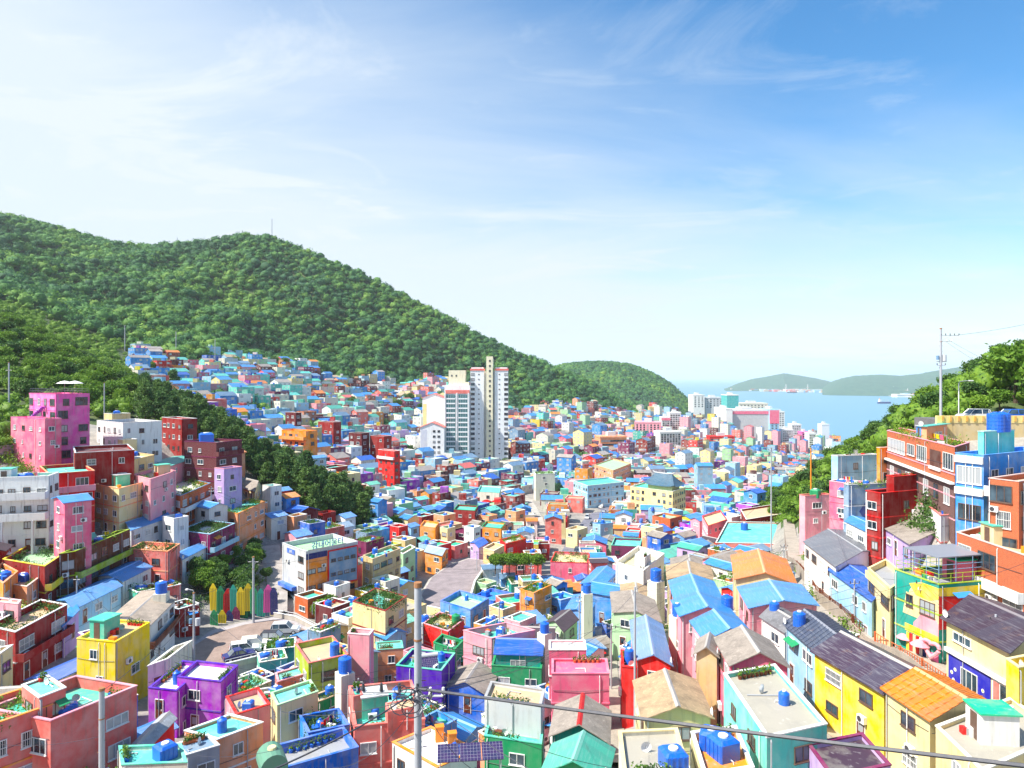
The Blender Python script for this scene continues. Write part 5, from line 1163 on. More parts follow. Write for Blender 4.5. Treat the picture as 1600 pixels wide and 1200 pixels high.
far_block('white slab block left of the slender pale tower', 1264, 1275, 678, 930, 14, 'white', 3, 9, name='apartment_slab')
far_block('cream slab block directly in front of the slender pale tower', 1275, 1286, 684, 930, 12, 'offwhite', 3, 8, name='apartment_slab')
far_block('white blank-ended apartment block with pink gridded front', 992, 1032, 661, 700, 16, 'palepink', 7, 8, name='apartment_block', th=-14, w=1.8)
far_block('long white apartment block with stepped balconies', 1030, 1066, 676, 640, 14, 'white', 7, 8, th=12, name='apartment_block', w=2.0)
far_block('white stepped tower right behind the pink gridded block', 1046, 1064, 646, 860, 14, 'white', 4, 10, name='apartment_block')
far_block('white and pink tower just left of the stepped tower', 1034, 1047, 653, 850, 14, 'white', 3, 8, name='apartment_block', band=(0,3,'pink'))
far_block('distant pair of cream towers below the bluish hill', 1015, 1034, 637, 960, 12, 'beige', 4, 6, name='apartment_block')
far_block('long red school-like block with arcades in the distance', 1109, 1148, 683, 760, 14, 'red', 9, 3, name='arcade_block', w=2.6)
far_block('white house block with blue base left of the white tall house', 800, 826, 695, 520, 14, 'white', 4, 4, name='apartment_block')
far_block('long tan apartment block with dark galleries', 937, 980, 684, 560, 15, 'peach', 8, 4, name='apartment_block', th=10, w=2.6)
# port across the water
for i, (a, b_, D, c, lab) in enumerate([(1195,1222,5750,'palepink','long pale shed at the left end of the port'),(1228,1252,5600,'white','white harbour shed left of the orange roofs'),(1256,1290,5450,'offwhite','off-white harbour shed in the middle of the port'),(1292,1332,5200,'salmon','long orange-roofed harbour shed on the far shore'),
        (1335,1372,5050,'salmon','second orange-roofed harbour shed, nearer the wooded slope'),(1376,1400,4300,'white','white harbour shed near the moored ship'),(1402,1432,3900,'offwhite','pale harbour building partly behind the wooded slope')]):
    x0, x1 = (a-800)/F*D, (b_-800)/F*D; r = empty('harbour_shed', ((x0+x1)/2, D, SEA)); setp(r, lab, 'warehouse'); w2 = (x1-x0)/2
    mb = MB(); mb.box(-w2, w2, 0, 60, -1, 13, plaster(C['white'])); mb.obj('wall', r); mb = MB(); mb.prism([(-w2-2,-2),(w2+2,-2),(w2+2,62),(-w2-2,62)], 13.01, 17, plaster(C[c])); mb.obj('roof', r)
mb = MB(); q = [P(1175,611,1),P(1460,628,1)]
mb.prism([((1170-800)/F*6200,6200),((1290-800)/F*5350,5350),((1375-800)/F*4900,4900),((1375-800)/F*4250,4250),((1470-800)/F*3500,3500),((1500-800)/F*5200,5200),((1290-800)/F*6400,6400)], SEA-4, SEA+3, plaster((.42,.38,.34))); o = mb.obj('far_quay'); setp(o, kind='structure')
mb = MB(); rg = random.Random(9)
for _ in range(420):
    px = rg.uniform(1172, 1470); D_ = rg.uniform(.9, 1.0)*np.interp(px, [1170,1290,1375,1470], [6200,5500,4900,3900]); x = (px-800)/F*D_; s = rg.uniform(6, 26); hh = rg.uniform(5, 16); c_ = C[rg.choice(['white','white','offwhite','lightgrey','salmon','paleblue','bluegrey','tan','brick'])]
    mb.box(x-s, x+s, D_-s*.4, D_+s*.4, SEA+1, SEA+3+hh, MP_, (*c_, 1)) if False else mb.box(x-s, x+s, D_-s*.4, D_+s*.4, SEA+1, SEA+3+hh, plaster('ATTR'), (*c_, 1))
for px in (1228, 1262, 1300, 1345, 1396, 1418, 1440): D_ = float(np.interp(px, [1170,1290,1375,1470], [6000,5300,4700,3700])); x = (px-800)/F*D_; mb.box(x-1.5,x+1.5,D_-1.5,D_+1.5,SEA,SEA+rg.uniform(35,60),plaster('ATTR'),(.7,.7,.7,1)); mb.box(x-16,x+10,D_-1,D_+1,SEA+32,SEA+34,plaster('ATTR'),(.7,.4,.3,1))
o = mb.obj('harbour_yard'); setp(o, 'sheds, stacks and cranes crowded on the far quay across the water', 'harbour', kind='stuff')
def ship(px, D, l, hullc, label):
    r = empty('cargo_ship', ((px-800)/F*D, D, SEA), radians(8)); setp(r, label, 'ship'); q = [(-l/2,-4),(l/2-9,-6),(l/2,0),(l/2-9,6),(-l/2,4)]
    mb = MB(); mb.prism(q, -1, 7, plain(C[hullc], .5, 'hull')); mb.obj('hull', r); mb = MB(); mb.box(-l*.42,-l*.26,-4,4,7.01,17,plain(C['white'],.5,'superstructure')); mb.box(-l*.4,-l*.36,-1.5,1.5,17,22,plain(C['orange'],.5,'funnel')); mb.obj('bridge', r)
    mb = MB()
    for s in (-.1,.08,.26): mb.bar((l*s,0,7),(l*s,0,18), .9, plain(C['tan'],.5,'mast'))
    mb.obj('masts', r)
ship(1382, 2950, 62, 'navy', 'dark blue cargo ship lying off the wooded slope'); ship(1150, 5900, 120, 'slate', 'long grey ship in the haze left of the port'); ship(1238, 5000, 80, 'slate', 'small dark ship in front of the white sheds'); ship(1315, 4700, 90, 'maroon', 'red-hulled ship below the orange-roofed sheds')

# ---------------------------------------------------------------- the rest of the town
def sat(a, b_):
    for P1, P2 in ((a, b_), (b_, a)):
        for i in range(len(P1)):
            x1, y1 = P1[i]; x2, y2 = P1[(i+1) % len(P1)]; nx, ny = y2-y1, x1-x2
            pa = [p[0]*nx+p[1]*ny for p in a]; pb = [p[0]*nx+p[1]*ny for p in b_]
            if max(pa) <= min(pb) or max(pb) <= min(pa): return False
    return True
GRID = {}
def gadd(q):
    cx = sum(p[0] for p in q)/len(q); cy = sum(p[1] for p in q)/len(q); r = max(hypot(p[0]-cx, p[1]-cy) for p in q)
    for i in range(int((cx-r)//12), int((cx+r)//12)+1):
        for j in range(int((cy-r)//12), int((cy+r)//12)+1): GRID.setdefault((i,j), []).append(q)
for q, k in FOOT: gadd(q)
def free(q):
    for i in range(int(min(p[0] for p in q)//12), int(max(p[0] for p in q)//12)+1):
        for j in range(int(min(p[1] for p in q)//12), int(max(p[1] for p in q)//12)+1):
            for o in GRID.get((i,j), ()):
                if sat(q, o): return False
    return True
def ok_ground(u, d):
    if near_wood(u, d): return False
    if u < 170 and d > 128: return False
    if u < 330 and d > 170 and u < np.interp(d, [170,190,260,330], [345,330,235,215]): return False
    if u > 1235 and d > 128 and d < 420: return False
    if u > 1375 and d > 86: return False
    if u > 1310 and d > 420: return False
    if u > 1215 and 118 < d < 300: return False
    return True
gp = []
for _ in range(95):
    for t_ in range(30):
        d = random.uniform(300, 880); u = random.uniform(235, 1200)
        if random.random() < (.95 if u < 700 else .35) and ok_ground(u, d): break
    x = (u-800)/F*d; n_ = random.randint(2, 6 if u < 700 else 3)
    if not free([(x-6,d-6),(x+6,d-6),(x+6,d+6),(x-6,d+6)]): continue
    for _k in range(n_): gp.append((x+random.gauss(0,3.2), d+random.gauss(0,3.2)))
    gadd([(x-3,d-4),(x+3,d-4),(x+3,d+4),(x-3,d+4)])
gp = np.array([(x, y, Tz(x, y)+2.6) for x, y in gp]); canopy('village_greenery', gp, RNG.uniform(1.8, 4.2, len(gp)), LEAF_ATTR, 'scattered leafy clumps growing between the far houses of the valley', 60, .8)
hero_pts = []
for k, hs_ in HO.items():
    cx, cy = hs_.c
    for fz in (.0, .45):
        z = hs_.z0 - fz*min(hs_.H, 7)
        for ax, ay in [hs_.c]+[tuple(.6*np.array(p)+.4*np.array(hs_.c)) for p in hs_.q]: hero_pts.append((800+F*ax/ay, HY-F*z/ay, ay))
hero_pts = np.array(hero_pts)
deckpts = [(p[0], p[1], 95) for p in DECKPX+[(400,1000),(440,990),(380,1020),(330,1020)]]; cpts = [(p[0], p[1], 150) for p in CPX+[(710,910),(720,930),(690,930)]]
pathpts = [(800+F*p[0]/p[1], HY-F*(Tz(*p)+.3)/p[1], p[1]) for pa, w_ in PATHS[:3]+PATHS[4:6] for p in pa]
spts = [(800+F*x/d, HY-F*(Tz(x, d)+2.6)/d, d) for x, d in SPURPTS]
fpts = [(x, y, 111) for x in range(334, 432, 12) for y in (925, 945, 965)]
hero_pts = np.concatenate([hero_pts, np.array(fpts), np.array(spts), np.array(deckpts), np.array(cpts), np.array(pathpts)])
def blocks(q, z0, zg):
    px = [800+F*p[0]/p[1] for p in q]; D = min(p[1] for p in q); yt = min(HY-F*z0/p[1] for p in q); yb = HY-F*zg/D
    return bool(np.any((hero_pts[:,0] > min(px)-1) & (hero_pts[:,0] < max(px)+1) & (hero_pts[:,1] > yt-1) & (hero_pts[:,1] < yb) & (hero_pts[:,2] > D+1)))
WALLC = ['white']*5+['offwhite']*3+['cream','cream','palepink','palepink','pink','salmon','salmon','peach','peach','paleblue','paleblue','sky','sky','mint','palegreen','lilac','darkred','darkred','maroon','red','tangerine','yellow','brick','beige','purple','blue','sky','teal','bluegrey','plum','white']
ROOFC = ['aqua']*4+['mint']*5+['palegreen']*3+['urethane']*3+['tan']*3+['lightgrey','salmon','white','offwhite','sky','concrete']
SHEETC = ['skyroof']*4+['sky']*2+['blue']+['slatetan']*3+['aqua','mint','darkslate','orange','bluegrey']
NAMEC = dict(white='white', offwhite='off-white', cream='cream', palepink='pale pink', pink='pink', salmon='salmon', peach='peach', paleblue='pale blue', sky='sky blue', mint='mint', palegreen='pale green', lilac='lilac', darkred='dark red', maroon='maroon', red='red', tangerine='orange', yellow='yellow', beige='beige', purple='purple', blue='blue', teal='teal', bluegrey='blue-grey', plum='plum', aqua='aqua', urethane='green', tan='tan', lightgrey='grey', skyroof='light blue', concrete='concrete', orange='orange', slatetan='brown slate', darkslate='dark slate', brick='brick red')
LM = [('yellow school',1027,775),('white tall house',850,760),('apartment towers',740,660),('orange block',468,695),('bright red house',608,715),('community centre',500,905),('parked cars',410,1005),('open car park',715,915),('purple house',310,1075),('violet house',665,1050),('cream cube house',460,1100),('large pink house',785,1010),
      ('white cube house',1000,880),('rose pink front',905,1060),('crimson gable',1190,1045),('orange gable roof',1195,885),('ribbed orange roof',1470,1090),('purple-roofed yellow house',1370,1045),('three blue gables',1115,950),('wide mint roof',1175,830),('mural house',1480,920),('diamond house',1355,800),('red cafe house',805,850),('market street',895,860),
      ('pink stair house',1112,815),('blue-white apartment block',930,760),('tan stepped block',955,730),('white four-storey block',200,680),('maroon block',335,700),('grey orange house',285,770),('pine spur',480,730),('long peach house',380,800),('vegetable roof house',325,830),('yellow two-storey house',175,1010),('salmon building',150,1110),
      ('white gallery apartments',40,780),('lime roofed house',150,845),('shrub bank',810,885),('mustard timber house',835,930),('faded blue roof',1020,1005),('big brown slate roof',1045,1090),('parking podium',725,755),('grey mall wall',1175,660),('red arcade block',1128,695),('crimson arched house',728,800),('white cafe wall',765,775),('gold house',670,820),
      ('white stained roof',680,1160),('grey stained roof',1030,1170),('aqua terrace house',1230,1110),('dark ribbed roof',1285,985),('street lamp wall',1500,660),('plum brick house',978,850),('dark red slope block',530,700),('salmon deck house',600,1100),('red-rimmed pot roof',590,945),('pale blank tower',565,1010),('buff cottages',1000,930)]
used_labels = set()
def rel(px, py, lx, ly):
    dx, dy = px-lx, py-ly; d = hypot(dx, dy); near = 'just ' if d < 45 else ('' if d < 110 else 'well ')
    if abs(dx) > 2.2*abs(dy): return near + ('right of' if dx > 0 else 'left of')
    if abs(dy) > 2.2*abs(dx): return near + ('below' if dy > 0 else 'above')
    return near + ('below' if dy > 0 else 'above') + ' and ' + ('right of' if dx > 0 else 'left of')
def mklabel(wn, rn, kind, size, px, py):
    ls = sorted(LM, key=lambda l: hypot(px-l[1], (py-l[2])*1.4))
    base = [size + wn + ' house with ' + rn + (' flat roof ' if kind == 'flat' else ' pitched roof ')]
    for l in ls[:14]:
        s = (base[0] + rel(px, py, l[1], l[2]) + ' the ' + l[0]).strip(); k = ' '.join(s.split())
        if k not in used_labels and len(k.split()) <= 16: used_labels.add(k); return k, wn + ' house ' + rel(px, py, l[1], l[2]) + ' the ' + l[0]
    for l in ls[:8]:
        for l2 in ls[:8]:
            if l2 is l: continue
            k = ('%s house %s the %s, %s the %s' % (wn, rel(px,py,l[1],l[2]), l[0], rel(px,py,l2[1],l2[2]), l2[0]))
            if k not in used_labels and len(k.split()) <= 16: used_labels.add(k); return k, k
    return k, k
def sheet(n): return {'slatetan': SLP, 'darkslate': SLD}.get(n) or C[n]
nfl = nga = 0; nmass = 0
MP, MD, MM = plaster('ATTR'), deck('ATTR'), metal('ATTR', 1.2, .4)
mass = MB(); FILL = []
def c4(n, j=.12):
    c = C[n] if n in C else (.42,.36,.31); k = random.uniform(.80-j, .94+j*.5); return (min(.88,c[0]*k), min(.88,c[1]*k), min(.88,c[2]*k), 1)
def mass_house(q, z0, zb, wn, rn, kind, far):
    global nmass
    nmass += 1; w = c4(wn); r_ = c4(rn); n = 4
    P0 = [(x, y) for x, y in q]
    mass.prism(P0, zb, z0, MP, w, top=False)
    if kind == 'flat':
        inn = offset(P0, .25); par = .5
        for i in range(4):
            j = (i+1) % 4; rim = (min(.85, w[0]*.5+.4), min(.85, w[1]*.5+.4), min(.85, w[2]*.5+.4), 1)
            mass.poly([(*P0[i],z0),(*P0[j],z0),(*inn[j],z0),(*inn[i],z0)], MP, rim)
            if not far: mass.poly([(*inn[j],z0-par),(*inn[i],z0-par),(*inn[i],z0),(*inn[j],z0)], MP, w)
        mass.poly([(x, y, z0-par) for x, y in inn], MD, r_)
        cx, cy = sum(p[0] for p in q)/4, sum(p[1] for p in q)/4
        if random.random() < .4:
            s = random.uniform(1,1.7); ox_, oy_ = random.uniform(-1.5,1.5), random.uniform(-1.5,1.5); mass.prism([(cx+ox_+a*s, cy+oy_+b_*s) for a, b_ in ((-1,-1),(1,-1),(1,1),(-1,1))], z0-par, z0+1.8, MP, c4(random.choice(WALLC)))
        if random.random() < .5:
            ox_, oy_ = random.uniform(-2,2), random.uniform(-2,2); mass.cyl(cx+ox_, cy+oy_, z0-par, z0+.9, .65, .6, MP, 7, (*C['blue'], 1))
    else:
        m0 = tuple((q[0][k]+q[3][k])/2 for k in (0,1)); m1 = tuple((q[1][k]+q[2][k])/2 for k in (0,1)); rh = hypot(q[1][0]-q[2][0], q[1][1]-q[2][1])*.2
        e = offset(P0, -.3); m0e = tuple((e[0][k]+e[3][k])/2 for k in (0,1)); m1e = tuple((e[1][k]+e[2][k])/2 for k in (0,1))
        mass.poly([(*q[1],z0),(*q[2],z0),(*m1,z0+rh)], MP, w); mass.poly([(*q[3],z0),(*q[0],z0),(*m0,z0+rh)], MP, w)
        mass.poly([(*e[0],z0-.1),(*e[1],z0-.1),(*m1e,z0+rh+.08),(*m0e,z0+rh+.08)], MM, r_); mass.poly([(*e[2],z0-.1),(*e[3],z0-.1),(*m0e,z0+rh+.08),(*m1e,z0+rh+.08)], MM, r_)
    for i in range(4):
        p, r = q[i], q[(i+1) % 4]; l = hypot(r[0]-p[0], r[1]-p[1]); nx, ny = (r[1]-p[1])/l, -(r[0]-p[0])/l
        if nx*(p[0]+r[0])/2+ny*(p[1]+r[1])/2 >= 0: continue
        nc = max(1, int(l/3.0)); z = z0-2.0; tx, ty = (r[0]-p[0])/l, (r[1]-p[1])/l; g_ = Tz((p[0]+r[0])/2, (p[1]+r[1])/2)
        while z > g_+.3:
            for c_ in range(nc):
                if random.random() < .2: continue
                t_ = (c_+.5)/nc; x, y = p[0]+(r[0]-p[0])*t_+nx*.04, p[1]+(r[1]-p[1])*t_+ny*.04; hw = random.uniform(.45,.85)
                mass.poly([(x-tx*hw,y-ty*hw,z),(x+tx*hw,y+ty*hw,z),(x+tx*hw,y+ty*hw,z+1.1),(x-tx*hw,y-ty*hw,z+1.1)], GL)
            z -= 2.8
D = 50.0
while D < 1105:
    wdt = lambda d: 5.0 + min(d, 500)*.0085
    u0, u1 = (-30, 1640)
    x = (u0-800)/F*D + random.uniform(0, 4)
    while x < (u1-800)/F*D:
        dd = D + random.uniform(-1.6, 1.6); u = 800+F*x/dd; sz = wdt(dd); placedit = False
        if ok_ground(u, dd):
            g1 = (Tz(x+4, dd)-Tz(x-4, dd))/8; g2 = (Tz(x, dd+4)-Tz(x, dd-4))/8; sl = hypot(g1, g2)
            an = atan2(-g1, g2)*.8 if sl > .10 else .5*sin(x/45+dd/80) + .25*sin(dd/37)
            an = max(-.9, min(.9, an)) + random.uniform(-.10,.10)
            for att in range(3 if dd < 260 else 1):
                a_, b_ = random.uniform(.78,1.35)*sz*(1, .78, .58)[att], random.uniform(.75,1.15)*sz*(1, .78, .6)[att]
                ca, sa = cos(an), sin(an); x_ = x; q = [(x+ca*i*a_/2-sa*j*b_/2, dd+sa*i*a_/2+ca*j*b_/2) for i, j in ((-1,-1),(1,-1),(1,1),(-1,1))]
                cl = .12 if dd < 200 else .3; qc = [(x+ca*i*(a_/2+cl)-sa*j*(b_/2+cl), dd+sa*i*(a_/2+cl)+ca*j*(b_/2+cl)) for i, j in ((-1,-1),(1,-1),(1,1),(-1,1))]
                if not free(qc): continue
                px, py = u, HY-F*Tz(x, dd)/dd
                if any(pip(pl, *(800+F*p[0]/p[1], HY-F*Tz(*p)/p[1])) for pl in NOBUILD for p in q+[(x, dd)]): continue
                if any((p[0]-pp[0])**2+(p[1]-pp[1])**2 < w_*w_ for pa, w_ in PATHS for pp in pa for p in q+[(x, dd)]): continue
                zg = max(Tz(*p) for p in q); zm = min(Tz(*p) for p in q)-.5; h_ = random.choice((3.2,4.6,5.6,5.8,6.2,8.0)) if dd > 130 else random.choice((3.0,3.4,4.2,5.2))
                if dd > 350 and u > 620 and random.random() < .12: h_ += random.choice((3,6,9))
                if dd > 820 and u > 1010 and random.random() < .30: h_ += random.uniform(6,20)
                if dd < 330:
                    while h_ > 2.2 and blocks(q, zg+h_, zg): h_ -= 1.1
                    if h_ <= 2.2: continue
                wn = random.choice(WALLC); kind = 'gable' if random.random() < .30 else 'flat'
                if dd > 300:
                    if u < 560 and random.random() < .45: wn = random.choice(['white','paleblue','sky','palegreen','offwhite','palepink','aqua'])
                    elif random.random() < .65: wn = random.choice(['darkred','maroon','darkred','pink','salmon','white','white','offwhite','paleblue','plum','palepink','sky','paleblue','cream'])
                if 840 < u < 1250 and dd < 210 and random.random() < .5: kind = 'gable'
                rn = random.choice(ROOFC) if kind == 'flat' else random.choice(SHEETC)
                if dd > 300 and random.random() < .3: wn = random.choice(['white','white','offwhite','cream','palepink','paleblue','aqua','palegreen']); rn = random.choice(['offwhite','lightgrey','palegreen','mint','aqua','tan','salmon']) if kind == 'flat' else random.choice(['slatetan','skyroof','aqua','bluegrey','tan','salmon'])
                indiv = dd < 250 and (nfl < 212 if kind == 'flat' else nga < 235)
                if indiv:
                    sn = 'small ' if a_*b_ < 45 else ('large ' if a_*b_ > 85 else ''); pyr = HY-F*(zg+h_)/dd
                    lb, sh = mklabel(NAMEC[wn], NAMEC[rn], kind, sn, px, pyr)
                    key_ = 'fill%d' % len(FILL)
                    house(key_, lb, q, zg+h_, C[wn], C[rn] if kind == 'flat' else sheet(rn), kind=kind, simple=dd > 120, clut=True, skip_foot=True, trim=C[random.choice(['white','white','offwhite', wn])] if random.random() < .7 else None,
                          ridge=random.choice((0,1)), group='houses packed across the valley', garden=random.choice((0,0,.5)) if dd < 170 and kind == 'flat' else 0, density=.9)
                    FILL.append((key_, sh, kind, dd, wn)); nfl += kind == 'flat'; nga += kind == 'gable'
                else: mass_house(q, zg+h_, zm, wn, rn, kind, dd > 520)
                gadd(qc); placedit = True; break
        x += sz*random.uniform(.95,1.35) if placedit else 1.8
    D += (3.2 if D < 260 else 6.5 + D*.004)
print('fill', nfl, nga, 'mass', nmass)
o = mass.obj('distant_town'); setp(o, 'mass of small colourful houses covering the far valley floor and slopes', 'town', kind='stuff')
for i in range(34):
    px, py = random.uniform(300,424), random.uniform(868,950); D_ = ray(px, py, 0, 60)
    if D_ and pip(BANK, px, py): x, y, z = P(px, py, D_); tree(x, y, random.uniform(.4,.62), random.choice(('dark','dark','bright')), 'small leafy tree on the steep bank behind the art fence', 'trees on the bank behind the art fence')
# trees standing between the houses
TL = [(1215,805,1.1,'dark'),(1082,772,1.0,'dark'),(1190,810,.9,'bright'),(612,775,1.2,'dark'),(618,838,.9,'bright'),(606,850,.8,'bright'),(600,828,.7,'bright'),(445,578,1.6,'dark'),(428,575,1.5,'dark'),(270,618,1.3,'pine'),(318,560,1.5,'dark'),(365,575,1.4,'bright'),(548,640,1.5,'dark'),(640,632,1.6,'dark'),
      (600,625,1.5,'dark'),(565,650,1.1,'bright'),(622,640,1.3,'dark'),(660,645,1.2,'dark'),(812,632,1.4,'dark'),(850,640,1.3,'dark'),(880,640,1.2,'dark'),(830,628,1.4,'bright'),(1082,672,1.6,'bright'),(1075,685,1.0,'dark'),(1110,690,1.4,'dark'),(1130,680,1.3,'dark'),(915,688,1.0,'bright'),(635,720,1.3,'dark'),(700,600,1.4,'dark'),(395,595,1.3,'dark'),(285,590,1.2,'bright'),
      (225,575,1.3,'bright'),(235,585,1.2,'bright'),(345,600,1.0,'bright'),(880,905,.5,'bright'),(520,790,.6,'pine'),(800,650,1.2,'dark'),(488,620,1.0,'bright'),(945,650,1.3,'dark'),(975,655,1.2,'dark'),(1005,668,1.0,'bright'),(1260,768,1.0,'dark')]
nt_ = {}
for px, py, s, so_ in TL:
    D_ = ray(px, py, 0, 45)
    if not D_: continue
    x, y, z = P(px, py, D_); l = sorted(LM, key=lambda l: hypot(px-l[1], (py-l[2])*1.4))
    for q_ in l:
        lab = ('dark' if so_ != 'bright' else 'bright green') + ' tree among the houses ' + rel(px, py, q_[1], q_[2]) + ' the ' + q_[0]
        if lab not in used_labels: used_labels.add(lab); break
    tree(x, y, s, so_, lab, 'trees among the houses')
# ---------------------------------------------------------------- details on single houses
def edge_at(hk, px):
    hs_ = HO[hk]; best = None
    for i in range(4):
        p, r = hs_.q[i], hs_.q[(i+1) % 4]; l = hypot(r[0]-p[0], r[1]-p[1]); nx, ny = (r[1]-p[1])/l, -(r[0]-p[0])/l; mx, my = (p[0]+r[0])/2, (p[1]+r[1])/2
        if nx*mx+ny*my >= 0: continue
        d = abs(800+F*mx/my-px)
        if best is None or d < best[0]: best = (d, i)
    return best[1]
def wframe(hk, px, lr=True):
    """origin, unit vector and length of the wall seen at pixel column px, t running left to right in the photo"""
    hs_ = HO[hk]; i = edge_at(hk, px); p, r = hs_.lq[i], hs_.lq[(i+1) % 4]; l = hypot(r[0]-p[0], r[1]-p[1])
    return hs_, p, ((r[0]-p[0])/l, (r[1]-p[1])/l), ((r[1]-p[1])/l, -(r[0]-p[0])/l), l
def panel(hk, px, pts, mat, name='painted_patch', off=.02, th=.012):
    hs_, p, u, n, l = wframe(hk, px); mb = MB(); f = lambda t, z, o: (p[0]+u[0]*t*l+n[0]*o, p[1]+u[1]*t*l+n[1]*o, hs_.H-z); k = len(pts)
    v = [f(t, z, off) for t, z in pts] + [f(t, z, off+th) for t, z in pts]
    mb.faces(v, [tuple(range(k, 2*k)), tuple(range(k-1,-1,-1))] + [(i, (i+1)%k, k+(i+1)%k, k+i) for i in range(k)], mat)
    o = mb.obj(name, hs_.root); return o
def gallery(hk, px, zs, out_=1.1, par=.9, mat=None, t0=0, t1=1, posts=True, name='balcony'):
    hs_, p, u, n, l = wframe(hk, px); mt = mat or plaster(C['white'])
    for z in zs:
        mb = MB(); f = lambda t, o: (p[0]+u[0]*t*l+n[0]*o, p[1]+u[1]*t*l+n[1]*o)
        mb.prism([f(t0,.004), f(t0,out_), f(t1,out_), f(t1,.004)][::-1], hs_.H-z-.15, hs_.H-z, mt, bottom=True)
        mb.prism([f(t0,out_-.12), f(t0,out_+.003), f(t1,out_+.003), f(t1,out_-.12)][::-1], hs_.H-z-.02, hs_.H-z+par, mt)
        for t in (t0, t1): s = .12/l*(1 if t == t0 else -1); mb.prism([f(t,.004), f(t,out_-.1), f(t+s,out_-.1), f(t+s,.004)], hs_.H-z-.02, hs_.H-z+par, mt)
        mb.obj(name, hs_.root)
def win_at(hk, px, t, z, w, h, style='w'):
    hs_ = HO[hk]; i = edge_at(hk, px); add_window(hs_.root, hs_.lq[i], hs_.lq[(i+1)%4], t, hs_.H-z, w, h, style, False)
def arc(cx, cz, r, a0, a1, n=14, sx=1.0): return [(cx+r*sx*cos(radians(a0+(a1-a0)*i/n)), cz+r*sin(radians(a0+(a1-a0)*i/n))) for i in range(n+1)]
PL = lambda c: plaster(C[c])
# mural house: left face and right face
panel('mural', 1430, [(0.28,1.9)]+arc(.62,2.6,1.9,200,335,16,.16)+[(1,.35),(1,4.3),(.2,4.3)], PL('cream'), off=.02)
panel('mural', 1430, [(.45,4.9)]+arc(.78,4.7,1.25,200,330,14,.2)+[(1,4.0),(1,5.3),(.45,5.3)], PL('palepink'), off=.034)
panel('mural', 1430, [(.35,.9),(.62,.35),(1,.35),(1,1.5),(.8,2.0),(.5,1.9)], PL('yellow'), off=.036)
panel('mural', 1430, [(.25,5.3),(1,5.3),(1,6.1),(.25,6.1)], PL('yellow'), off=.03)
panel('mural', 1515, [(0,.35),(.80,.35),(.86,1.4),(.9,2.6),(.60,2.2),(.4,1.4),(0,1.2)], PL('yellow'), off=.02)
panel('mural', 1515, [(0,1.15),(.35,1.35),(.55,2.1),(.68,3.3),(.72,4.6),(0,4.6)], PL('red'), off=.034)
win_at('mural', 1430, .36, 3.4, .9, 1.3, 'b'); win_at('mural', 1430, .76, 3.6, 1.9, 1.5, 'b')
for i, c in enumerate(['yellow','red','cream','red','white','navy','white']): panel('mural', 1430, [(.30+.075*i,6.2),(.36+.075*i,6.2),(.36+.075*i,8.2),(.30+.075*i,8.2)], PL(c), 'coloured_post', .03, .10)
hs_, p, u, n, l = wframe('mural', 1430); mb = MB(); mb.tube([(p[0]+u[0]*(l*.92+1.0*sin(t)**3)+n[0]*.5, p[1]+u[1]*(l*.92+1.0*sin(t)**3)+n[1]*.5, hs_.H-6.6+.8*(cos(t)*.95-.35*cos(2*t)-.12*cos(3*t))) for t in [2*pi*i/28 for i in range(29)]], .2, plaster(C['palepink']), 8); mb.obj('heart_arch', hs_.root)
panel('mural', 1430, [(.80,7.2),(1,7.2),(1,8.3),(.80,8.3)], PL('hotpink'), 'painted_patch', .05)
hm_ = HO['mural']; q = offset(hm_.lq, .6); zt = hm_.H+2.5
mb = MB(); mb.prism([q[0],q[1],q[2],q[3]], zt, zt+.12, plain((.22,.25,.30), .4, 'canopy')); mb.obj('canopy', hm_.root)
mb = MB()
for x, y in q: mb.bar((x,y,hm_.H),(x,y,zt), .12, plain(C['bluegrey'],.5,'steel'))
for a, b_ in ((0,1),(1,2),(2,3),(3,0)):
    for s in (.33,.66): x, y = q[a][0]+(q[b_][0]-q[a][0])*s, q[a][1]+(q[b_][1]-q[a][1])*s; mb.bar((x,y,hm_.H),(x,y,zt), .09, plain(C['bluegrey'],.5,'steel'))
    for z in (1.3, 1.8): mb.bar((*q[a],hm_.H+z),(*q[b_],hm_.H+z), .07, plain(C['bluegrey'],.5,'steel'))
mb.obj('canopy_frame', hm_.root)
# shop with daisies under the shingle roof
hs2 = HO['shingle']
panel('shingle', 1528, [(.04,2.9),(.74,2.9),(.74,7.0),(.04,7.0)], plaster((.02,.02,.42)), 'blue_wall', .02)
panel('shingle', 1528, [(0,2.55),(1,2.55),(1,2.9),(0,2.9)], PL('white'), 'cornice', .02, .25)
win_at('shingle', 1528, .40, 5.9, 2.0, 2.3, 'w'); win_at('shingle', 1528, .28, 1.6, 2.2, .8, 'w')
for t, z in ((.10,4.6),(.13,5.2),(.17,5.6),(.22,5.9),(.28,6.3),(.09,5.6),(.62,4.6),(.66,5.4),(.60,5.9),(.70,6.4),(.16,4.2),(.55,6.5)):
    panel('shingle', 1528, arc(t,z,.17,0,360,10,1/7.0), PL('white'), 'painted_daisy', .034); panel('shingle', 1528, arc(t,z,.07,0,360,8,1/7.0), PL('yellow'), 'painted_daisy', .048)
panel('shingle', 1528, [(.76,2.9),(.99,2.9),(.99,6.9),(.76,6.9)], PL('white'), 'door_surround', .02)
panel('shingle', 1528, [(.78,3.2),(.87,3.2),(.87,6.8),(.78,6.8)], PL('salmon'), 'door', .04); panel('shingle', 1528, [(.885,3.2),(.975,3.2),(.975,6.8),(.885,6.8)], GL, 'shop_window', .04)
panel('shingle', 1528, [(.895,4.9),(.965,4.9),(.965,6.2),(.895,6.2)], PL('red'), 'poster', .06)
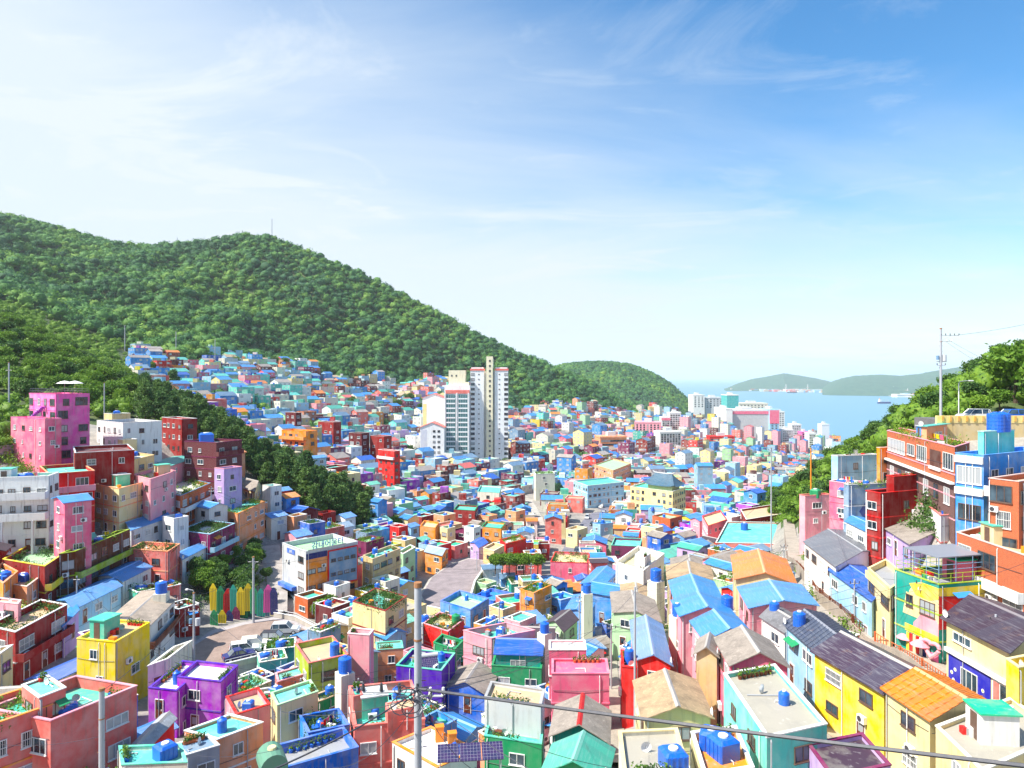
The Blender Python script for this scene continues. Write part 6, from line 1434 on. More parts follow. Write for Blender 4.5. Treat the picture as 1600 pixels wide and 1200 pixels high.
# white-framed bays of the street-side brick building, glazing of the blue building
def tpx(hk, pe, px):
    hs_ = HO[hk]; i = edge_at(hk, pe); p, r = hs_.q[i], hs_.q[(i+1)%4]; m_ = (px-800)/F; dx, dy = r[0]-p[0], r[1]-p[1]
    return (m_*p[1]-p[0])/(dx-m_*dy)
for p0, p1, z, hh, st in ((1388,1414,3.0,2.0,'w'),(1418,1429,2.7,1.6,'w'),(1433,1448,3.0,2.1,'w'),(1474,1490,3.0,2.1,'w')):
    t0, t1 = sorted((tpx('brickU',1440,p0), tpx('brickU',1440,p1))); hs_, p, u, n, l = wframe('brickU',1440); win_at('brickU', 1440, (t0+t1)/2, z, (t1-t0)*l, hh, st)
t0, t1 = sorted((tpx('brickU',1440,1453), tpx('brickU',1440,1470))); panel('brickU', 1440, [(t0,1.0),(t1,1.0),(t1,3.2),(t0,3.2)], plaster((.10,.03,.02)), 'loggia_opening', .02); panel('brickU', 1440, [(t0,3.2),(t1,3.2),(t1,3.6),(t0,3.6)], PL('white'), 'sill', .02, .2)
panel('brickU', 1440, [(0,4.35),(1,4.35),(1,4.6),(0,4.6)], PL('white'), 'floor_band', .02, .5); panel('brickU', 1440, [(0,4.6),(1,4.6),(1,14),(0,14)], brickm((.16,.07,.06)), 'shaded_ground_floor', .02)  # flat brown brick panel, shade of the recessed ground floor put into its colour
for k in range(7): win_at('brickU', 1440, .1+.135*k, 7.4, 1.8, 2.1, 'b' if k % 2 else 'w')
for z in (3.3,): win_at('blueU', 1515, .5, z+.1, .86*wframe('blueU',1515)[4], 2.0, 'w')
panel('blueU', 1515, [(0,.2),(1,.2),(1,1.0),(0,1.0)], PL('white'), 'balustrade', .02, .25); panel('blueU', 1515, [(0,3.9),(1,3.9),(1,4.7),(0,4.7)], PL('white'), 'balustrade', .02, .25); win_at('blueU', 1515, .3, 7.6, 1.2, 1.8, 'b'); win_at('blueU', 1515, .72, 7.6, 1.2, 1.8, 'b')
for k in range(4): win_at('blueU', 1580, .15+.22*k, 3.2, 1.5, 1.5, 'w')
# blue diamond
panel('diamond', 1357, [(.42,2.8),(.58,4.3),(.42,5.8),(.26,4.3)][::-1], plaster((.03,.06,.25)), 'painted_diamond')
for z in (2.4,3.1,5.4,6.1,6.8): panel('diamond', 1357, [(.02,z),(.08,z),(.08,z+.35),(.02,z+.35)], plaster((.03,.06,.25)), 'painted_stripe')
# galleries
gallery('whiteapt', 30, (3.3, 6.6), 1.6, 1.0); gallery('darkred', 70, (3.4,), 1.0, .8, PL('darkred')); gallery('peachbalcony', 115, (3.2,), 1.1, .9, PL('palepink')); gallery('yellowgreen', 95, (3.4,), .9, .8, PL('yellow'))
gallery('longlime', 160, (3.9,), 1.0, .8, PL('lime')); gallery('greyorange', 305, (3.4,), 1.0, .9, PL('white')); gallery('orangeblock', 459, (2.9, 5.8, 8.7), 1.2, 1.0, PL('orange')); gallery('gardenroof', 350, (3.3,), .9, .8, PL('paleblue'))
gallery('whiterow', 255, (3.0,), .8, .8, PL('brown')); gallery('brickL', 1550, (4.6,), .6, .9, PL('white')); gallery('blueU', 1570, (4.4,), .7, 1.0, PL('white')); gallery('redblock', 600, (3.2,), .8, .9, PL('white'))
gallery('maroonround', 360, (3.0,), .7, .9, PL('maroon')); gallery('creamalley', 1373, (.9,), .3, .7, PL('cream'))
for t in (.15,.5,.85):
    hs_, p, u, n, l = wframe('whiteapt', 30); mb = MB(); x, y = p[0]+u[0]*t*l+n[0]*1.5, p[1]+u[1]*t*l+n[1]*1.5; mb.box(x-.14, x+.14, y-.14, y+.14, -.5, hs_.H-6.76, PL('lightgrey')); mb.obj('pillar', hs_.root)
# community centre
cc = 'community'
for z in (2.2, 5.2, 8.0): win_at(cc, 460, .80, z+.2, 2.0, 1.25, 'b')
panel(cc, 520, [(.0,1.6),(1,1.6),(1,11.5),(0,11.5)], plaster(C['orange']), 'orange_cladding', .02)
panel(cc, 520, [(.40,.6),(.985,.6),(.985,7.6),(.40,7.6)], PL('red'), 'panel_frame', .06, .20); panel(cc, 520, [(.42,.85),(.965,.85),(.965,7.3),(.42,7.3)], PL('bluegrey'), 'projecting_panel', .27, .03)
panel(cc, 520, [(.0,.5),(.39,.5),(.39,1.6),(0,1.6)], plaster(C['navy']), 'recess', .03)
for z in (4.3, 7.4):
    for t in (.10, .29): win_at(cc, 520, t, z+.1, 1.7, .95, 'b')
hs_, p, u, n, l = wframe(cc, 520)
for z in (2.9, 5.6):
    for t in (.50,.63,.76,.89):
        fm, gm = win_mesh(1.0,.55,'b',False); o = child('window', fm, hs_.root, (p[0]+u[0]*t*l+n[0]*.31, p[1]+u[1]*t*l+n[1]*.31, hs_.H-z), atan2(u[1],u[0])); child('glass', gm, o)
for t in (.55,.72,.88): win_at(cc, 520, t, 9.0, 1.2, 1.0, 'b')
panel(cc, 460, [(.22,.5),(.55,.5),(.55,1.4),(.22,1.4)], PL('blue'), 'sign', .05, .05); panel(cc, 460, [(.02,7.3),(.62,7.3),(.62,8.0),(.02,8.0)], PL('blue'), 'entrance_canopy', .02, 1.0); panel(cc, 460, [(.15,8.4),(.5,8.4),(.5,11.4),(.15,11.4)], GL, 'entrance_glass', .03)
def text(s, size, root, loc, rz, mat, name='lettering', depth=.03, tilt=90):
    cu = bpy.data.curves.new(name, 'FONT'); cu.body = s; cu.size = size; cu.extrude = depth; cu.align_x = 'CENTER'; cu.materials.append(mat); o = bpy.data.objects.new(name, cu); COL.objects.link(o)
    me_ = bpy.data.meshes.new_from_object(o); me_.materials.clear(); me_.materials.append(mat); bpy.data.objects.remove(o)
    o = bpy.data.objects.new(name, me_); COL.objects.link(o); o.parent = root; o.location = loc; o.rotation_euler = (radians(tilt), 0, rz); return o
mb = MB(); ex = lambda t, o, z: (p[0]+u[0]*t*l+n[0]*o, p[1]+u[1]*t*l+n[1]*o, z)
mb.faces([ex(.02,.1,hs_.H+.1),ex(.75,.1,hs_.H+.1),ex(.75,.3,hs_.H+.3),ex(.02,.3,hs_.H+.3),ex(.02,.1,hs_.H+.0),ex(.75,.1,hs_.H+.0),ex(.75,.3,hs_.H+.2),ex(.02,.3,hs_.H+.2)], [(0,1,2,3),(7,6,5,4),(0,4,5,1),(1,5,6,2),(2,6,7,3),(3,7,4,0)], PL('lightgrey')); mb.obj('sign_rail', hs_.root)
text('감내어울터', 1.5, hs_.root, ex(.40,.2,hs_.H+.3), atan2(u[1],u[0]), plain((.01,.10,.42), .6, 'sign_letters', .2), depth=.06)
text('감내', .6, hs_.root, (lambda f: (f[1][0]+f[2][0]*.385*f[4]+f[3][0]*.12, f[1][1]+f[2][1]*.385*f[4]+f[3][1]*.12, f[0].H-1.2))(wframe(cc,460)), (lambda f: atan2(f[2][1],f[2][0]))(wframe(cc,460)), plain(C['white'], .4, 'sign_letters'))
# signs: blue one on the tall white house, red vertical one by the rose upper house
panel('whitetall', 852, [(.22,9.0),(.80,9.0),(.80,9.7),(.22,9.7)], plaster(C['navy']), 'sign', .04, .08)
# temple roof on the school
sc_ = HO['school']; rt = empty('temple_roof_pavilion', (*[ (1037-800)/F*279 ], 279, sc_.deck+.02), sc_.ang); setp(rt, 'blue-tiled temple roof pavilion with upturned eaves on the yellow school', 'pavilion')
bl = metal((.05,.14,.22), 2.0); mb = MB(); a, b_ = 7.2, 4.6; mb.box(-5.4, 5.4, -3.2, 3.2, 0, 2.0, PL('cream')); mb.obj('wall', rt)
mb = MB(); n = 12; prof = []
def eave(t, s):   # point on the eave rectangle, corners lifted
    k = abs(2*t-1)**4*.9; return k
grid = []
for j in range(7):
    v_ = j/6; w_ = a*(1-v_)+4.0*v_; d_ = b_*(1-v_)+.25*v_; z = 1.9+ (v_**1.35)*4.4
    ring_ = []
    for sx, sy, ex_, ey in ((-1,-1,1,-1),(1,-1,1,1),(1,1,-1,1),(-1,1,-1,-1)):
        for i in range(8):
            t = i/8; x = (sx+(ex_-sx)*t)*w_; y = (sy+(ey-sy)*t)*d_; ring_.append((x, y, z+eave(t,0)*(1-v_)**1.5))
    grid.append(ring_)
nn = len(grid[0]); V_ = [p_ for r_ in grid for p_ in r_]
mb.faces(V_, [(j*nn+i, j*nn+(i+1)%nn, (j+1)*nn+(i+1)%nn, (j+1)*nn+i) for j in range(6) for i in range(nn)]+[tuple(range(6*nn, 7*nn)), tuple(range(nn-1,-1,-1))], bl); mb.obj('tiled_roof', rt)
mb = MB(); mb.tube([(-4.9,0,7.2),(-4.2,0,6.6),(0,0,6.45),(4.2,0,6.6),(4.9,0,7.2)], .26, PL('lightgrey'), 6); mb.obj('ridge', rt)
mb = MB()
for s in (-1,1): mb.poly([(s*4.2,-1.7,4.7),(s*4.2,1.7,4.7),(s*4.2,0,6.5)][::s], PL('plum'))
mb.obj('gable_panel', rt)
# pink tower roof details
pk = HO['pinktower']
def parasol(x, y, z, r, c, label, h=2.3, group='parasols'):
    o = empty('parasol', (x, y, z)); setp(o, label, 'parasol', group); mb = MB(); mb.cyl(0,0,0,.08,.28,.28,ACD,12); mb.cyl(0,0,.08,h,.035,.03,PIPE,8); mb.obj('pole', o)
    mb = MB(); nn = 10; mt = plain(C[c], .85, 'canvas', .1); rim = [(r*cos(2*pi*i/nn), r*sin(2*pi*i/nn), h-.15) for i in range(nn)]; mid = [(r*.5*cos(2*pi*i/nn), r*.5*sin(2*pi*i/nn), h+.25) for i in range(nn)]
    mb.faces(rim+mid+[(0,0,h+.45)], [(i,(i+1)%nn,nn+(i+1)%nn,nn+i) for i in range(nn)]+[(nn+i,nn+(i+1)%nn,2*nn) for i in range(nn)], mt); mb.obj('canopy', o); return o
for px, lab in ((101,'left white parasol on the roof of the hot pink tower'),(117,'right white parasol on the roof of the hot pink tower')):
    D_ = 147; parasol((px-800)/F*D_, D_, pk.deck, 1.6, 'white', lab, 2.9)
hs_, p, u, n, l = wframe('pinktower', 65)
mb = MB()
for k in range(9): t = .15+.06*k; x, y = p[0]+u[0]*t*l, p[1]+u[1]*t*l; mb.prism([(x,y),(x+n[0]*.9,y+n[1]*.9),(x+n[0]*.9+u[0]*.55,y+n[1]*.9+u[1]*.55),(x+u[0]*.55,y+u[1]*.55)][::-1], hs_.H-5.2+.32*k-.3, hs_.H-5.2+.32*k, PL('purple'))
mb.obj('outside_stair', hs_.root)
for px, py, hk, lab in ((760,786,None,'left red parasol in front of the white cafe wall'),(776,786,None,'right red parasol in front of the white cafe wall')):
    D_ = 236; x, y, z = P(px, 782, D_); parasol(x, y, max(Tz(x, y)+3, z-2.4), 1.7, 'red', lab)
for i, (px, py) in enumerate(((1394,1003),(1416,1017),(1438,1029))):
    x, y, z = gnd(px, py+12); parasol(x, y, z+.1, 1.0, 'palepink', ('first','second','third')[i]+' pink cafe parasol behind the alley fence counting from the left')
# ---------------------------------------------------------------- fences and walls
def fence(pxs, label, c, h=1.15, pitch=.42, lift=0.1, name='slatted_fence', off=0):
    pts = [gnd(a[0], a[1], .9) for a in pxs]; path = []
    for a, b_ in zip(pts, pts[1:]):
        k = max(1, int(hypot(b_[0]-a[0], b_[1]-a[1])/pitch))
        for i in range(k): path.append((a[0]+(b_[0]-a[0])*i/k, a[1]+(b_[1]-a[1])*i/k))
    path = [(x-off*.75, y-off*.65) for x, y in path]
    o = empty(name, (*path[0], Tz(*path[0]))); setp(o, label, 'fence'); mt = plain(C[c], .7, 'stained_wood'); ox, oy, oz = o.location
    L3 = [(x-ox, y-oy, Tz(x, y)-oz+lift) for x, y in path]
    mb = MB()
    for zz_ in (.15, h): mb.tube([(x,y,z+zz_) for x, y, z in L3[::4]+[L3[-1]]], .055, mt, 4)
    for x, y, z in L3: mb.bar((x,y,z+.1),(x,y,z+h), .10, mt)
    mb.obj('slats', o)
    for x, y, z in L3[::9]: mb = MB(); mb.box(x-.09,x+.09,y-.09,y+.09,z-.8,z+h+.12,mt); mb.obj('post', o)
def fence_path(path, side, label, c, **kw):
    global gnd; q = []
    for k in range(len(path)):
        a, b_ = path[max(0,k-1)], path[min(len(path)-1,k+1)]; l = hypot(b_[0]-a[0], b_[1]-a[1]) or 1; q.append((path[k][0]-(b_[1]-a[1])/l*side, path[k][1]+(b_[0]-a[0])/l*side))
    g0 = gnd; gnd = lambda x, y, h=0: (x, y, Tz(x, y)); o = fence(q, label, c, **kw); gnd = g0; return o
fence_path(alley[3:27], -1.15, 'long brown slatted fence along the upper part of the alley', 'brown', lift=.9); fence_path(alley[28:44], -1.15, 'light brown slatted fence along the alley in front of the cafes', 'brick', lift=.9)
plants('plants', [(p_[0]+random.uniform(.7,1.3), p_[1]+random.uniform(.2,.8), 0) for p_ in alley[8:34] for _ in range(2)], 'row of potted greenery along the house side of the alley', LEAF_BRIGHT, (.3,.3,.25), .17, 50)
w = empty('guard_wall', ((1540-800)/F*97.6, 97.6, -6.5)); setp(w, 'yellow and cream guard wall along the upper street', 'wall'); X0 = (1464-800)/F*97.6-w.location.x; X1 = (1760-800)/F*97.6-w.location.x
mb = MB(); mb.box(X0, X1, 0, .5, -6, .0, plaster(C['beige'])); mb.obj('retaining_wall', w); mb = MB(); mb.box(X0, X1, -.05, .4, .003, 1.05, plaster((.86,.66,.22))); mb.obj('parapet', w)
k = X0+.6
while k < X1: mb = MB(); mb.box(k, k+.32, -.18, -.052, .25, 1.0, plaster((.75,.40,.08))); mb.obj('pilaster', w); k += 1.15
w = empty('retaining_wall', (-85, 128, Tz(-85,128))); setp(w, 'dark grey concrete retaining wall under tall grass at the left edge', 'wall')
mb = MB(); a_, b_ = Pz(-60, 703, -13.8), Pz(52, 692, -13.8); mb.prism([(a_[0]-w.location.x, a_[1]-128), (b_[0]-w.location.x, b_[1]-128), (b_[0]-w.location.x-1, b_[1]-126), (a_[0]-w.location.x-1, a_[1]-126)], -9-w.location.z-20, -13.8-w.location.z, plaster((.26,.26,.27))); mb.obj('wall', w)
plants('plants', [(x_, d_, Tz(x_, d_)+.6) for x_, d_ in [((u_-800)/F*d_, d_) for u_, d_ in [(random.uniform(-30,75), random.uniform(122,150)) for _ in range(90)]]], 'wild bushes and grass on the bank beside the hot pink wing', LEAF_BRIGHT, (.9,.9,.7), .3, 70)
gpts = []
for i in range(60): t = random.random(); gpts.append((a_[0]+(b_[0]-a_[0])*t+random.uniform(-1,1)-1, a_[1]+(b_[1]-a_[1])*t+random.uniform(.5,4), -13.4+random.uniform(-.3,.7)))
plants('tall_grass', gpts, 'sunlit yellow-green grass and weeds above the left retaining wall', LEAF_BRIGHT, (.8,.8,.5), .3, 60, 'grass')
# art fence of pointed panels
pf = empty('art_fence', ((380-800)/F*112, 112, DECKZ)); setp(pf, 'tall art fence of pointed coloured panels beside the parking road', 'fence')
front = ['green','yellow','navy','plum','green','teal','navy','bluegrey','yellow']; back = ['yellow','green','red','teal','yellow','yellow','green','teal','hotpink','navy']
def pencil(px, py, D, w_, h_, c, rot):
    x, y = (px-800)/F*D-pf.location.x, D-pf.location.y; z = (HY-py)/F*D-DECKZ; mt = plain(tuple(.75*v for v in C[c]), .7, 'painted_boards'); mb = MB(); sk = rot
    def pt(a, zz_, yy): return (x+a*cos(sk)+zz_*.06*sin(rot*3), y+yy+a*sin(sk), z-h_+zz_)
    q = [(-w_/2,0),(w_/2,0),(w_/2,h_*.80),(w_*.12,h_),(-w_*.12,h_),(-w_/2,h_*.80)]
    v = [pt(a, b_, -.05) for a, b_ in q]+[pt(a, b_, .05) for a, b_ in q]; k = 6
    mb.faces(v, [tuple(range(k)), tuple(range(2*k-1,k-1,-1))]+[(i,k+i,k+(i+1)%k,(i+1)%k) for i in range(k)], mt)
    for s in (-.3,-.1,.1,.3): mb.bar(pt(w_*s,.1,-.07), pt(w_*s,h_*.84,-.07), .035, ACD)
    mb.obj('panel', pf)
for i, c in enumerate(back): pencil(334+i*10.5, 912+4*((i*37)%5)/2, 115.5-i*.1, 1.35, 4.6, c, .15*((i*7)%3-1))
for i, c in enumerate(front): pencil(335+i*11.4, 953-i*1.6+2*((i*13)%3), 111.5+i*1.0, 1.35, 4.4-i*.06, c, .1*((i*5)%3-1))
# ---------------------------------------------------------------- poles, wires, lamps
PC = plain((.40,.42,.46), .8, 'concrete_pole', .2); WIRE = plain((.035,.04,.06), .5, 'cable'); RUST = plain((.35,.16,.07), .8, 'rusty_steel', .2)
def pole(px, pyt, D, r, label, base=None, arms=(), trans=False, lamp=False, name='utility_pole', cat='utility pole', mat=None, group=None):
    x, y, z = P(px, pyt, D); g_ = Tz(x, y) if base is None else base; h = z-g_
    o = empty(name, (x, y, g_)); setp(o, label, cat, group); mb = MB(); mb.cyl(0,0,-.8,h,r*1.25,r,mat or PC,12)
    for k in range(8 if r > .1 else 0): s = 1 if k % 2 else -1; mb.bar((0,0,h-1.0-k*.8),(s*(r+.16),0,h-1.0-k*.8), .03, RUST)
    mb.obj('shaft', o)
    if r > .1:
        mb = MB(); mb.cyl(0,0,h-.12,h+.05,r*1.15,r*1.1,RUST,12); mb.obj('cap', o)
        mb = MB()
        mb.cyl(0,0,h-2.0,h-1.93,r*1.14,r*1.14,RUST,12); mb.obj('band', o)
    for i, (dz, x0, x1) in enumerate(arms):
        mb = MB(); mb.bar((x0,-.1,h-dz),(x1,-.1,h-dz), .09, PIPE)
        if abs(x1) > .8: mb.bar((0,-.1,h-dz-.7),(x1*.6,-.1,h-dz), .05, PIPE)
        mb.obj('cross_arm', o)
        nI = max(2, int(abs(x1-x0)/.55))
        for j in range(nI+1): xx = x0+(x1-x0)*j/nI; mb = MB(); mb.cyl(xx,-.1,h-dz+.04,h-dz+.3,.07,.045,ACW if i % 2 else ACD,8); mb.obj('insulator', o)
    if trans: mb = MB(); mb.cyl(r+.35,0,h-trans-.9,h-trans,.3,.3,plain(C['lightgrey'],.4,'transformer'),12); mb.cyl(-r-.3,0,h-trans-.7,h-trans-.1,.2,.2,plain(C['bluegrey'],.4,'transformer'),10); mb.bar((-r-.5,0,h-trans-.95),(r+.7,0,h-trans-.95),.1,PIPE); mb.obj('transformer', o)
    if lamp: mb = MB(); mb.tube([(0,0,h),(.2*lamp,0,h+.3),(1.6*lamp,0,h+.42)], .045, PIPE, 6); mb.box(min(1.5*lamp,2.1*lamp),max(1.5*lamp,2.1*lamp),-.14,.14,h+.33,h+.48,ACW); mb.obj('lamp_arm', o)
    return (x, y, z)
def cable(a, b_, sag, r, label, n=18):
    pts = [(a[0]+(b_[0]-a[0])*i/n, a[1]+(b_[1]-a[1])*i/n, a[2]+(b_[2]-a[2])*i/n-sag*4*(i/n)*(1-i/n)) for i in range(n+1)]; mb = MB(); mb.tube(pts, r, WIRE, 5); o = mb.obj('cable'); setp(o, label, 'cable', 'overhead cables')
PA = pole(653, 912, 24, .128, 'big concrete utility pole with rusty cap standing in the bottom centre', arms=[(3.75,-1.9,.0),(3.9,0,.9)])
fp = P(655, 1076, 23.8)
cable(fp, P(1640, 1201, 14.5), .05, .052, 'thick black cable running from the big pole across to the lower right')
cable(fp, P(545, 1145, 22), .05, .028, 'black cable dropping left from the big pole', 8); cable(P(545,1145,22), P(330,1240,20), .1, .028, 'black cable continuing down to the bottom left', 8)
cable(P(655,1085,23.8), P(900,1240,19), .2, .012, 'thin wire from the big pole to the bottom centre'); cable(P(650,1090,23.8), P(440,1112,40), .4, .015, 'thin wire from the big pole toward the cream cube house')
rg = random.Random(5); mb = MB(); bx = empty('cable_bundle', fp); setp(bx, 'tangle of looped cables tied to the big utility pole', 'cable')
for k in range(9):
    cx_, cz_, rr = rg.uniform(-.9,.7), rg.uniform(-.7,.1), rg.uniform(.15,.42); mb = MB(); mb.tube([(cx_+rr*cos(t*.5), -.25+rg.uniform(-.05,.05), cz_+rr*.8*sin(t*.5)) for t in range(14)], .018, WIRE, 5); mb.obj('loop', bx)
pole(159, 1076, 45, .17, 'weathered concrete pole in front of the salmon building', arms=[])
pole(1470, 513, 100, .15, 'tall utility pole with side cross arm beside the upper street', base=-6.4, arms=[(1.05,0,2.6),(1.9,.1,1.6),(5.4,-.6,.6)], trans=3.9)
cable(P(1492,524,100), P(1640,498,108), .25, .022, 'wire from the tall street pole to the upper right edge'); cable(P(1480,530,100), P(1600,590,120), .3, .014, 'upper of two thin wires falling right of the tall street pole'); cable(P(1478,534,100), P(1590,600,122), .3, .014, 'lower of two thin wires falling right of the tall street pole')
pole(1498, 599, 101, .06, 'slim white street lamp on the upper street', base=-6.4, lamp=1, name='street_lamp', cat='street lamp', mat=ACW)
pole(303, 926, 86, .13, 'grey utility pole with street lamp behind the purple house', arms=[(1.5,-1.3,.7),(2.3,-.6,.6)], trans=3.2, lamp=-.5)
pole(396, 870, 112, .16, 'pale concrete pole standing before the pointed art fence', base=DECKZ, arms=[(.8,-.9,.9)])
pole(992, 917, 66, .10, 'thin leaning-looking pole rising left of the faded blue roof', arms=[])
pole(1205, 700, 150, .13, 'thin pole with orange base seen against the harbour town', arms=[(.5,-.6,.6)]); pole(1267, 700, 138, .12, 'thin orange-tinted pole before the wooded slope', arms=[], mat=plain(C['tangerine'],.7,'painted_pole'))
pole(163, 598, 182, .13, 'grey pole at the edge of the left wood'); pole(14, 566, 170, .16, 'pale pole among trees at the far left', arms=[(2.0,-.8,.8)])
pole(488, 945, 118, .05, 'slim lamp post at the deck corner', base=DECKZ, lamp=.4, name='street_lamp', cat='street lamp', mat=PIPE)
for i, (px, pyt, pyb) in enumerate(((195,508,545),(275,518,548),(336,530,552))): D_ = 500+i*12; pole(px, pyt, D_, .25, ('leftmost','middle','rightmost')[i]+' of three pale poles along the road above the upper village')
for px, pyt, lab in ((425,342,'lattice mast on the highest top of the big mountain'),(277,371,'small mast in the saddle of the mountain ridge')):
    x, y, z = P(px, pyt, 1050); o = empty('radio_mast', (x, y, Tz(x,y))); setp(o, lab, 'mast'); mb = MB(); h = z-Tz(x,y)
    for s in (-.7,.7): mb.bar((s,0,0),(s*.4,0,h), .45, PIPE)
    for k in range(8): mb.bar((-.6,0,h*k/8),(.6,0,h*(k+1)/8), .3, PIPE)
    mb.obj('lattice', o)
cable(P(303,930,86), P(396,876,112), 1.2, .02, 'wire between the lamp pole and the pole at the art fence'); cable(P(303,934,86), P(159,1080,45), 1.0, .02, 'wire from the lamp pole down to the weathered pole'); cable(P(396,878,112), P(488,868,128), .8, .02, 'wire from the art fence pole to the community centre')
cable(P(992,922,66), P(1267,705,138), 2.0, .02, 'long wire from the thin pole up to the orange-tinted pole'); cable(P(992,925,66), P(653,1075,24), 1.5, .012, 'wire from the thin pole to the big utility pole'); cable(P(1267,704,138), P(1400,655,125), 1.5, .02, 'wire rising from the orange-tinted pole to the street')
cable(P(1205,705,150), P(1310,712,120), 1.2, .02, 'wire between the thin harbour-side pole and the pale blue house'); cable(P(0,1163,50), P(159,1150,45), .3, .012, 'thin wire crossing the front of the salmon building'); cable(P(653,1090,24), P(303,1180,45), .8, .012, 'thin wire crossing the mint roofs at the lower left')
# ---------------------------------------------------------------- cars
CAR = {}
def car_mesh(kind, c):
    k = (kind, c)
    if k in CAR: return CAR[k]
    pm_ = plain(C[c], .22, 'car_paint', .7); L_, Wd = (4.5, 1.82) if kind != 'hatch' else (3.9, 1.68); hh = 1.68 if kind != 'sedan' else 1.44; w = Wd/2; a = L_/2
    mb = MB(); belt = .98 if kind != 'sedan' else .88
    side = [(-a,.35),(-a+.05,.75),(-a+.1,belt),(a*.30,belt),(a-.35,belt-.12),(a-.05,.62),(a,.35)] if kind != 'sedan' else [(-a,.35),(-a+.05,.78),(-a*.62,belt),(a*.30,belt),(a-.2,belt-.16),(a,.55),(a,.35)]
    n = len(side); v = []
    for s, ww in ((-1,w*.93),(-1,w),(1,w),(1,w*.93)):
        for i, (x, z) in enumerate(side): v.append((x, s*(w*.90 if z < .4 and False else ww) , z))
    fs = []
    for r_ in range(3):
        for i in range(n): fs.append((r_*n+i, r_*n+(i+1)%n, (r_+1)*n+(i+1)%n, (r_+1)*n+i))
    v2 = [(x, -w, z) for x, z in side]+[(x, w, z) for x, z in side]
    mb.faces(v2, [(i,(i+1)%n,n+(i+1)%n,n+i) for i in range(n)]+[tuple(range(n-1,-1,-1)), tuple(range(n,2*n))], pm_)
    body = mb
    x0, x1, x2, x3 = (-a+.12, -a+.35, a*.12, a*.42) if kind != 'sedan' else (-a*.66, -a*.36, a*.10, a*.40)
    wt = w*.80
    body.faces([(x1,-wt,hh-.04),(x2,-wt,hh-.04),(x2,wt,hh-.04),(x1,wt,hh-.04),(x1+.04,-wt+.05,hh),(x2-.04,-wt+.05,hh),(x2-.04,wt-.05,hh),(x1+.04,wt-.05,hh)], [(4,5,6,7),(0,1,5,4),(1,2,6,5),(2,3,7,6),(3,0,4,7),(3,2,1,0)], pm_)
    for xa, xb in ((x0,x1),(x2,x3)):
        for s in (-1,1):
            top = (xb if xa == x0 else xa, s*wt, hh-.03); bot = (xa if xa == x0 else xb, s*w*.96, belt); body.bar(bot, top, .09, pm_)
    for xm in ((x1+x2)/2, (x1+x2)/2-.95 if kind != 'sedan' else x1+.1): 
        for s in (-1,1): body.bar((xm, s*w*.955, belt),(xm, s*wt, hh-.03), .08, pm_)
    g_ = MB(); w9 = w*.94; g_.faces([(x0,-w9,belt),(x3,-w9,belt),(x3,w9,belt),(x0,w9,belt),(x1,-wt+.02,hh-.05),(x2,-wt+.02,hh-.05),(x2,wt-.02,hh-.05),(x1,wt-.02,hh-.05)], [(0,1,5,4),(1,2,6,5),(2,3,7,6),(3,0,4,7)], GL)
    wh = MB(); tyre = plain((.02,.02,.02), .8, 'tyre', .2); rim = plain(C['lightgrey'], .3, 'rim')
    def disc(m_, r, y0, y1, mt): nn = 14; p = [(r*cos(2*pi*i/nn), y0, r*sin(2*pi*i/nn)) for i in range(nn)]+[(r*cos(2*pi*i/nn), y1, r*sin(2*pi*i/nn)) for i in range(nn)]; m_.faces(p, [(i,(i+1)%nn,nn+(i+1)%nn,nn+i) for i in range(nn)]+[tuple(range(nn-1,-1,-1)), tuple(range(nn,2*nn))], mt)
    disc(wh, .33, -.11, .11, tyre); rm_ = MB(); disc(rm_, .20, -.125, .125, rim)
    hl = MB(); hl.box(-.05,.03,-.2,.2,-.08,.08, plain((.9,.9,.85), .15, 'lamp_glass')); tl = MB(); tl.box(-.03,.05,-.09,.09,-.16,.16, plain((.5,.01,.01), .3, 'tail_glass'))
    CAR[k] = (body.mesh('body'), g_.mesh('windows'), wh.mesh('tyre'), rm_.mesh('rim'), hl.mesh('headlight'), tl.mesh('tail_light'), a, w); return CAR[k]
def car(x, y, z, rz, kind, c, label, group='parked cars'):
    b_, g_, t_, r_, h_, l_, a, w = car_mesh(kind, c); o = empty('parked_car', (x, y, z), rz); setp(o, label, 'car', group)
    bo = child('body', b_, o); child('windows', g_, o)
    for sx in (-.62,.62):
        for sy in (-1,1): wl = child('wheel', t_, o, (a*sx, sy*(w-.08), .33)); child('rim', r_, wl)
    for s in (-1,1): child('headlight', h_, o, (a-.06, s*w*.68, .66)); child('tail_light', l_, o, (-a+.04, s*w*.82, .80))
for px, py, rz, kind, c, lab in ((374,1029,34,'sedan','navy','dark blue car parked nearest the purple house, partly hidden by the parapet'),(383,1020,20,'suv','white','white car in the middle of the parking bay'),(399,1012,16,'suv','offwhite','white car parked between the middle white car and the black van'),
        (430,1003,4,'suv','black','black van with dark windows on the parking bay'),(446,989,6,'suv','lightgrey','silver white van parked behind the black van')):
    x, y, z = Pz(px, py, DECKZ+.024); car(x, y, z, radians(rz), kind, c, lab, 'cars on the parking bay')
for px, D_, rz, kind, c, lab in ((1521,103,178,'suv','white','white minivan on the upper street right of the street lamp'),(1577,102,182,'suv','blue','blue car on the upper street behind the two big tanks')):
    car((px-800)/F*D_, D_, -6.39, radians(rz), kind, c, lab, 'cars on the upper street')
k = 0
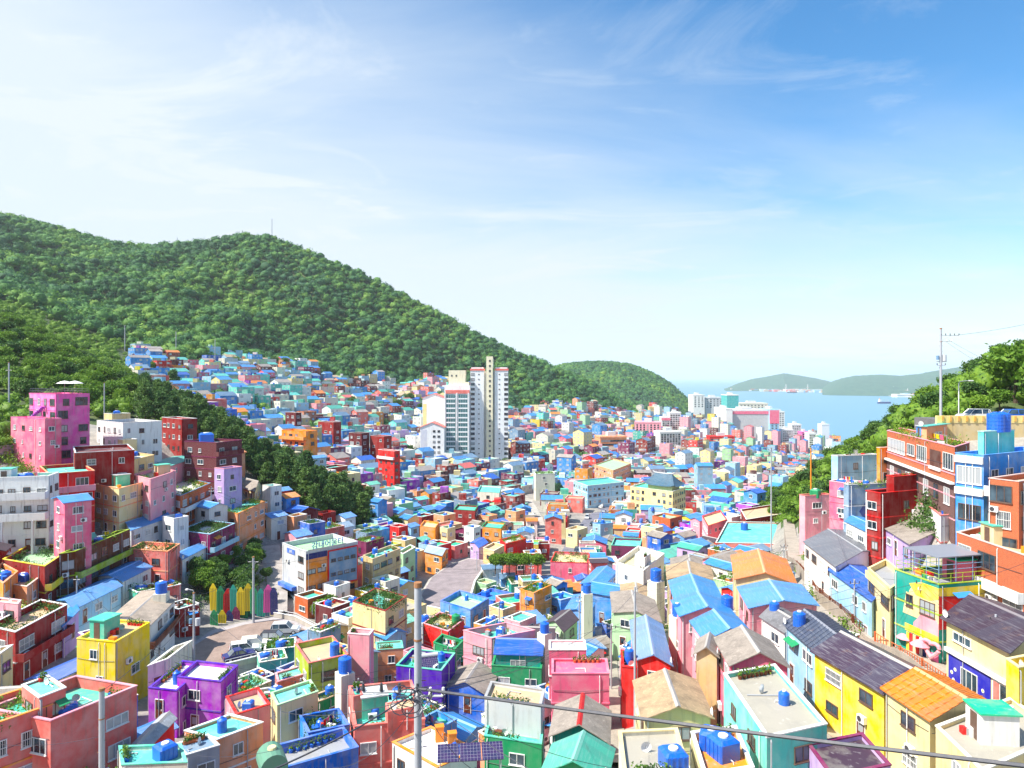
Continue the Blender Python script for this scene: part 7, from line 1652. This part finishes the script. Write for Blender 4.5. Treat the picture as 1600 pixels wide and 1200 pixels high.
for i in range(len(market)-6):
    if i % 3: continue
    x, y = market[i+2]; a_ = atan2(market[i+3][1]-y, market[i+3][0]-x)
    s = 1 if k % 2 else -1; x2, y2 = x-sin(a_)*1.9*s, y+cos(a_)*1.9*s
    car(x2, y2, max(Tz(x2,y2), Tz(x,y))+.2, a_, random.choice(['sedan','suv','hatch']), ['white','navy','lightgrey','black','blue','white','red','slate'][k % 8], ('%s %s car parked on the market street, number %d from its far end' % (['white','navy','grey','black','blue','white','red','slate'][k % 8], 'left-side' if s > 0 else 'right-side', k+1)), 'cars on the market street'); k += 1
# ---------------------------------------------------------------- tanks
def inq(hs_, x, y):
    for _ in range(12):
        if pip(offset(hs_.q, .55), x, y): return x, y
        x, y = x+(hs_.c[0]-x)*.2, y+(hs_.c[1]-y)*.2
    return hs_.c
def tk(hk, px, py, label, **kw):
    hs_ = HO[hk]; x, y, z = Pz(px, py, hs_.deck); x, y = inq(hs_, x, y); tank(x, y, hs_.deck + kw.pop('up', 0), label, **kw)
TK = [('peachbox',40,903,'blue water tank on the peach cube house',dict(r=.7,h=1.1,style='sq')),('salmonB',97,1120,'leftmost of three blue boxes on the salmon building',dict(r=.42,h=.7,style='sq')),('salmonB',105,1115,'middle of three blue boxes on the salmon building',dict(r=.42,h=.7,style='sq')),('salmonB',112,1111,'rightmost of three blue boxes on the salmon building',dict(r=.42,h=.7,style='sq')),
 ('yellowhouse',152,985,'round blue tank on the yellow two-storey house',{}),('purplewing',276,1068,'blue tank on the lower purple wing',dict(r=.4,h=1.2)),('mintcorner',258,1184,'square blue tank with white lid on the lower left mint roof',dict(r=.75,h=1.2,style='sq')),('pinktan',388,1107,'blue tank on the tan roof of the pink house',dict(r=.5,h=.8,style='sq')),
 ('mintlonglow',347,1143,'blue tank on the long low mint roof',dict(r=.45,h=1.15)),('greenwall',510,1085,'shiny blue tank on the green house roof',dict(r=.5,h=1.0)),('limewall',523,1024,'tall blue tank on the tan deck with salmon rim',dict(r=.62,h=1.5)),('blueterrace',500,1138,'blue tank on the blue walled terrace',dict(r=.35,h=.7)),
 ('saldeck',586,1120,'dark blue ball-shaped tank on the wide mint deck',dict(r=.5,h=.9)),('saldeck',620,1090,'second blue tank at the back of the wide mint deck',dict(r=.45,h=.9)),('whiteroof',710,1176,'low round blue tank on the bright white roof',dict(r=.5,h=.6)),('violetbox',690,1032,'blue tank on the deep violet house',dict(r=.45,h=.9)),('bluepool',729,938,'small blue tank on the bright blue house',dict(r=.4,h=.8)),
 ('orangeterrace',723,975,'green cylinder tank on the orange-red terrace house',dict(c='green',r=.7,h=1.5)),('bigpink',782,990,'square blue tank on the large pink house',dict(r=.5,h=.9,style='sq')),('tealwide',843,1036,'blue tank on the aqua roofed green house',dict(r=.5,h=1.2)),('redside',983,1036,'tall blue tank on the small bright red house',dict(r=.5,h=1.4)),
 ('orangedeck',1112,1168,'farther of two big blue tanks with white lids on the orange deck',dict(r=.75,h=1.25,style='sq')),('orangedeck',1130,1182,'nearer of two big blue tanks with white lids on the orange deck',dict(r=.8,h=1.35,style='sq')),('stainedflat',1052,1200,'big blue tank with white lid on the stained concrete roof',dict(r=.75,h=1.2,style='sq')),
 ('whitetankbase',1546,672,'left of two big blue tanks above the blue building',dict(r=.95,h=2.2)),('whitetankbase',1570,674,'right of two big blue tanks above the blue building',dict(r=.95,h=2.2)),('bigmint',1163,828,'big blue tank on the wide mint roof',dict(r=1.0,h=1.8)),('mauveU',1265,765,'green tank box on the mauve pink house',dict(c='green',r=.8,h=1.6,style='sq')),
 ('maroonround',312,689,'large blue square tank on the dark maroon block',dict(r=1.6,h=2.2,style='sq')),('whiteapt',40,752,'blue tank on the white gallery apartments',dict(r=.8,h=1.3,style='sq')),('beigebox',205,712,'left of two blue tanks on the beige and lilac cube',dict(r=.5,h=.8)),('beigebox',214,711,'right of two blue tanks on the beige and lilac cube',dict(r=.5,h=.8)),
 ('creamU',1592,800,'large sky blue tank at the right edge above the brick house',dict(r=.9,h=1.8)),('salmonlow',832,870,'blue tank on the salmon house above the shrub bank',{}),('nearcentreA',942,812,'blue tank on the blue-grey house by the market street',{}),('terraceright',1560,1132,'pair-like blue gas tank on the lower right terrace',dict(r=.4,h=1.1)),
 ('longlime',170,838,'round dark blue tank on the long lime-edged house',dict(r=.7,h=1.0)),('greylow',215,1160,'',{}),('diamond',1345,752,'blue tank on the diamond painted house',dict(r=.5,h=.9)),('redU',1400,765,'long blue tank on the dark red house',dict(r=.9,h=1.2)),('skyhip',1,1,'',{}),('orangebox',10,905,'blue tank on the small orange terrace house',dict(r=.6,h=1.0)),
 ('tanlong',575,868,'blue tank on the tan four-storey house',{}),('ochretower',845,918,'blue tank on the mustard house with timber sides',dict(r=.4,h=.8)),('aqualong',1225,1100,'blue barrel on the wide concrete roof terrace',dict(r=.4,h=.8)),('peachlong',352,796,'blue tank on the long peach house',dict(r=.6,h=1.1))]
for hk, px, py, lab, kw in TK:
    if lab: tk(hk, px, py, lab, **kw)
def stand_tank(px, pyb, D_, label, r=.6, h=1.3, c='blue'):
    x, y, z = P(px, pyb, D_); g_ = Tz(x, y); o = tank(x, y, z, label, r, h, 'round', c)
    mb = MB(); mb.box(-r-.1, r+.1, -r-.1, r+.1, g_-z-.3, -.02, PL('offwhite')); mb.obj('stand', o)
stand_tank(1025, 907, 118, 'big weathered blue tank beside the white cube house', .95, 1.9); stand_tank(1058, 962, 82, 'blue tank at the left eave of the nearest blue gables', .6, 1.3); stand_tank(1136, 952, 82, 'sky blue tank at the right eave between two blue gables', .7, 1.5)
stand_tank(1249, 984, 70, 'tall dark blue tank on a pale stand in front of the dark ribbed roof', .62, 1.7); stand_tank(1210, 956, 78, 'blue tank on a white block at the left side of the alley houses', .55, 1.0); stand_tank(917, 926, 118, 'sky blue tank left of the sky blue hipped roof', .7, 1.4); stand_tank(851, 988, 90, 'blue tank between the two plum roofs', .6, 1.2); stand_tank(539, 1050, 74, 'round blue tank in front of the pale pink blank block', .7, 1.5); stand_tank(252, 926, 100, 'blue tank behind the rusty pale row roof', .8, 1.5)
for key_, sh, kind, dd, wn in FILL:
    if kind != 'flat' or random.random() > .62: continue
    lab = lab16('blue water tank on the ', sh)
    if lab in used_labels: continue
    used_labels.add(lab); hs_ = HO[key_]; x, y = loc2w(hs_, *inside_pt(hs_.inn))[:2]; x, y = inq(hs_, x, y)
    tank(x, y, hs_.deck, lab, r=random.choice((.5,.6,.7)), h=random.choice((.9,1.2)), style=random.choice(('round','round','sq')), group='blue water tanks on the roofs')
# ---------------------------------------------------------------- things on the foreground roofs
def onroof(hk, px, py): hs_ = HO[hk]; x, y, z = Pz(px, py, hs_.deck); x, y = inq(hs_, x, y); return x, y, z
for px, py, lab in ((698,1138,'orange locker at the back of the bright white roof'),(722,1166,'orange locker at the right rim of the bright white roof')):
    x, y, z = onroof('whiteroof', px, py); o = empty('storage_locker', (x, y, z+.01), .2); setp(o, lab, 'locker', 'orange lockers'); mb = MB(); mb.box(-.38,.38,-.3,.3,0,1.35,plain(C['orange'],.5,'painted_steel')); mb.obj('body', o); mb = MB(); mb.box(-.42,.42,-.34,.34,1.352,1.42,plain(C['tangerine'],.5,'painted_steel')); mb.obj('lid', o); mb = MB(); mb.box(.2,.26,-.33,-.3,.6,.85,PIPE); mb.obj('handle', o)
x, y, z = P(735, 1180, 50); o = empty('solar_array', (x, y, z), radians(6)); setp(o, 'tilted row of solar panels at the bottom right of the white roof', 'solar panel')
pvm, t, b = newmat('solar_cells'); br = nd(t, 'ShaderNodeTexBrick', Scale=5.0); br.offset = 0; br.inputs['Color1'].default_value = (.03,.03,.09,1); br.inputs['Color2'].default_value = (.05,.03,.10,1); br.inputs['Mortar'].default_value = (.5,.5,.55,1); br.inputs['Mortar Size'].default_value = .02; br.inputs['Brick Width'].default_value = 1.2; br.inputs['Row Height'].default_value = 1.2
t.links.new(t.nodes.new('ShaderNodeTexCoord').outputs['Object'], br.inputs['Vector']); t.links.new(br.outputs[0], b.inputs['Base Color']); b.inputs['Roughness'].default_value = .15
for k in range(3): mb = MB(); x0 = -2.4+k*1.62; mb.faces([(x0,-.7,0),(x0+1.56,-.7,0),(x0+1.56,.7,.55),(x0,.7,.55),(x0,-.7,-.06),(x0+1.56,-.7,-.06),(x0+1.56,.7,.49),(x0,.7,.49)], [(0,1,2,3),(7,6,5,4),(0,4,5,1),(1,5,6,2),(2,6,7,3),(3,7,4,0)], pvm); mb.obj('cell_panel', o)
mb = MB()
for xx in (-2.2, 2.2): mb.bar((xx,-.6,-.05),(xx,-.6,-3.5), .08, PIPE); mb.bar((xx,.6,.4),(xx,.6,-3.5), .08, PIPE)
mb.bar((-2.3,-.6,-.08),(2.4,-.6,-.08), .08, PIPE); mb.obj('frame', o)
x, y, z = onroof('violetbox', 668, 1040); o = empty('solar_water_heater', (x, y, z+.3), .3); setp(o, 'solar water heater with steel drum on the violet house', 'water heater'); mb = MB(); mb.tube([(-1.3,0,1.0),(1.3,0,1.0)], .28, plain(C['lightgrey'],.25,'steel'), 12); mb.obj('drum', o); mb = MB(); mb.faces([(-1.2,-1.5,0),(1.2,-1.5,0),(1.2,-.2,.85),(-1.2,-.2,.85)], [(0,1,2,3)], pvm); mb.obj('collector', o); mb = MB()
for xx in (-1.1,1.1): mb.bar((xx,0,1.0),(xx,0,-.3), .06, PIPE); mb.bar((xx,-1.4,0),(xx,-1.4,-.3), .06, PIPE)
mb.obj('legs', o)
x, y, z = P(425, 1192, 44); o = empty('rounded_tank', (x, y, z), .5); setp(o, 'mossy green barrel tank lying by the blue parapet at the bottom', 'tank'); mb = MB(); gm_ = plain((.10,.26,.18), .6, 'aged_plastic'); n = 18
mb.tube([(0,-.95,.1),(0,-.8,.1),(0,.8,.1),(0,.95,.1)], .85, gm_, 18); mb.obj('body', o); mb = MB(); mb.cyl(0,0,.93,1.05,.3,.26,PL('cream'),12); mb.obj('lid', o); mb = MB(); mb.box(-.7,.7,-.7,.7,Tz(x,y)-z,-.72,PL('mint')); mb.obj('stand', o)
# hanging laundry and flower pots in galleries of the left block, roof boxes on the purple roof are left plain as in the photo
for px, py, s, lab in ((500,962,1.0,'left'),(515,957,1.1,'middle'),(530,962,.95,'right')):
    x, y, z = gnd(px, py, 1.5); tree(x, y, s*.62, 'bright', lab + ' leafy bush below the community centre', 'bushes below the community centre', 'bush')
for i, px in enumerate(range(774, 850, 11)):
    D_ = 158+ (i % 2)*3; x = (px-800)/F*D_; tree(x, D_, .62, 'bright', 'yellow-green shrub number %d from the left in the shrub bank behind the car park' % (i+1), 'shrubs of the bank', 'bush', zoff=max(0, (HY-893)/F*D_-Tz(x, D_)))
for px, py, n_, lab, mt in ((1290,925,20,'plants along the upper alley fence',LEAF_BRIGHT),(1345,975,24,'green planter row beside the alley under the vivid blue roof',LEAF_BRIGHT),(1248,968,14,'low flowering shrubs behind the blue tank stand',LEAF_DARK),(1190,1185,26,'bushy plants growing at the bottom edge right of the orange deck',LEAF_BRIGHT),(1585,1110,12,'potted plants in front of the yellow house at the right edge',LEAF_BRIGHT),
        (1112,1108,14,'weeds in the gap beside the big brown slate roof',LEAF_BRIGHT),(340,900,40,'scrub on the bank behind the art fence',LEAF_DARK),(380,905,40,'dark scrub on the slope between the art fence and the ramp',LEAF_DARK),(310,935,22,'scrub left of the art fence',LEAF_DARK),(1045,985,14,'weeds along the stepped lane',LEAF_BRIGHT),(1252,880,12,'flower bed at the head of the alley',LEAF_BRIGHT)):
    c = gnd(px, py, .3); sx = c[1]/F*22
    plants('plants', [(c[0]+random.uniform(-sx,sx), c[1]+random.uniform(-sx*1.3,sx*1.3), 0) for _ in range(n_)], lab, mt, (.45,.45,.35), .22, 60)
    o = bpy.context.scene.collection.objects[-1] if False else None

# ---------------------------------------------------------------- more poles and the web of wires over the roofs
PS = [(470,1060,72),(560,1060,84),(610,960,112),(700,1010,92),(745,860,168),(830,880,140),(872,1010,80),(905,930,118),(955,975,88),(1075,905,112),(1150,890,118),(1225,850,120),(1335,905,84),(1440,905,72),(1556,960,60),(250,1010,84),(215,830,128),(330,760,150),(120,900,100),(60,830,112),(860,800,230),(940,790,250),(700,800,230),(640,880,170),(1010,830,190),(1100,780,240),(780,940,118)]
pts_ = []
for i, (px, pyt, D_) in enumerate(PS):
    l_ = sorted(LM, key=lambda l: hypot(px-l[1], (pyt-l[2])*1.4))
    for q_ in l_:
        lab = 'thin concrete pole among the roofs ' + rel(px, pyt, q_[1], q_[2]) + ' the ' + q_[0]
        if lab not in used_labels: used_labels.add(lab); break
    pts_.append(pole(px, pyt, D_, .09, lab, arms=[(.4,-.6,.6),(1.1,-.4,.5)] if i % 2 else [(.5,-.55,.55)], group='thin poles among the roofs')+(lab,))
done = set()
for i, a_ in enumerate(pts_):
    nb = sorted([j for j in range(len(pts_)) if j != i], key=lambda j: hypot(pts_[j][0]-a_[0], pts_[j][1]-a_[1]))[:3]
    for j in nb:
        if (min(i,j), max(i,j)) in done: continue
        done.add((min(i,j), max(i,j))); b2 = pts_[j]; k_ = len(done)
        n1_, n2_ = [q_[3].split(' the ')[-1] for q_ in (a_, b2)]
        for w_ in (0, 1):
            lab = ('upper' if w_ == 0 else 'lower') + ' wire from the %s to the %s' % (n1_, n2_)
            if lab in used_labels: continue
            used_labels.add(lab); dz = -.35-.7*w_; cable((a_[0],a_[1],a_[2]+dz), (b2[0],b2[1],b2[2]+dz), .5+.25*w_+hypot(a_[0]-b2[0], a_[1]-b2[1])*.012, .018, lab, 12)
for i, (px, pyt, D_, px2, py2, D2) in enumerate([(653,1080,24,1008,1205,30),(653,1088,24,760,1210,28),(653,1095,24,520,1200,26),(653,1078,24,470,1066,72),(653,1082,24,872,1016,80),(653,1086,24,560,1066,84),(303,940,86,470,1064,72),(303,944,86,250,1014,84),(655,1092,24,955,981,88),(1440,910,72,1600,880,60),(1335,910,84,1267,712,138)]):
    cable(P(px,pyt,D_), P(px2,py2,D2), .6, .011 if D_ < 30 else .018, ['service wire fanning down right from the big pole to the bottom','short service wire from the big pole to the bottom edge','service wire from the big pole to the lower left','wire from the big pole to the thin pole by the cream cube','wire from the big pole to the thin pole behind the rose front','wire from the big pole to the thin pole by the pale tower','wire from the lamp pole across the mint huts','wire from the lamp pole down to the yellow house','wire from the big pole to the pole by the narrow lane','wire from the mural house to the right edge','long wire from the alley pole up to the orange-tinted pole'][i])
for px, py, n_, lab, mt in ((1232,800,30,'dense shrubs at the upper end of the alley under the wooded slope',LEAF_BRIGHT),(1462,800,60,'shrubs on the bank below the white-framed brick building',LEAF_DARK),(1425,700,16,'climbing plants under the street wall',LEAF_BRIGHT)):
    c = gnd(px, py, .3); sx = c[1]/F*26
    plants('plants', [(c[0]+random.uniform(-sx,sx), c[1]+random.uniform(-sx*1.3,sx*1.3), 0) for _ in range(n_)], lab, mt, (.7,.7,.6), .28, 90)
# ---------------------------------------------------------------- sea air
hz, t, b = newmat('haze'); t.nodes.remove(b)
pv = t.nodes.new('ShaderNodeVolumePrincipled'); pv.inputs['Color'].default_value = (.88,.95,1.0,1); pv.inputs['Density'].default_value = 0.000065; pv.inputs['Anisotropy'].default_value = 0.2
t.links.new(pv.outputs[0], t.nodes['Material Output'].inputs['Volume'])
mb = MB(); mb.box(-42000, 42000, -400, 62000, -125, 330, hz); o = mb.obj('haze'); setp(o, kind='stuff', label='pale sea air')
